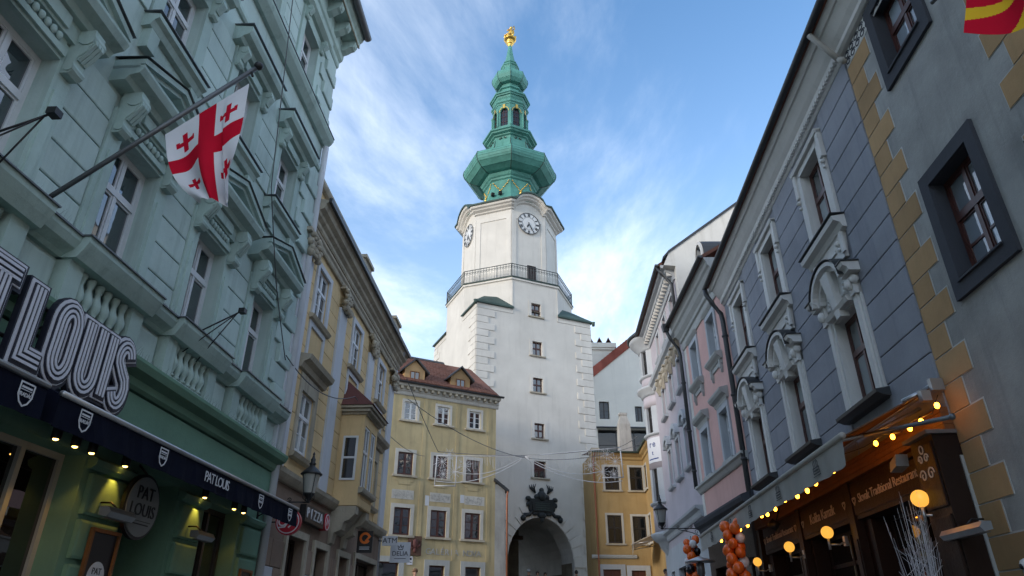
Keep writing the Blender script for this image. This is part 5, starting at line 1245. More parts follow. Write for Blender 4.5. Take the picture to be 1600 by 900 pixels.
cornice(beige, 'shop_cornice', [(.08, 4.24), (.12, 4.28), (.18, 4.36), (.20, 4.44), (.04, 4.5)], 5.8, BL, 'old_stone_trim')
# rounded end of the building
f = MB(); f.lathe([(.62, -1), (.62, 9.62), (.72, 9.7), (.72, 9.84), (.62, 9.9), (.62, 10.1), (.74, 10.2), (.78, 10.26), (.92, 10.36), (.98, 10.48), (.62, 10.58), (.62, 11.2)], 20, (BL - .05, .6)); f.build('round_corner', 'pale_pilaster', beige)
f = MB(); f.px([(-.36, 10.44), (-.43, 10.44), (-.44, 10.55), (-.36, 10.56)], 0, BL + .5); f.build('gutter', 'gutter_dark', beige)
# stone blocks of the ground floor between openings
for a, b_ in ((.05, 1.2), (2.5, 3.0), (4.1, 4.9), (6.0, 6.5)):
    for k, (z0, z1) in enumerate(zip(lin(.2, 3.2, 7)[:-1], lin(.2, 3.2, 7)[1:])):
        m_ = a + (b_ - a) * (.45 if k % 2 else .62); cuts = [a, m_, b_] if b_ - a > .6 else [a, b_]
        for i, (c0, c1) in enumerate(zip(cuts[:-1], cuts[1:])):
            mb = MB(); mb.chamf(c0 + .008, c1 - .008, z0 + .008, z1 - .008, .002, -.03, .01); mb.build('stone_block', 'pale_pilaster' if (i + k) % 3 == 1 else 'brown_stone', bgs)
for u0, u1, z1 in ((1.3, 2.4, 3.35), (3.1, 4.0, 3.3), (5.0, 5.9, 3.3), (6.6, 8.9, 3.4)):
    shop_window(beige, u0, u1, 0, z1, .2, [(u0 + u1) / 2] if u1 - u0 > 1 else [], 'wood_dark')
    f = MB(); f.box(u0 - .14, u0, -.06, 0, 0, z1 + .14); f.box(u1, u1 + .14, -.06, 0, 0, z1 + .14); f.box(u0, u1, -.06, 0, z1, z1 + .14); f.build('door_surround', 'old_stone_trim', beige)
# oriel
o0, o1, od = 4.02, 5.42, .62
f = MB()
f.box(o0, o0 + .12, -od, 0, 4.35, 6.6); f.box(o1 - .12, o1, -od, 0, 4.35, 6.6)
for z0, z1 in ((4.35, 4.78), (6.35, 6.6)): f.box(o0 + .12, o1 - .12, -od, -od + .12, z0, z1)
f.box(o0 + .12, o1 - .12, -od + .12, 0, 4.35, 4.5)
orl = f.build('oriel', 'beige_wall', beige)
courses(orl, [(o0 + .13, o1 - .13)], [4.36, 4.55, 4.76], .012, 'beige_wall', .006, .012, -od)
for u in (o0 + .40, o1 - .40):
    w_ = MB(); x0, x1 = u - .26, u + .26; z0, z1 = 4.80, 6.34; y_ = -od + .02
    for b_ in ((x0, x0 + .05, z0, z1), (x1 - .05, x1, z0, z1), (x0 + .05, x1 - .05, z0, z0 + .05), (x0 + .05, x1 - .05, z1 - .05, z1), (x0 + .05, x1 - .05, 5.68, 5.74), (u - .02, u + .02, z0 + .05, 5.68), (u - .02, u + .02, 5.74, z1 - .05)): w_.box(b_[0], b_[1], y_, y_ + .06, b_[2], b_[3])
    w_.build('window_frame', 'cool_white_frame', orl); p = MB(); p.box(x0 + .04, x1 - .04, y_ + .03, y_ + .036, z0 + .04, z1 - .04); p.build('pane', 'pane_glass', orl)
f = MB(); f.box(o0 + .66, o0 + .74, -od - .01, -od + .12, 4.78, 6.35); f.build('mullion', 'beige_wall', orl)
f = MB(); f.px([(-od - .12, 4.72), (-od - .10, 4.66), (-od, 4.64), (-od, 4.78), (-od - .12, 4.78)], o0 - .02, o1 + .02); f.build('oriel_sill', 'old_stone_trim', orl)
for sx, ux in ((-1, o0), (1, o1)):
    f = MB(); xa = ux + sx * .0; e = .012
    for b_ in ((-.50, -.45, 4.95, 6.05), (-.17, -.12, 4.95, 6.05), (-.45, -.17, 4.95, 5.0), (-.45, -.17, 6.0, 6.05), (-.45, -.17, 5.48, 5.53)):
        f.box(min(xa, xa + sx * .03), max(xa, xa + sx * .03), b_[0], b_[1], b_[2], b_[3])
    f.build('window_frame', 'cool_white_frame', orl); p = MB(); p.box(min(xa, xa + sx * .012), max(xa, xa + sx * .012), -.45, -.17, 5.0, 6.0); p.build('pane', 'pane_glass', orl)
f = MB(); 
for (d, z) in ((.05, 6.60), (.14, 6.66), (.2, 6.74)): f.box(o0 - d, o1 + d, -od - d, 0, z, z + .065)
f.build('oriel_cornice', 'old_stone_trim', orl)
f = MB(); f.add([(o0 - .24, -od - .24, 6.81), (o1 + .24, -od - .24, 6.81), (o1 + .24, 0, 6.81), (o0 - .24, 0, 6.81), (o0 + .25, 0, 7.6), (o1 - .25, 0, 7.6)], [(0, 1, 5, 4), (1, 2, 5), (0, 4, 3), (0, 3, 2, 1)]); f.build('oriel_roof', 'roof_red_sheet', orl)
for u in (o0 + .16, o1 - .16):
    f = MB(); f.px([(0, 4.34), (-od + .02, 4.34), (-od + .02, 4.16), (-.46, 4.02), (-.34, 3.98), (-.30, 3.80), (-.12, 3.72), (-.08, 3.5), (0, 3.45)], u - .15, u + .15); f.build('console', 'old_stone_trim', orl)
f = MB(); f.px([(0, 4.34), (-od + .1, 4.34), (-.3, 4.05), (-.1, 3.8), (0, 3.75)], o0 + .32, o1 - .32); f.build('oriel_soffit', 'old_stone_trim', orl)

# ------------------------------------------------------------------ gallery house beside the tower (left)
YD = (sin(radians(61.6)), cos(radians(61.6)))
YLn = 9.0; yo = (-0.93 - YD[0] * YLn, 38.5 - YD[1] * YLn)
gal = thing('yellow_gallery_house', 'dull yellow old house with dormers and GALÉRIA NOVA lettering, left of the tower', 'house', (*yo, 0), yawroot(yo, 61.6))
def gu(x): return YLn + x
R3 = [(gu(-3.9), gu(-2.72), 11.80, 12.93), (gu(-1.97), gu(-.81), 11.85, 12.93), (gu(-5.9), gu(-4.95), 11.8, 12.93)]
T3 = [(gu(-3.66), gu(-2.92), 11.88, 12.88), (gu(-1.72), gu(-.98), 11.88, 12.88), (gu(-5.6), gu(-4.86), 11.88, 12.88)]
T2 = [(gu(-3.76), gu(-2.92), 8.95, 10.12), (gu(-1.82), gu(-.98), 8.95, 10.12), (gu(-5.75), gu(-4.91), 8.95, 10.12)]
T1 = [(gu(-3.75), gu(-2.87), 5.98, 7.30), (gu(-1.80), gu(-.90), 5.98, 7.30), (gu(-5.75), gu(-4.87), 5.98, 7.3)]
T0 = [(gu(-3.7), gu(-2.85), 3.0, 4.62), (gu(-1.70), gu(-.82), 2.4, 4.62), (gu(-6.6), gu(-5.3), 2.4, 4.7)]
wy = MB(); wall(wy, 0, YLn, -1, 13.5, [(*w, .14) for w in T3 + T2 + T1] + [(*w, .25) for w in T0], .14, 7.0); gwl = wy.build('wall', 'gallery_yellow', gal)
for i, (lst, frm_, sur_t) in enumerate(((T3, 'white_paint', .14), (T2, 'brown_frame', .17), (T1, 'brown_frame', .19))):
    for (u0, u1, z0, z1) in lst:
        window(gal, (u0 + u1) / 2, z0, u1 - u0, z1 - z0, .05, frm_, 'pane_glass', 2, None, (3,), ft=.05, mt=.07, mun=.025)
        f = MB(); t = sur_t; f.box(u0 - t, u0, -.03, 0, z0 - .02, z1 + t); f.box(u1, u1 + t, -.03, 0, z0 - .02, z1 + t); f.box(u0, u1, -.03, 0, z1, z1 + t); f.build('window_surround', 'window_band_white', gal)
        f = MB(); f.box(u0 - .26, u1 + .26, -.12, .01, z0 - .12, z0 - .02); f.build('window_sill', 'old_stone_trim', gal)
        if i == 1:
            c = (u0 + u1) / 2; f = MB(); f.py([(c - .5, z0 - .12), (c - .5, z0 - .34), (c - .32, z0 - .34), (c - .32, z0 - .5), (c + .32, z0 - .5), (c + .32, z0 - .34), (c + .5, z0 - .34), (c + .5, z0 - .12)][::-1], -.025, 0); f.build('apron', 'gallery_yellow', gal)
for (u0, u1, z0, z1) in T0:
    shop_window(gal, u0, u1, z0, z1, .15, [], 'brown_frame', 'shop_glass')
    f = MB(); t = .26; f.box(u0 - t, u0, -.05, 0, z0, z1 + t); f.box(u1, u1 + t, -.05, 0, z0, z1 + t); f.box(u0, u1, -.05, 0, z1, z1 + t); f.build('door_surround', 'grey_trim', gal)
# sgraffito panels
for u0, u1 in ((gu(-3.85), gu(-2.67)), (gu(-1.85), gu(-.66)), (gu(-5.95), gu(-4.75))):
    f = MB(); f.box(u0, u1, -.012, 0, 7.72, 8.18); po = f.build('sgraffito_panel', 'window_band_white', gal)
    s_ = MB()
    for k in range(46):
        x, z = random.uniform(u0 + .08, u1 - .08), random.uniform(7.79, 8.11); r_ = random.uniform(.02, .06); a0 = random.uniform(0, 6)
        stroke(s_, [(x + r_ * cos(a0 + t), z + r_ * sin(a0 + t)) for t in lin(0, 3.6, 6)], .016, -.018, -.012)
    tag(s_.build('sgraffito_drawing', 'chimney_render', po), kind='stuff')
f = MB(); f.box(gu(-4.1), gu(-3.88), -.01, 0, 7.5, 8.0); f.box(gu(-2.1), gu(-1.87), -.01, 0, 7.78, 8.2); f.build('bare_plaster', 'pale_pilaster', gal)
for u in (gu(-4.35), gu(-2.38), gu(-.42)):
    f = MB(); f.box(u - .10, u + .10, -.025, 0, 4.9, 13.2); f.build('lesene', 'gallery_yellow', gal)
cornice(gal, 'eaves_cornice', [(.04, 13.22), (.08, 13.28), (.10, 13.42), (.14, 13.44), (.14, 13.62), (.38, 13.66), (.42, 13.80)], 0, YLn + .12, 'window_band_white')
mo = MB(); mo.box(-.07, .07, -.34, -.14, 13.50, 13.65); mom3 = mo.mesh('modillion', 'old_stone_trim')
x = .2
while x < YLn: put('modillion', mom3, gal, (x, 0, 0)); x += .36
gutter(gal, 0, YLn + .25, .50, 13.86, .09)
# tiled roof: courses of tiles too small to pick apart, one mass
rf = MB(); slope = (4.2, 3.0)
for j in range(17):
    for k in range(44):
        u = .05 + k * .205 + (.1 if j % 2 else 0) - j * .02; y0 = -.45 + slope[0] * j / 17; z0 = 13.92 + slope[1] * j / 17
        if u + .2 > YLn + .05 - j * .12: continue
        y1 = y0 + slope[0] / 17 * 1.25; z1 = z0 + slope[1] / 17 * 1.25; b_ = random.uniform(0, .025)
        rf.hexa([(u, y0, z0 + b_), (u + .19, y0, z0 + b_), (u + .19, y1, z1 + b_), (u, y1, z1 + b_), (u, y0, z0 + .05 + b_), (u + .19, y0, z0 + .05 + b_), (u + .19, y1, z1 + .03), (u, y1, z1 + .03)])
tag(rf.build('roof_tiles', 'roof_tile', gal), kind='stuff')
roof_slab(gal, 0, YLn - .0, -.46, 13.90, 3.75, 16.9, 'roof_tile', .1); roof_slab(gal, 0, YLn - 1.0, 3.75, 16.9, 8, 13.9, 'roof_tile')
f = MB(); f.px([(3.55, 16.85), (3.75, 17.05), (3.95, 16.85)], 0, YLn - 1.9); f.build('ridge', 'gutter_dark', gal)
f = MB(); f.hexa([(YLn - 1.3, .9, 14.0), (YLn + .1, .3, 13.9), (YLn + .2, 1.2, 13.9), (YLn - 1.3, 1.6, 14.0), (YLn - 1.3, .9, 14.75), (YLn + .1, .3, 14.05), (YLn + .2, 1.2, 14.05), (YLn - 1.3, 1.6, 14.75)]); f.build('verge_wall', 'chimney_render', gal)
for u in (gu(-2.35), gu(-5.15)):
    f = MB(); y0 = -.05
    f.py([(u - .60, 13.9), (u + .60, 13.9), (u + .60, 14.75), (u, 15.32), (u - .60, 14.75)], y0 + .02, 2.2); dmr = f.build('dormer', 'ochre_quoin', gal)
    for sx in (-1, 1):
        g_ = MB(); g_.hexa([(u, y0 - .18, 15.34), (u + sx * .82, y0 - .18, 14.56), (u + sx * .82, 2.3, 14.56), (u, 2.3, 15.34), (u, y0 - .18, 15.44), (u + sx * .82, y0 - .18, 14.66), (u + sx * .82, 2.3, 14.66), (u, 2.3, 15.44)]); g_.build('dormer_roof', 'gutter_dark', dmr)
    w_ = MB()
    for b_ in ((-.28, -.23, 13.98, 14.66), (.23, .28, 13.98, 14.66), (-.23, .23, 13.98, 14.03), (-.23, .23, 14.61, 14.66), (-.025, .025, 14.03, 14.61)): w_.box(u + b_[0], u + b_[1], y0 - .03, y0 + .02, b_[2], b_[3])
    w_.build('window_frame', 'wood_warm', dmr)
    for sx in (-.13, .13): p = MB(); p.box(u + sx - .11, u + sx + .11, y0 - .002, y0 + .015, 14.03, 14.61); p.build('pane', 'pane_glass', dmr)
for k, ch_ in enumerate('GALÉRIA NOVA'):
    if ch_ != ' ':
        put('letter', textmesh(ch_, .42, 'chimney_render', .012, space=1.0), gal, (gu(-3.78) + k * .258, -.012, 5.26))
f = MB()                                                     # low annex between house and tower
f.px([(.0, -1), (.0, 8.95), (5.0, 8.95), (5.0, -1)], YLn + .001, YLn + .62); an = f.build('annex', 'chimney_render', gal)
f = MB(); f.hexa([(YLn - .1, -.15, 9.1), (YLn + .8, -.15, 8.55), (YLn + .8, 5, 8.55), (YLn - .1, 5, 9.1), (YLn - .1, -.15, 9.25), (YLn + .8, -.15, 8.70), (YLn + .8, 5, 8.70), (YLn - .1, 5, 9.25)]); f.build('annex_roof', 'gutter_dark', an)
downpipe(gal, [(YLn + .72, -.12, 8.6), (YLn + .70, -.08, 8.3), (YLn + .70, -.08, 2)], .05, 'copper_pipe')
# ------------------------------------------------------------------ things on and around the facades
def fpt(P, yaw, s, out, side):
    """world point at distance s along a facade line and out towards the street (side +1: left row, -1: right row)"""
    a = radians(yaw); return (P[0] + sin(a) * s + side * cos(a) * out, P[1] + cos(a) * s - side * sin(a) * out)
GR = yawroot(GL, GY); RR = yawroot(RP, RY, True)
def lthing(name, label, cat, s, out, z, group=None, extra=0.0):
    x, y = fpt(GL, GY, s, out, 1); return thing(name, label, cat, (x, y, z), GR + extra, group)
def rthing(name, label, cat, s, out, z, group=None, extra=0.0):
    x, y = fpt(RP, RY, s, out, -1); return thing(name, label, cat, (x, y, z), RR + extra, group)

# navy awnings over the green shop
def shield_badge(parent, loc):
    o_ = MB(); pts = [(-.10, .11), (.10, .11), (.10, -.02), (.06, -.09), (0, -.125), (-.06, -.09), (-.10, -.02)]
    stroke(o_, pts, .016, -.004, 0, True); o_.box(-.075, .075, -.003, 0, .055, .075); o_.box(-.08, .08, -.003, 0, .035, .042)
    b_ = o_.build('badge', 'print_white', parent, loc)
    put('badge_text', textmesh('BRADÁČ', .058, 'print_white', .002, space=.9), b_, (0, -.002, -.012)); return b_
def navy_awning(label, u0, u1, marks):
    t = lthing('navy_awning', label, 'awning', u0, 0, 0, 'navy awnings over the green shop'); L = u1 - u0
    f = MB(); n_ = 26
    f.add([(0, 0, 3.94), (L, 0, 3.94), (L, -.88, 3.50), (0, -.88, 3.50), (0, 0, 3.92), (L, 0, 3.92), (L, -.88, 3.48), (0, -.88, 3.48)], [(0, 1, 2, 3), (7, 6, 5, 4), (0, 3, 7, 4), (1, 5, 6, 2)]); f.build('canopy', 'navy_fabric', t)
    v = MB(); ring = []
    for i in range(n_ * 2 + 1):
        x = L * i / (n_ * 2); w = .012 * sin(i * 1.9) + .008 * sin(i * .7); ring.append((x, w))
    for (x0, w0), (x1, w1) in zip(ring[:-1], ring[1:]):
        v.add([(x0, -.905, 3.49), (x1, -.905, 3.49), (x1, -.905 + w1, 3.21), (x0, -.905 + w0, 3.21), (x0, -.899, 3.49), (x1, -.899, 3.49), (x1, -.899 + w1, 3.21), (x0, -.899 + w0, 3.21)], [(0, 1, 2, 3), (7, 6, 5, 4)])
    v.smooth = True; v.build('valance', 'navy_fabric', t)
    for x in (0.0, L):
        f = MB(); f.add([(x, 0, 3.93), (x, -.9, 3.49), (x, -.9, 3.22), (x, -.15, 3.5)], [(0, 1, 2, 3)]); f.build('side_flap', 'navy_fabric', t)
    f = MB(); f.tube([(0, -.91, 3.505), (L, -.91, 3.505)], .028, 8); f.build('front_bar', 'metal_light', t)
    for k in (.12, .5, .88):
        f = MB(); f.tube([(L * k, -.02, 3.55), (L * k + .1, -.5, 3.50), (L * k, -.88, 3.49)], .018, 6); f.build('folding_arm', 'black_iron', t)
    for kind, u in marks:
        if kind == 'b': shield_badge(t, (u - u0, -.935, 3.35)).scale = (.8, 1, .8)
        else: put('printed_name', textmesh('PAT LOUIS', .18, 'print_white', .002, space=.82), t, (u - u0, -.935, 3.35))
navy_awning('navy awning with one shield badge at the left edge of the photo', 0.6, 5.68, [('b', 2.6), ('b', 5.42)])
navy_awning('long navy awning printed PAT LOUIS between shield badges', 5.86, 12.25, [('b', 6.22), ('b', 7.66), ('p', 9.06), ('b', 10.55), ('b', 11.83)])

# big striped letters PAT LOUIS
def letter_paths(ch):
    """stroke skeleton(s) in a cell 0..w, 0..1 (z up); first value is the width"""
    if ch == 'L': return .42, [([(.08, .92), (.08, .08), (.40, .08)], False)]
    if ch == 'O': return .44, [(arc(.22, .70, .14, .20, 0, 180, 10) + arc(.22, .28, .14, .20, 180, 360, 10), True)]
    if ch == 'U': return .44, [([(.08, .92), (.08, .3)] + arc(.22, .26, .14, .18, 180, 360, 10) + [(.36, .3), (.36, .92)], False)]
    if ch == 'I': return .20, [([(.10, .92), (.10, .08)], False)]
    if ch == 'S': return .42, [(arc(.21, .71, .13, .19, 20, 180, 9) + [(.10, .64), (.20, .53), (.30, .44), (.34, .34)] + arc(.21, .28, .13, .19, 0, -160, 9), False)]
    if ch == 'T': return .46, [([(.02, .90), (.44, .90)], False), ([(.23, .84), (.23, .06)], False)]
    if ch == 'A': return .46, [([(.04, .06), (.23, .92), (.42, .06)], False), ([(.12, .34), (.34, .34)], False)]
    if ch == 'P': return .42, [([(.08, .06), (.08, .92)] + arc(.22, .70, .14, .22, 90, -90, 10) + [(.10, .48)], False)]
sg = lthing('letter_sign', 'big striped white PAT LOUIS letters mounted above the navy awning', 'sign', 4.15, .62, 3.70)
f = MB(); f.tube([(-.2, .10, .20), (3.2, .10, .20)], .02, 6); f.tube([(-.2, .10, .62), (3.2, .10, .62)], .02, 6)
for x in (0, 1.0, 2.0, 3.0): f.tube([(x, .10, .62), (x, .55, .55)], .015, 5)
f.build('sign_rail', 'black_iron', sg)
LS = .77
xpos = {0: -.15, 1: .30, 2: .80, 4: 1.34, 5: 1.72, 6: 2.12, 7: 2.50, 8: 2.68}
for k, ch_ in enumerate('PAT LOUIS'):
    if ch_ == ' ': continue
    w_, paths = letter_paths(ch_); lm = MB(); n0 = .0
    def sc(p): return [(x * LS, z * LS) for x, z in p]
    def ends(q, e):
        if len(q) < 2: return q
        def ext(a, b_): d = Vector((a[0] - b_[0], a[1] - b_[1])).normalized() * e; return (a[0] + d.x, a[1] + d.y)
        return [ext(q[0], q[1])] + q[1:-1] + [ext(q[-1], q[-2])]
    # dark backing, white outline, dark body with a drop shadow, then three white inlines
    for (y0, y1), wd, mi, dx in (((0.0, .06), .275, 0, .008), ((-.012, 0.0), .222, 1, .0), ((-.022, -.012), .172, 0, .010), ((-.026, -.012), .160, 0, .0)):
        lm.mi = mi
        for p, cl in paths:
            q = [(x + dx, z - dx) for x, z in sc(p)]; stroke(lm, q if cl else ends(q, (wd - .13) / 2), wd, y0, y1, cl)
    lm.mi = 1
    for p, cl in paths:
        for o_ in (-.050, 0, .050): stroke(lm, offs(sc(p), o_, cl), .027, -.034, -.026, cl)
    lm.build('letter', ['sign_navy', 'sign_white'], sg, (xpos[k], 0, 0))

# round hanging sign in the entry
s_ = lthing('round_sign', 'grey round PAT LOUIS sign hanging in the green shop entry', 'sign', 8.80, .16, 3.0)
f = MB(); f.py([(.39 * cos(t), .39 * sin(t)) for t in lin(0, 2 * pi, 41)[:-1]], 0, .05); f.build('disc_rim', 'sign_black', s_)
f = MB(); f.py([(.355 * cos(t), .355 * sin(t)) for t in lin(0, 2 * pi, 41)[:-1]], -.012, 0); f.build('disc', 'sign_grey', s_)
for tx, z, sz in (('PAT', .15, .22), ('LOUIS', -.05, .21)): put('lettering', textmesh(tx, sz, 'sign_black', .006), s_, (0, -.016, z))
f = MB(); f.box(-.24, .24, -.016, -.012, -.175, -.168); f.box(-.20, .20, -.016, -.012, -.215, -.20); f.build('rule', 'sign_black', s_)
f = MB(); f.tube([(0, .03, .39), (0, .2, .55)], .015, 5); f.build('hanger', 'black_iron', s_)

# framed poster on the pier, wall heaters, spotlights
def poster(u, z0, z1, w, label):
    t = lthing('framed_poster', label, 'poster', u, .07, z0); h = z1 - z0
    f = MB()
    for b_ in ((-w / 2, -w / 2 + .04, 0, h), (w / 2 - .04, w / 2, 0, h), (-w / 2 + .04, w / 2 - .04, 0, .04), (-w / 2 + .04, w / 2 - .04, h - .04, h)): f.box(b_[0], b_[1], -.04, 0, b_[2], b_[3])
    f.build('frame', 'wood_warm', t); f = MB(); f.box(-w / 2 + .04, w / 2 - .04, -.015, 0, .04, h - .04); f.build('print', 'sign_black', t)
    f = MB(); f.py([(.16 * cos(a), h * .45 + .16 * sin(a)) for a in lin(0, 2 * pi, 25)[:-1]], -.019, -.015); d = f.build('logo_disc', 'print_white', t)
    for tx, z in (('PAT', .055), ('LOUIS', -.05)): put('lettering', textmesh(tx, .10, 'sign_black', .002), d, (0, -.021, h * .45 + z))
poster(8.32, 1.75, 2.66, .56, 'black poster with round PAT LOUIS logo in a wooden frame by the entry')
poster(12.45, 1.7, 2.55, .5, 'small framed black poster on the far green pier')
def heater(t, L):
    f = MB(); f.px([(-.05, -.05), (-.09, .0), (-.05, .06), (.05, .06), (.05, -.03)], -L / 2, L / 2); f.build('heater_body', 'metal_light', t)
    f = MB(); f.box(-L / 2 + .03, L / 2 - .03, -.05, .03, -.058, -.05); f.build('heating_grille', 'zinc', t)
    f = MB(); f.tube([(0, .0, .06), (0, .1, .14), (0, .24, .14)], .012, 5); f.build('bracket', 'black_iron', t)
heater(lthing('infrared_heater', 'bar heater on the green pier left of the round sign', 'heater', 8.12, .28, 2.80, 'bar heaters on the facades'), .52)
heater(lthing('infrared_heater', 'bar heater on the green pier right of the round sign', 'heater', 10.25, .28, 2.82, 'bar heaters on the facades'), .50)
heater(rthing('infrared_heater', 'long steel bar heater beside the ochre quoins of the grey house', 'heater', 8.42, .34, 2.66, 'bar heaters on the facades'), .92)
def spotlight(u, label, power):
    t = lthing('spotlight', label, 'lamp', u, .16, 3.44, 'spotlights under the navy awning')
    f = MB(); f.lathe([(.045, -.06), (.05, -.05), (.05, .10), (.03, .12), (.012, .125)], 12); f.build('housing', 'black_iron', t)
    f = MB(); f.sphere((0, 0, -.058), .030, 10, 6, (1, 1, .6)); f.build('lens', 'spot_glow', t)
    f = MB(); f.tube([(0, 0, .12), (0, .02, .24)], .010, 5); f.build('stem', 'black_iron', t)
    if power:
        ld = bpy.data.lights.new('spot', 'SPOT'); ld.energy = power; ld.color = (1, .50, .07); ld.spot_size = radians(70); ld.spot_blend = .6; ld.shadow_soft_size = .03
        lo = bpy.data.objects.new('spot_light', ld); COL.objects.link(lo); lo.parent = t; lo.location = (0, 0, -.10); lo.rotation_euler = (radians(14), 0, 0)
for u, l_, p in ((6.95, 'first of the three small spotlights above the left shop window', 2.5), (7.27, 'middle of the three small spotlights above the left shop window', 2.5), (7.57, 'last of the three small spotlights above the left shop window', 2.5),
                 (8.24, 'spotlight washing the green pier left of the round sign', 5), (10.36, 'spotlight washing the green pier right of the round sign', 5),
                 (11.41, 'left one of two spotlights above the far green shop window', 2.5), (11.79, 'right one of two spotlights above the far green shop window', 2.5)): spotlight(u, l_, p)
s_ = lthing('door_notices', 'no smoking and house rule stickers on the green shop door', 'notice', 8.98, -1.0, 2.4)
for x, z, w_, h_, m_ in ((-.14, 0, .15, .22, 'print_white'), (.06, .05, .18, .15, 'sign_red'), (.06, .13, .18, .07, 'print_white'), (.42, .02, .14, .14, 'cloth_blue')):
    f = MB(); f.box(x - w_ / 2, x + w_ / 2, -.012, -.004, z - h_ / 2, z + h_ / 2); f.build('sticker', m_, s_)
f = MB(); stroke(f, [(-.14 + .05 * cos(t), .04 + .05 * sin(t)) for t in lin(0, 2 * pi, 17)[:-1]], .012, -.016, -.012, True); stroke(f, [(-.175, .075), (-.105, .005)], .012, -.016, -.012); f.build('prohibition_mark', 'sign_red', s_)

# bracket arms with small lamps on the sill cornice
def arm(u, z, label, du):
    t = lthing('bracket_arm', label, 'floodlight', u, .2, z, 'black bracket arms on the green house')
    f = MB(); f.tube([(0, 0, 0), (du, -.55, .38)], .012, 5); f.tube([(-.15, .05, -.35), (du * .9, -.50, .34)], .009, 5); f.tube([(.25, .05, -.35), (du * .9, -.50, .34)], .009, 5); f.build('arm', 'black_iron', t)
    f = MB(); f.box(du - .05, du + .05, -.62, -.53, .35, .42); f.build('lamp_head', 'black_iron', t)
arm(9.05, 5.46, 'black three legged bracket arm above the striped letters', .1); arm(4.75, 5.46, 'black bracket arm at the left edge of the photo', .1)

# flag on a long pole
pb = fpt(GL, GY, 5.62, .0, 1)
fl_ = thing('cross_flag', 'white flag with red crosses on a long grey pole from the green house', 'flag', (*pb, 5.2), GR - pi / 2)
# local frame: x = outwards from the wall, z up
D0, Z0, D1, Z1 = .13, .08, 2.14, 1.90
f = MB(); f.tube([(.0, 0, -.04), (D1, 0, Z1)], .026, 8); f.build('pole', 'zinc', fl_)
f = MB(); f.sphere((D1 + .02, 0, Z1 + .03), .05, 8, 6); f.tube([(D1 - .04, 0, Z1 - .06), (D1 - .02, 0, Z1 - .12)], .015, 5); f.build('finial', 'black_iron', fl_)
f = MB(); f.box(-.01, .04, -.09, .09, -.12, .1); f.tube([(.02, 0, .0), (.24, 0, .18)], .045, 8); f.build('socket', 'zinc', fl_)
fm = MB(); NS, NT = 48, 72
def fp(s, t):
    hx, hz = 1.33 + (2.10 - 1.33) * s, 1.03 + (1.70 - 1.03) * s - .02
    ex, ez = (1.90 + .26 * s ** .8, .12 + .02 * s + .40 * max(0, s - .55) ** 1.2)
    k = t ** .95; bow = .16 * sin(pi * t) * (1 - s) * 1.0
    x = hx + (ex - hx) * k - bow * .5; z = hz + (ez - hz) * t - bow * .55
    y = .10 * sin(7 * s + 2.2 * t) * t + .05 * sin(14 * s - 3 * t) * t + .18 * t * (s - .5) * (1 if s < .72 else -1.2)
    return (x, y, z)
fm.v = [fp(i / NS, j / NT) for j in range(NT + 1) for i in range(NS + 1)]
def red(s, t):
    if abs(s - .5) < .10 or abs(t - .42) < .085: return True
    for cs, ct in ((.22, .20), (.22, .72), (.78, .20), (.78, .72)):
        a, b_ = abs(s - cs), abs(t - ct) * 1.35
        if max(a, b_) < .115 and min(a, b_) < .028 + .14 * max(0, max(a, b_) - .03): return True
    return False
for j in range(NT):
    for i in range(NS):
        a = j * (NS + 1) + i; fm.f.append((a, a + 1, a + NS + 2, a + NS + 1)); fm.m.append(1 if red((i + .5) / NS, (j + .5) / NT) else 0); fm.sm.append(True)
fm.build('cloth', ['flag_white', 'flag_red'], fl_)
# second flag, top right
f2 = thing('red_yellow_flag', 'red flag with yellow rays hanging at the top right corner', 'flag', (4.27, 3.70, 5.80), radians(105))
fm = MB(); NS, NT = 110, 90
def fp2(s, t):
    x = (s - .5) * 1.05 + .12 * t; z = 1.15 - t * (.92 - .22 * (s - .35) ** 2 * 3) + .05 * sin(6 * s)
    return (x, .10 * sin(6 * s + 1.5 * t) * (.3 + t) + .05 * sin(13 * s), z)
fm.v = [fp2(i / NS, j / NT) for j in range(NT + 1) for i in range(NS + 1)]
for j in range(NT):
    for i in range(NS):
        s, t = (i + .5) / NS - .45, (j + .5) / NT - .45; r_ = hypot(s, t); a_ = (math.atan2(t, s) / (pi / 4)) % 1.0; ye = r_ < .16 or (r_ > .19 and abs(a_ - .5) < .20)
        a = j * (NS + 1) + i; fm.f.append((a, a + 1, a + NS + 2, a + NS + 1)); fm.m.append(1 if ye else 0); fm.sm.append(True)
fm.build('cloth', ['flag_red', 'flag_yellow'], f2)
f = MB(); f.tube([(-.5, 0, 1.16), (.9, 0, 1.20)], .02, 6); f.build('pole', 'zinc', f2)

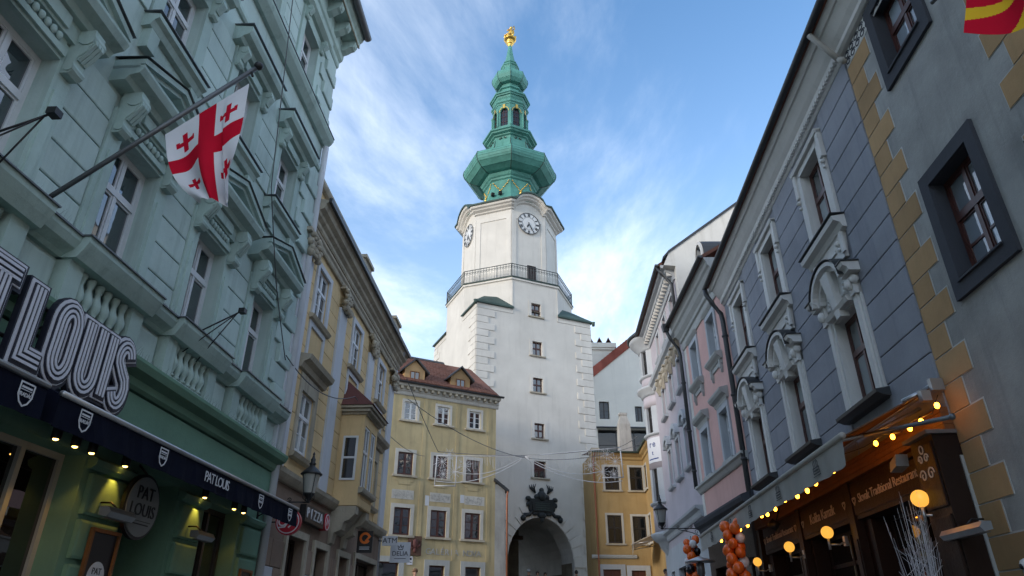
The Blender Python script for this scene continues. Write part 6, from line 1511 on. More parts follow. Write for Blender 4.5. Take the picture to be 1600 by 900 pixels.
# street lanterns on scrolled brackets
def lantern(loc, rz, reach, label, scale=1.0):
    """root at the wall plate; the lantern hangs out along local -y by reach"""
    t = thing('street_lantern', label, 'lamp', loc, rz, 'wall lanterns on scrolled brackets'); y = -reach; s = scale
    f = MB(); f.box(-.03, .03, -.03, 0, -.35, .12)
    f.tube([(0, 0, 0), (0, y * .5, .015), (0, y, 0)], .018, 6); f.tube([(0, 0, -.30), (0, y * .3, -.12), (0, y * .62, -.02)], .014, 6)
    for cy_, cz_, r_ in ((y * .18, -.10, .09), (y * .42, -.035, .05), (y * .62, .06, .05), (y * .3, .06, .045)):
        f.tube([(0, cy_ + r_ * (1 - a / 9) * cos(a), cz_ + r_ * (1 - a / 9) * sin(a)) for a in lin(0, 7.5, 18)], .010, 5)
    f.build('bracket', 'black_iron', t)
    f = MB(); f.lathe([(.02, -.02), (.05, 0), (.03, .05), (.10, .14), (.12, .17), (.14, .20)], 12, (0, y)); 
    for k in range(4):
        a = k * pi / 2 + pi / 4; f.tube([(.05 * cos(a), y + .05 * sin(a), .02), (.14 * cos(a), y + .14 * sin(a), .08), (.13 * cos(a), y + .13 * sin(a), .20)], .010, 5)
    f.build('cradle', 'black_iron', t)
    f = MB(); f.lathe([(.13, .20), (.20, .62)], 16, (0, y), cap=False); go_ = f.build('glass', 'lantern_glass', t)
    f = MB()
    for k in range(4):
        a = k * pi / 2 + pi / 4; f.tube([(.135 * cos(a), y + .135 * sin(a), .2), (.205 * cos(a), y + .205 * sin(a), .62)], .008, 4)
    f.build('glazing_bar', 'black_iron', go_)
    f = MB(); f.lathe([(.24, .61), (.25, .63), (.20, .68), (.12, .76), (.07, .80), (.06, .84), (.085, .86), (.05, .90), (.06, .96), (.035, 1.0), (.02, 1.06), (.03, 1.09), (.004, 1.14)], 16, (0, y)); f.build('cap', 'black_iron', t); t.scale = (scale, scale, scale)
lantern((*fpt(GL, GY, 12.75, 0, 1), 3.70), GR, 1.12, 'black street lantern on a bracket at the far end of the green house', .80)
lantern((*along(LP0, LY, .25), 4.72), yawroot(LP0, LY, True), 1.40, 'black street lantern on a bracket beside the lilac house')

# signs of the beige house
def disc_sign(t, r):
    for r_, y0, y1, m_, nm in ((r, -.05, .05, 'sign_red', 'disc'), (r * .90, -.056, .056, 'print_white', 'white_ring'), (r * .82, -.062, .062, 'sign_red', 'red_field')):
        f = MB(); f.py([(r_ * cos(a), r_ * sin(a)) for a in lin(0, 2 * pi, 33)[:-1]], y0, y1); f.build(nm, m_, t)
    f = MB()
    stroke(f, arc(-.16 * r / .2 * .5, 0, .30 * r, .30 * r, 20, 330, 14), .10 * r, -.070, -.062); stroke(f, [(-.36 * r, -.02 * r), (.12 * r, .12 * r)], .10 * r, -.070, -.062)
    stroke(f, [(-.70 * r, -.45 * r), (-.2 * r, -.40 * r), (.35 * r, .45 * r), (.55 * r, .50 * r)], .10 * r, -.070, -.062); stroke(f, [(.1 * r, -.45 * r), (.6 * r, .1 * r)], .10 * r, -.070, -.062); f.build('script_mark', 'print_white', t)
t = lthing('round_projecting_sign', 'red round sign with white script, projecting from the beige house', 'sign', 13.45, .34, 3.46, extra=-pi / 2 + radians(0)); disc_sign(t, .235)
t.rotation_euler = (0, 0, radians(0)); f = MB(); f.tube([(-.23, 0, 0), (-.38, 0, 0)], .015, 5); f.build('bracket', 'black_iron', t)
t = lthing('pizza_sign', 'black PIZZA sign with white letters and red disc on the beige house', 'sign', 15.55, .12, 3.86)
f = MB(); f.box(-.68, .62, -.03, .1, -.17, .17); f.build('sign_box', 'sign_black', t)
for k, ch_ in enumerate('PIZZA'): put('letter', textmesh(ch_, .30, 'print_white', .01), t, (-.54 + k * .23, -.04, 0))
f = MB(); f.py([(.82 + .19 * cos(a), .19 * sin(a)) for a in lin(0, 2 * pi, 29)[:-1]], -.05, .1); f.build('disc', 'sign_red', t)
f = MB(); stroke(f, [(.82 + .165 * cos(a), .165 * sin(a)) for a in lin(0, 2 * pi, 25)[:-1]], .018, -.056, -.05, True); stroke(f, [(.74, -.08), (.80, .08), (.86, -.04), (.91, .07)], .025, -.056, -.05); f.build('script_mark', 'print_white', t)
t = lthing('ring_sign', 'black projecting sign with orange ring under the oriel', 'sign', 19.0, .42, 3.76); t.rotation_euler = (0, 0, 0)
f = MB(); f.box(-.2, .2, -.04, .04, -.30, .24); f.build('sign_box', 'sign_black', t)
f = MB(); stroke(f, [(.115 * cos(a), .06 + .115 * sin(a)) for a in lin(0.4, 5.8, 21)], .06, -.055, -.04); stroke(f, [(.02, -.02), (.14, .12)], .05, -.057, -.04); f.build('ring', 'sign_orange', t)
f = MB(); f.box(-.13, .13, -.044, -.04, -.22, -.20); f.box(-.13, .13, -.044, -.04, -.17, -.155); f.build('caption', 'print_white', t)
t = lthing('atm_sign', 'small white ATM sign projecting at the end of the beige house', 'sign', 22.3, .36, 4.13); t.rotation_euler = (0, 0, 0)
f = MB(); f.box(-.24, .22, -.04, .04, -.14, .14); f.build('sign_box', 'print_white', t); put('lettering', textmesh('ATM', .22, 'sign_navy', .004), t, (0, -.043, 0))
f = MB(); f.tube([(-.24, 0, .0), (-.5, 0, 0)], .02, 5); f.build('bracket', 'black_iron', t)
t = lthing('delia_sign', 'white square DELIA sign hanging just below the ATM sign', 'sign', 22.75, .62, 3.84); t.rotation_euler = (0, 0, 0)
f = MB(); f.box(-.32, .30, -.03, .03, -.30, .30); f.build('sign_box', 'print_white', t); put('lettering', textmesh('DELIA', .19, 'sign_navy', .004), t, (-.01, -.033, -.04))
f = MB(); stroke(f, [(-.06, .08), (-.09, .19), (-.03, .14), (0, .22), (.03, .14), (.09, .19), (.06, .08)], .022, -.036, -.03, True); f.box(-.18, .18, -.034, -.03, -.19, -.175); f.build('crown_mark', 'sign_navy', t)
# plaque on the gallery house
YR = yawroot(yo, 61.6)
def ypt(x, out): return (-0.93 + YD[0] * x + YD[1] * out, 38.5 + YD[1] * x - YD[0] * out)
t = thing('relief_plaque', 'brown wooden plaque with a red shellfish relief on the gallery house', 'plaque', (*ypt(-4.55, .06), 5.5), YR)
f = MB(); f.box(-.36, .36, -.03, .05, -.46, .46); f.build('board', 'plaque_wood', t)
f = MB(); f.sphere((0, -.06, .08), .15, 10, 7, (1, .6, 1.6))
for sx in (-1, 1): f.tube([(sx * .08, -.06, -.05), (sx * .24, -.07, .0), (sx * .24, -.07, .22)], [.05, .06, .03], 6); f.tube([(sx * .05, -.06, -.1), (sx * .20, -.06, -.14)], .03, 5)
f.sphere((0, -.06, -.22), .09, 8, 6, (1, .6, 1.4)); f.build('relief', 'roof_red_sheet', t)
t = thing('number_plate', 'small white house number plate under the shellfish plaque', 'sign', (*ypt(-4.75, .03), 4.80), YR)
f = MB(); f.box(-.15, .15, -.01, .01, -.2, .2); f.build('plate', 'print_white', t); f = MB(); f.box(-.09, .09, -.014, -.01, .02, .12); f.box(-.10, .10, -.014, -.01, -.1, -.07); f.build('figures', 'sign_navy', t)
# banner on the bay
t = thing('bay_banner', 'white printed cloth banner around the lilac bay', 'banner', (0, 0, 0)); 
Lm = Matrix.Translation((*lf_, 0)) @ Matrix.Rotation(yawroot(LP0, LY, True), 4, 'Z')
t.location = Lm @ Vector((bx, by, 8.45)); t.rotation_euler = (0, 0, yawroot(LP0, LY, True))
f = MB(); f.lathe([(BR + .03, .12), (BR + .03, 1.25)], 14, (0, 0), radians(278), True, False, radians(50)); f.build('cloth', 'print_white', t)
for k, (ch_, z, sz) in enumerate((('r', .95, .42), ('e', .95, .42), ('t', .55, .3))):
    a = radians((296, 309, 302)[k]); o_ = put('lettering', textmesh(ch_, sz, 'cloth_blue', .004), t, ((BR + .037) * cos(a), (BR + .037) * sin(a), z)); o_.rotation_euler = (0, 0, a + pi / 2)
f = MB(); f.lathe([(BR + .034, .25), (BR + .034, .30)], 8, (0, 0), radians(284), True, False, radians(36)); f.build('caption', 'cloth_blue', t)

# ------------------------------------------------------------------ restaurant front of the blue house
def bl(s): return BF - s
for a, b_ in ((.7, 3.2), (3.7, 6.2), (6.7, BE - .75)): shop_window(blue, a, b_, .2, 3.3, .28, [(a + b_) / 2], 'wood_dark', 'shop_glass', 2.75)
for k, (a, b_) in enumerate(((.55, 3.35), (3.55, 6.2), (6.35, BE - .65))):
    f = MB(); f.box(a, b_, -.10, 0, 3.30, 3.90); fo = f.build('fascia_board', 'wood_dark', blue)
    for z0, z1 in ((3.32, 3.88),):
        p = MB(); p.chamf(a + .08, b_ - .08, z0 + .05, z1 - .05, -.10, -.125, .02); p.build('panel', 'wood_dark', fo)
    tx = ('Slovak Traditional Restaurant', 'Koliba Kamzík', 'Slovak Traditional Restaurant')[k]
    put('lettering', textmesh(tx, .20 if k != 1 else .26, 'cream_lettering', .004, space=.92), fo, ((a + b_) / 2, -.131, 3.6))
    hr = MB()
    for sx in (-1, 1):
        c = (a + b_) / 2 + sx * ((b_ - a) / 2 - .16); stroke(hr, [(c + .055 * 1.15 * (sin(q) ** 3), 3.60 + .055 * (cos(q) - .38 * cos(2 * q) - .13 * cos(3 * q))) for q in lin(0, 2 * pi, 21)[:-1]], .016, -.133, -.125, True)
    hr.build('heart_mark', 'cream_lettering', fo)
for x in (.2, 3.45, 6.28):
    f = MB(); f.box(x - .12, x + .12, -.14, 0, -.5, 3.92); pi_ = f.build('pier', 'wood_dark', blue)
    for z0 in (.6, 1.9): p = MB(); p.chamf(x - .08, x + .08, z0, z0 + 1.1, -.14, -.16, .015); p.build('panel', 'wood_dark', pi_)
f = MB(); f.box(BE - .62, BE - .02, -.32, 0, -.5, 3.88); pc_ = f.build('corner_box', 'wood_dark', blue)
for z0, z1 in ((.4, 2.9), (3.0, 3.8)):
    p = MB(); p.chamf(BE - .58, BE - .06, z0, z1, -.32, -.345, .02); p.build('panel', 'wood_dark', pc_)
f = MB(); f.box(BE - .66, BE + .02, -.40, 0, 3.88, 3.93); f.build('corner_cap', 'zinc', blue)
f = MB()                                        # painted folk ornament
for s2 in (-1, 1):
    for cx_, cz_, r_ in ((.10, 3.42, .085), (.075, 3.62, .06)): stroke(f, [(BE - .32 + s2 * (cx_ + r_ * (1 - a / 10) * cos(a)), cz_ + r_ * (1 - a / 10) * sin(a)) for a in lin(0, 7.5, 18)], .018, -.353, -.345)
stroke(f, [(BE - .32 + .05 * cos(a), 3.74 + .05 * sin(a)) for a in lin(0, 2 * pi, 13)[:-1]], .018, -.353, -.345, True)
tag(f.build('folk_ornament', 'cream_lettering', pc_), kind='stuff')
for k in range(4):
    z = 3.94 + k * .075; f = MB(); f.box(0.02, BE - .02, -.13 - .004 * (k % 2), 0, z, z + .07); f.build('plank', 'wood_warm', blue)
# big awning along the blue and pink houses
aw = rthing('restaurant_awning', 'long grey fabric awning with printed emblems over the restaurant front', 'awning', 8.55, 0, 0)
L0, L1 = -11.1, -.05
f = MB(); f.add([(L0, -.12, 4.52), (L1, -.12, 4.52), (L1 - .3, -1.30, 3.95), (L0, -1.30, 3.95), (L0, -.12, 4.50), (L1, -.12, 4.50), (L1 - .3, -1.30, 3.93), (L0, -1.30, 3.93)], [(0, 1, 2, 3), (7, 6, 5, 4), (1, 5, 6, 2), (0, 3, 7, 4)]); f.build('canopy', 'awning_brown', aw)
f = MB(); n_ = 90
for i in range(n_):
    x0, x1 = L0 + (L1 - .3 - L0) * i / n_, L0 + (L1 - .3 - L0) * (i + 1) / n_; w0, w1 = [.02 * sin(q * 1.3) + .014 * sin(q * .47) for q in (i, i + 1)]
    f.smooth = True; f.add([(x0, -1.325, 3.93), (x1, -1.325, 3.93), (x1, -1.325 + w1, 3.56), (x0, -1.325 + w0, 3.56)], [(0, 1, 2, 3)]); f.smooth = False
va = f.build('valance', 'awning_grey', aw)
f = MB(); f.tube([(L0, -1.32, 3.95), (L1 - .28, -1.32, 3.95)], .045, 10); f.build('front_bar', 'awning_grey', aw)
f = MB(); f.tube([(L0, -.10, 4.53), (L1 + .03, -.10, 4.53)], .05, 10); f.build('roller', 'metal_light', aw)
f = MB(); f.box(L1 - .02, L1 + .06, -.18, -.02, 4.44, 4.60); f.box(L1 - .04, L1 + .06, -.34, -.22, 4.30, 4.44); f.tube([(L1 - .05, -.16, 4.5), (L1 - .15, -.5, 4.35)], .035, 8); f.build('end_bracket', 'metal_light', aw)
for x in (L1 - .5, L1 - 4.0, L1 - 7.5, L0 + .4):
    f = MB(); f.tube([(x, -.1, 4.36), (x - .35, -.70, 4.10), (x, -1.28, 3.93)], .025, 8); f.build('folding_arm', 'metal_light', aw)
for k in range(5):
    x = L1 - 1.4 - k * 2.0; f = MB()
    stroke(f, [(x - .12, 3.68), (x - .12, 3.76), (x + .12, 3.76), (x + .12, 3.68)], .014, -1.352, -1.347, True)
    for q in (-.08, -.03, .03, .08): stroke(f, [(x + q, 3.77), (x + q * 1.2, 3.83), (x + q * .6, 3.87)], .012, -1.352, -1.347)
    f.box(x - .09, x + .09, -1.352, -1.347, 3.71, 3.73); f.box(x - .15, x + .15, -1.352, -1.347, 3.64, 3.65); f.build('emblem', 'awning_print', va)
f = MB(); f.tube([(L1 - 1.1, -.95, 4.1), (L1 + .62, -.36, 3.92)], .028, 10); f.sphere((L1 + .62, -.36, 3.92), .04, 8, 6); f.build('brace_tube', 'zinc', aw)

# string of warm bulbs
sl_ = rthing('string_lights', 'string of warm glowing bulbs along the restaurant awning', 'string lights', 8.5, 0, 0)
pathA = [Vector((x, y, z)) for x, y, z in ((.25, -.30, 4.28), (.05, -.32, 4.10), (-.4, -.34, 4.14), (-.8, -.36, 4.08), (-1.2, -.4, 4.16), (-1.7, -.5, 4.10), (-2.2, -.8, 4.05), (-1.6, -1.1, 3.86), (-.85, -1.24, 3.78), (-1.2, -1.26, 3.66))]
x = -1.6
while x > -9.4: pathA.append(Vector((x, -1.24, 3.66 + .05 * sin(x * 3.1)))); x -= .55
f = MB(); f.tube(pathA, .006, 4); f.build('cord', 'black_iron', sl_)
bulb_m = MB(); bulb_m.sphere((0, 0, -.05), .033, 8, 6, (1, 1, 1.25)); bulb_me = bulb_m.mesh('bulb', 'bulb_glow')
sock = MB(); sock.lathe([(.014, -.025), (.016, .0), (.010, .02)], 8); sock_me = sock.mesh('socket', 'black_iron')
pts = []
for a, b_ in zip(pathA[:-1], pathA[1:]):
    n_ = max(1, int((b_ - a).length / .30))
    for i in range(n_): pts.append(a.lerp(b_, (i + random.uniform(.2, .8)) / n_))
for p in pts:
    o_ = put('bulb', bulb_me, sl_, p); put('socket', sock_me, o_)
# globe wall lamps
for s, z, r_, lab in ((9.13, 3.16, .110, 'large yellow globe lamp on the restaurant corner'), (12.65, 3.18, .105, 'yellow globe lamp between the restaurant sign boards'), (14.94, 3.18, .105, 'yellow globe lamp left of the middle sign board'), (17.6, 3.12, .10, 'farthest yellow globe lamp, near the balloons')):
    t = rthing('globe_lamp', lab, 'lamp', s, .42, z, 'yellow globe lamps on the restaurant')
    f = MB(); f.sphere((0, 0, 0), r_, 18, 12); f.build('globe', 'globe_glow', t)
    f = MB(); f.tube([(0, 0, -r_ + .01), (0, 0, -r_ - .18)], .022, 8); f.tube([(0, 0, -r_ - .10), (0, .18, -r_ - .10), (0, .30, -r_ - .04)], .016, 6); f.lathe([(.06, -.02), (.05, .02)], 10, (0, 0)); f.box(-.05, .05, .26, .32, -r_ - .12, -r_ + .04); f.build('arm', 'metal_light', t)
# white twig bundle, speaker, camera
t = rthing('twig_bundle', 'bundle of white decorative twigs in front of the restaurant corner', 'decoration', 9.35, .5, .7); f = MB()
for k in range(46):
    a = random.uniform(0, 2 * pi); r_ = random.uniform(.0, .16); x, y = r_ * cos(a), r_ * sin(a); h = random.uniform(1.5, 2.55); lean = (random.gauss(0, .10) + .12, random.gauss(0, .08))
    p = [(x * .5, y * .5, 0), (x + lean[0] * .4, y + lean[1] * .4, h * .5), (x * 1.6 + lean[0], y * 1.6 + lean[1], h)]; f.tube(p, [.006, .004, .002], 4)
    for q in range(3):
        w = random.uniform(.45, .95); b0 = Vector(p[1]).lerp(Vector(p[2]), (w - .5) / .5 if w > .5 else 0); f.tube([b0, b0 + Vector((random.gauss(0, .09), random.gauss(0, .09), random.uniform(.08, .22)))], [.004, .002], 3)
tag(f.build('twigs', 'twig_white', t), kind='stuff'); f = MB(); f.lathe([(.16, -.2), (.2, .0), (.22, .25), (.18, .26)], 14); f.build('pot', 'sign_black', t)
t = rthing('wall_speaker', 'small grey speaker under the awning beside the sign board', 'speaker', 9.62, .34, 3.72); f = MB(); f.hexa([(-.14, -.08, -.1), (.12, -.10, -.06), (.12, .08, -.06), (-.14, .08, -.1), (-.13, -.06, .04), (.14, -.08, .10), (.14, .08, .10), (-.13, .08, .04)]); f.build('cabinet', 'sign_grey', t); f = MB(); f.tube([(.02, .06, .02), (.02, .2, .08)], .02, 6); f.build('bracket', 'black_iron', t)
t = rthing('awning_spotlight', 'black spotlight hanging below the grey awning', 'lamp', 14.4, .75, 3.62); f = MB(); f.tube([(0, 0, 0), (-.05, -.10, -.14)], [.10, .11], 12); f.build('housing', 'black_iron', t); f = MB(); f.tube([(0, 0, .02), (0, .1, .25)], .016, 6); f.build('stem', 'black_iron', t)
t = rthing('security_camera', 'white dome camera on the lowest visible ochre quoin', 'camera', 7.93, .06, 2.27); f = MB(); f.lathe([(.07, -.04), (.075, .0), (.07, .03), (.03, .05)], 14); f.sphere((0, -.03, -.02), .058, 12, 8); f.build('housing', 'white_paint', t); f = MB(); f.sphere((0.0, -.062, -.03), .035, 10, 7); f.build('lens_dome', 'sign_black', t)
t = rthing('wall_box', 'dark metal box on the grey house at the bottom right corner', 'box', 7.75, .12, 1.95); f = MB(); f.box(-.28, .30, -.10, .12, -.06, .16); f.box(-.30, .32, -.13, .12, .16, .18); f.build('box', 'slate_frame', t); f = MB(); f.sphere((.08, -.11, .08), .02, 8, 6); f.build('indicator', 'cloth_blue', t)
t = rthing('wall_spike', 'black lamp arm on the grey house at the right edge', 'lamp', 5.12, .02, 5.72); f = MB(); f.tube([(0, 0, 0), (0, -.35, .12)], .02, 6); f.hexa([(-.06, -.5, .04), (.06, -.5, .04), (.06, -.3, .10), (-.06, -.3, .10), (-.06, -.5, .12), (.06, -.5, .12), (.06, -.3, .18), (-.06, -.3, .18)]); f.build('arm', 'black_iron', t)

# balloon garlands
bal_m = {c: MB().sphere((0, 0, 0), .112, 14, 10, (1, 1, 1.12)).mesh('balloon', 'balloon_' + c) for c in ('orange', 'white', 'black')}
def garland(loc, label, h, n, seed, order):
    t = thing('balloon_garland', label, 'balloons', loc, 0, 'balloon garlands at the restaurant'); rnd = random.Random(seed)
    f = MB(); f.tube([(0, 0, -h - .9), (0, 0, .1)], .012, 6); f.build('post', 'black_iron', t)
    for i in range(n):
        a = i * 2.4; r_ = .12 + .04 * rnd.random(); z = -h * (i / (n - 1)); o_ = put('balloon', bal_m[order[i % len(order)]], t, (r_ * cos(a), r_ * sin(a), z)); s = rnd.uniform(.88, 1.12); o_.scale = (s, s, s); o_.rotation_euler = (rnd.uniform(-.6, .6), rnd.uniform(-.6, .6), 0)
g1 = fpt(RP, RY, 20.6, 1.42, -1); g2 = fpt(RP, RY, 15.3, 1.45, -1)
garland((*g1, 3.98), 'orange, white and black balloon garland at the far end of the awning', 1.9, 30, 3, ['orange', 'orange', 'white', 'orange', 'orange', 'black', 'orange'])
garland((*g2, 3.70), 'orange and black balloon cluster hanging before the restaurant windows', 1.25, 22, 5, ['orange', 'orange', 'orange', 'black', 'orange', 'white', 'orange', 'orange'])
t = thing('patio_heater', 'mushroom patio heater with round steel top below the balloons', 'heater', (4.75, 18.4, gz(18.4)), 0)
f = MB(); f.lathe([(.36, 1.86), (.37, 1.88), (.08, 1.98), (.02, 2.0)], 24); f.build('reflector', 'metal_light', t); f = MB(); f.lathe([(.22, 0), (.22, .7), (.05, .74), (.03, .78), (.03, 1.55), (.10, 1.58), (.10, 1.84), (.05, 1.86)], 16); f.build('stand', 'zinc', t)

# potted shrubs before the green shop
leafm = MB(); leafm.add([(0, 0, 0), (.03, .0, .05), (0, 0, .12), (-.03, 0, .05)], [(0, 1, 2, 3)])
for s, lab in ((8.05, 'small potted shrub below the wooden framed poster'), (9.15, 'small potted shrub before the green shop door')):
    t = lthing('potted_shrub', lab, 'plant', s, .62, gz(8) + .0, 'potted shrubs before the green shop'); f = MB(); f.hexa([(-.2, -.2, 0), (.2, -.2, 0), (.2, .2, 0), (-.2, .2, 0), (-.25, -.25, .8), (.25, -.25, .8), (.25, .25, .8), (-.25, .25, .8)]); f.build('pot', 'sign_black', t)
    f = MB()
    for k in range(700):
        d = Vector((random.gauss(0, 1), random.gauss(0, 1), random.gauss(0, 1))).normalized() * random.uniform(.05, .30); c = Vector((0, 0, 1.12)) + Vector((d.x, d.y, d.z * .95)); u_ = Vector((random.gauss(0, 1), random.gauss(0, 1), random.gauss(0, 1))).normalized() * .05; v_ = u_.orthogonal().normalized() * .018
        f.add([c - u_, c + v_, c + u_, c - v_], [(0, 1, 2, 3)])
    tag(f.build('foliage', 'leaf', t), kind='stuff')

# ------------------------------------------------------------------ light swags and cables across the street
def swag(label, xs, mirror):
    t = thing('light_swag', label, 'light decoration', (0.62, 33.0, 9.22), 0, 'light swags across the street'); m_ = -1 if mirror else 1
    W_ = 4.65 if not mirror else 4.25; H = 1.42
    f = MB()
    top = [(m_ * (W_ * q), 0, (.42 if not mirror else .03) * q) for q in lin(0, 1, 9)]; f.tube(top, .022, 5)
    low = [(m_ * W_ * q, 0, -1.18 * sin(q * pi * .62) ** .8 * 1.05 if q > 0 else 0) for q in lin(0.0, 1, 22)]; f.tube(low, .020, 5)
    low2 = [(m_ * W_ * .78 * q, 0, -.85 * sin(q * pi * .68) if q > 0 else 0) for q in lin(0, 1, 18)]; f.tube(low2, .017, 5)
    e0 = m_ * W_; ez = top[-1][2]; f.tube([(e0, 0, ez), (e0 + m_ * .06, 0, ez - H)], .03, 5); f.tube([(e0 + m_ * .06, 0, ez - H), (e0 - m_ * .95, 0, ez - H - .02)], .026, 5)
    if mirror: f.tube([(e0 - m_ * .95, 0, ez), (e0 - m_ * .92, 0, ez - H)], .022, 5)
    f.build('frame', 'light_wire', t)
    g_ = MB()
    for k in range(46):                        # hanging strands between the arcs
        q = .04 + .80 * k / 46; zt = top[0][2] + (top[-1][2]) * q; zb = -.85 * sin(min(q / .78, 1) * pi * .68)
        h = random.uniform(.35, .95) * (zt - zb); g_.tube([(m_ * W_ * q, 0, zt), (m_ * W_ * q + random.uniform(-.02, .02), 0, zt - h)], .007, 3)
    for cx_, cz_, R in ((W_ * .94, -.25, .45), (W_ * .80, -.75, .48), (W_ * .86, .1, .32), (W_ * .68, -.45, .40), (W_ * .92, -.85, .30)):
        for j in range(12):                    # star bursts
            a = j * pi / 6 + cx_; r1 = R * (1 if j % 2 else .7); p0 = Vector((m_ * cx_, 0, cz_)); d = Vector((cos(a), 0, sin(a)))
            g_.tube([p0, p0 + d * r1], .009, 4)
            if j % 2: n_ = Vector((-d.z, 0, d.x)); g_.tube([p0 + d * r1 * .6 + n_ * .07, p0 + d * r1 * .75, p0 + d * r1 * .6 - n_ * .07], .007, 3)
    tag(g_.build('strands_and_stars', 'light_wire', t), kind='stuff')
swag('white light swag with frame hanging before the ochre house and tower', 0, False); swag('white light swag hanging before the gallery house windows', 0, True)
def cable(name, label, pts, r, sag=0.0):
    P = [Vector(p) for p in pts]; path = []
    for a, b_ in zip(P[:-1], P[1:]):
        for i in range(12): q = i / 12; v = a.lerp(b_, q); v.z -= sag * 4 * q * (1 - q); path.append(v)
    path.append(P[-1]); f = MB(); f.tube(path, r, 5); tag(f.build(name, 'cable'), label, 'cable')
cable('suspension_cable', 'thin steel cable carrying the light swags across the street', [(-4.0, 24.5, 10.2), (-3.6, 33, 9.45), (.62, 33, 9.26), (5.25, 33, 9.68), (6.0, 32.2, 10.0)], .016, .06)
cable('suspension_cable', 'slack lower cable under the light swags', [(-3.9, 24.5, 9.4), (.6, 33.05, 9.16), (6.1, 31.6, 9.5)], .014, .35)
gA = fpt(GL, GY, 10.9, .75, 1); gB = fpt(GL, GY, 11.1, .35, 1); gC = fpt(GL, GY, 13.4, .15, 1)
cable('hanging_cable', 'thin black cable dropping down the green house front', [(*fpt(GL, GY, 8.0, .85, 1), 15.4), (*fpt(GL, GY, 9.6, .62, 1), 8.4), (*fpt(GL, GY, 11.3, .25, 1), 7.4), (*fpt(GL, GY, 12.6, .12, 1), 6.4)], .010, .02)
cable('hanging_cable', 'black cable running from the green house to the gallery house', [(*fpt(GL, GY, 12.6, .12, 1), 6.5), (*fpt(GL, GY, 16.5, .45, 1), 6.9), (-4.6, 35.9, 9.9)], .012, .35)

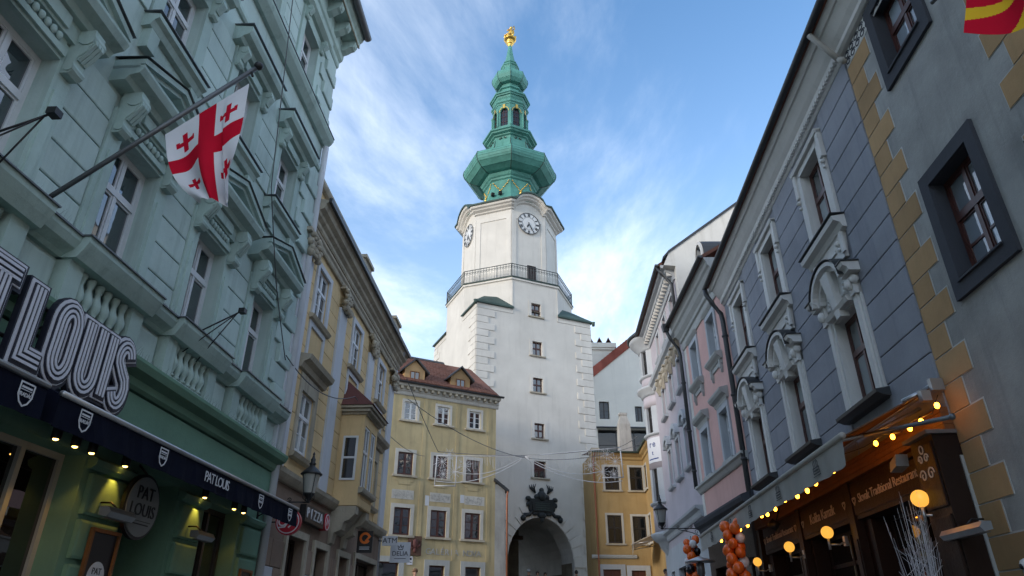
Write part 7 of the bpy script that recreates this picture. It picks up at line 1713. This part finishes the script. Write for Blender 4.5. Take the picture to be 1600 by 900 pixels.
# ------------------------------------------------------------------ passers-by (only the tops of heads reach the frame)
def person(loc, rz, h, top, hair, label, hat=None, step=.12, bag=False):
    t = thing('person', label, 'person', loc, rz, 'passers-by near the gate'); k = h / 1.75
    me = bpy.data.meshes.new('body')
    J = {'pel': (0, 0, .95), 'chest': (0, .02, 1.25), 'neck': (0, 0, 1.47), 'head': (0, -.01, 1.60), 'crown': (0, .0, 1.70),
         'hL': (.09, 0, .90), 'kL': (.10, -.05 - step, .50), 'aL': (.10, -step, .09), 'tL': (.11, -step - .17, .035), 'hR': (-.09, 0, .90), 'kR': (-.10, -.03, .50), 'aR': (-.10, step * 1.4, .09), 'tR': (-.11, step * 1.4 - .17, .035),
         'sL': (.18, 0, 1.40), 'eL': (.25, .04, 1.12), 'wL': (.24, -.10, .90), 'fL': (.235, -.13, .80), 'sR': (-.18, 0, 1.40), 'eR': (-.25, .05, 1.12), 'wR': (-.24, -.06, .88), 'fR': (-.235, -.08, .78)}
    RD_ = {'pel': .15, 'chest': .17, 'neck': .055, 'head': .092, 'crown': .07, 'hL': .10, 'kL': .062, 'aL': .042, 'tL': .04, 'hR': .10, 'kR': .062, 'aR': .042, 'tR': .04, 'sL': .07, 'eL': .05, 'wL': .035, 'fL': .03, 'sR': .07, 'eR': .05, 'wR': .035, 'fR': .03}
    ks_ = list(J); E_ = [('pel', 'chest'), ('chest', 'neck'), ('neck', 'head'), ('head', 'crown'), ('pel', 'hL'), ('hL', 'kL'), ('kL', 'aL'), ('aL', 'tL'), ('pel', 'hR'), ('hR', 'kR'), ('kR', 'aR'), ('aR', 'tR'), ('chest', 'sL'), ('sL', 'eL'), ('eL', 'wL'), ('wL', 'fL'), ('chest', 'sR'), ('sR', 'eR'), ('eR', 'wR'), ('wR', 'fR')]
    me.from_pydata([tuple(c * k for c in J[q]) for q in ks_], [(ks_.index(a), ks_.index(b_)) for a, b_ in E_], [])
    o = put('body', me, t); md = o.modifiers.new('skin', 'SKIN'); sd = o.modifiers.new('sub', 'SUBSURF'); sd.levels = 1; sd.render_levels = 1
    for i, q in enumerate(ks_): me.skin_vertices[0].data[i].radius = (RD_[q] * k * (1.1 if q in ('chest', 'pel') else 1), RD_[q] * k * (.8 if q in ('chest', 'pel') else 1)); me.skin_vertices[0].data[i].use_root = (q == 'pel')
    dg = bpy.context.evaluated_depsgraph_get(); nm = bpy.data.meshes.new_from_object(o.evaluated_get(dg)); o.modifiers.clear(); o.data = nm
    nm.materials.clear()
    for m_ in (top, 'skin', 'cloth_dark'): nm.materials.append(MATS[m_])
    for p in nm.polygons:
        z = p.center.z / k; x = abs(p.center.x) / k; p.use_smooth = True
        p.material_index = 1 if (z > 1.45 or (x > .2 and z < .93 and z > .7)) else (2 if z < .92 else 0)
    hd_ = MB(); hd_.sphere((0, .012 * k, 1.635 * k), .112 * k, 14, 10, (.95, 1.05, 1.10)) if not hat else hd_.lathe([(.118 * k, 1.62 * k), (.122 * k, 1.68 * k), (.10 * k, 1.75 * k), (.03 * k, 1.78 * k)], 14)
    hd_.v = [(x, max(y, -.06 * k if z < 1.66 * k else -1), z) for x, y, z in hd_.v]; hd_.build('hair' if not hat else 'hat', hat or hair, t)
    fc = MB(); fc.sphere((0, -.115 * k, 1.575 * k), .018 * k, 8, 6, (.8, 1.2, 1.3))
    for sx in (-1, 1): fc.sphere((sx * .098 * k, 0, 1.59 * k), .024 * k, 7, 5, (.5, 1, 1.4))
    fc.build('nose_and_ears', 'skin', t)
    ey = MB()
    for sx in (-1, 1): ey.sphere((sx * .036 * k, -.098 * k, 1.615 * k), .012 * k, 7, 5)
    ey.box(-.026 * k, .026 * k, -.104 * k, -.094 * k, 1.527 * k, 1.535 * k); ey.build('eyes_and_mouth', 'hair_dark', t)
for (x, y, rz, h, top, hair, lab, hat) in (
        (1.0, 44.0, 2.6, 1.80, 'cloth_dark', 'hair_dark', 'person in a dark jacket walking into the arch, grey cap', 'sign_grey'),
        (1.55, 44.6, .2, 1.72, 'cloth_brown', 'hair_dark', 'person in brown coming out of the arch', None),
        (2.0, 44.2, .1, 1.66, 'cloth_dark', 'hair_dark', 'dark haired person on the right of the group in the arch', None),
        (3.9, 44.4, 3.0, 1.78, 'cloth_dark', 'hair_dark', 'dark haired person alone at the right side of the arch', None),
        (-4.3, 32.5, .3, 1.78, 'cloth_dark', 'hair_dark', 'person in a brown hat below the gallery lettering', 'cloth_brown'),
        (7.2, 34.3, .4, 1.80, 'cloth_blue', 'hair_dark', 'person in a blue jacket under the corner house awning', None)):
    person((x, y, gz(y)), rz, h, top, hair, lab, hat)
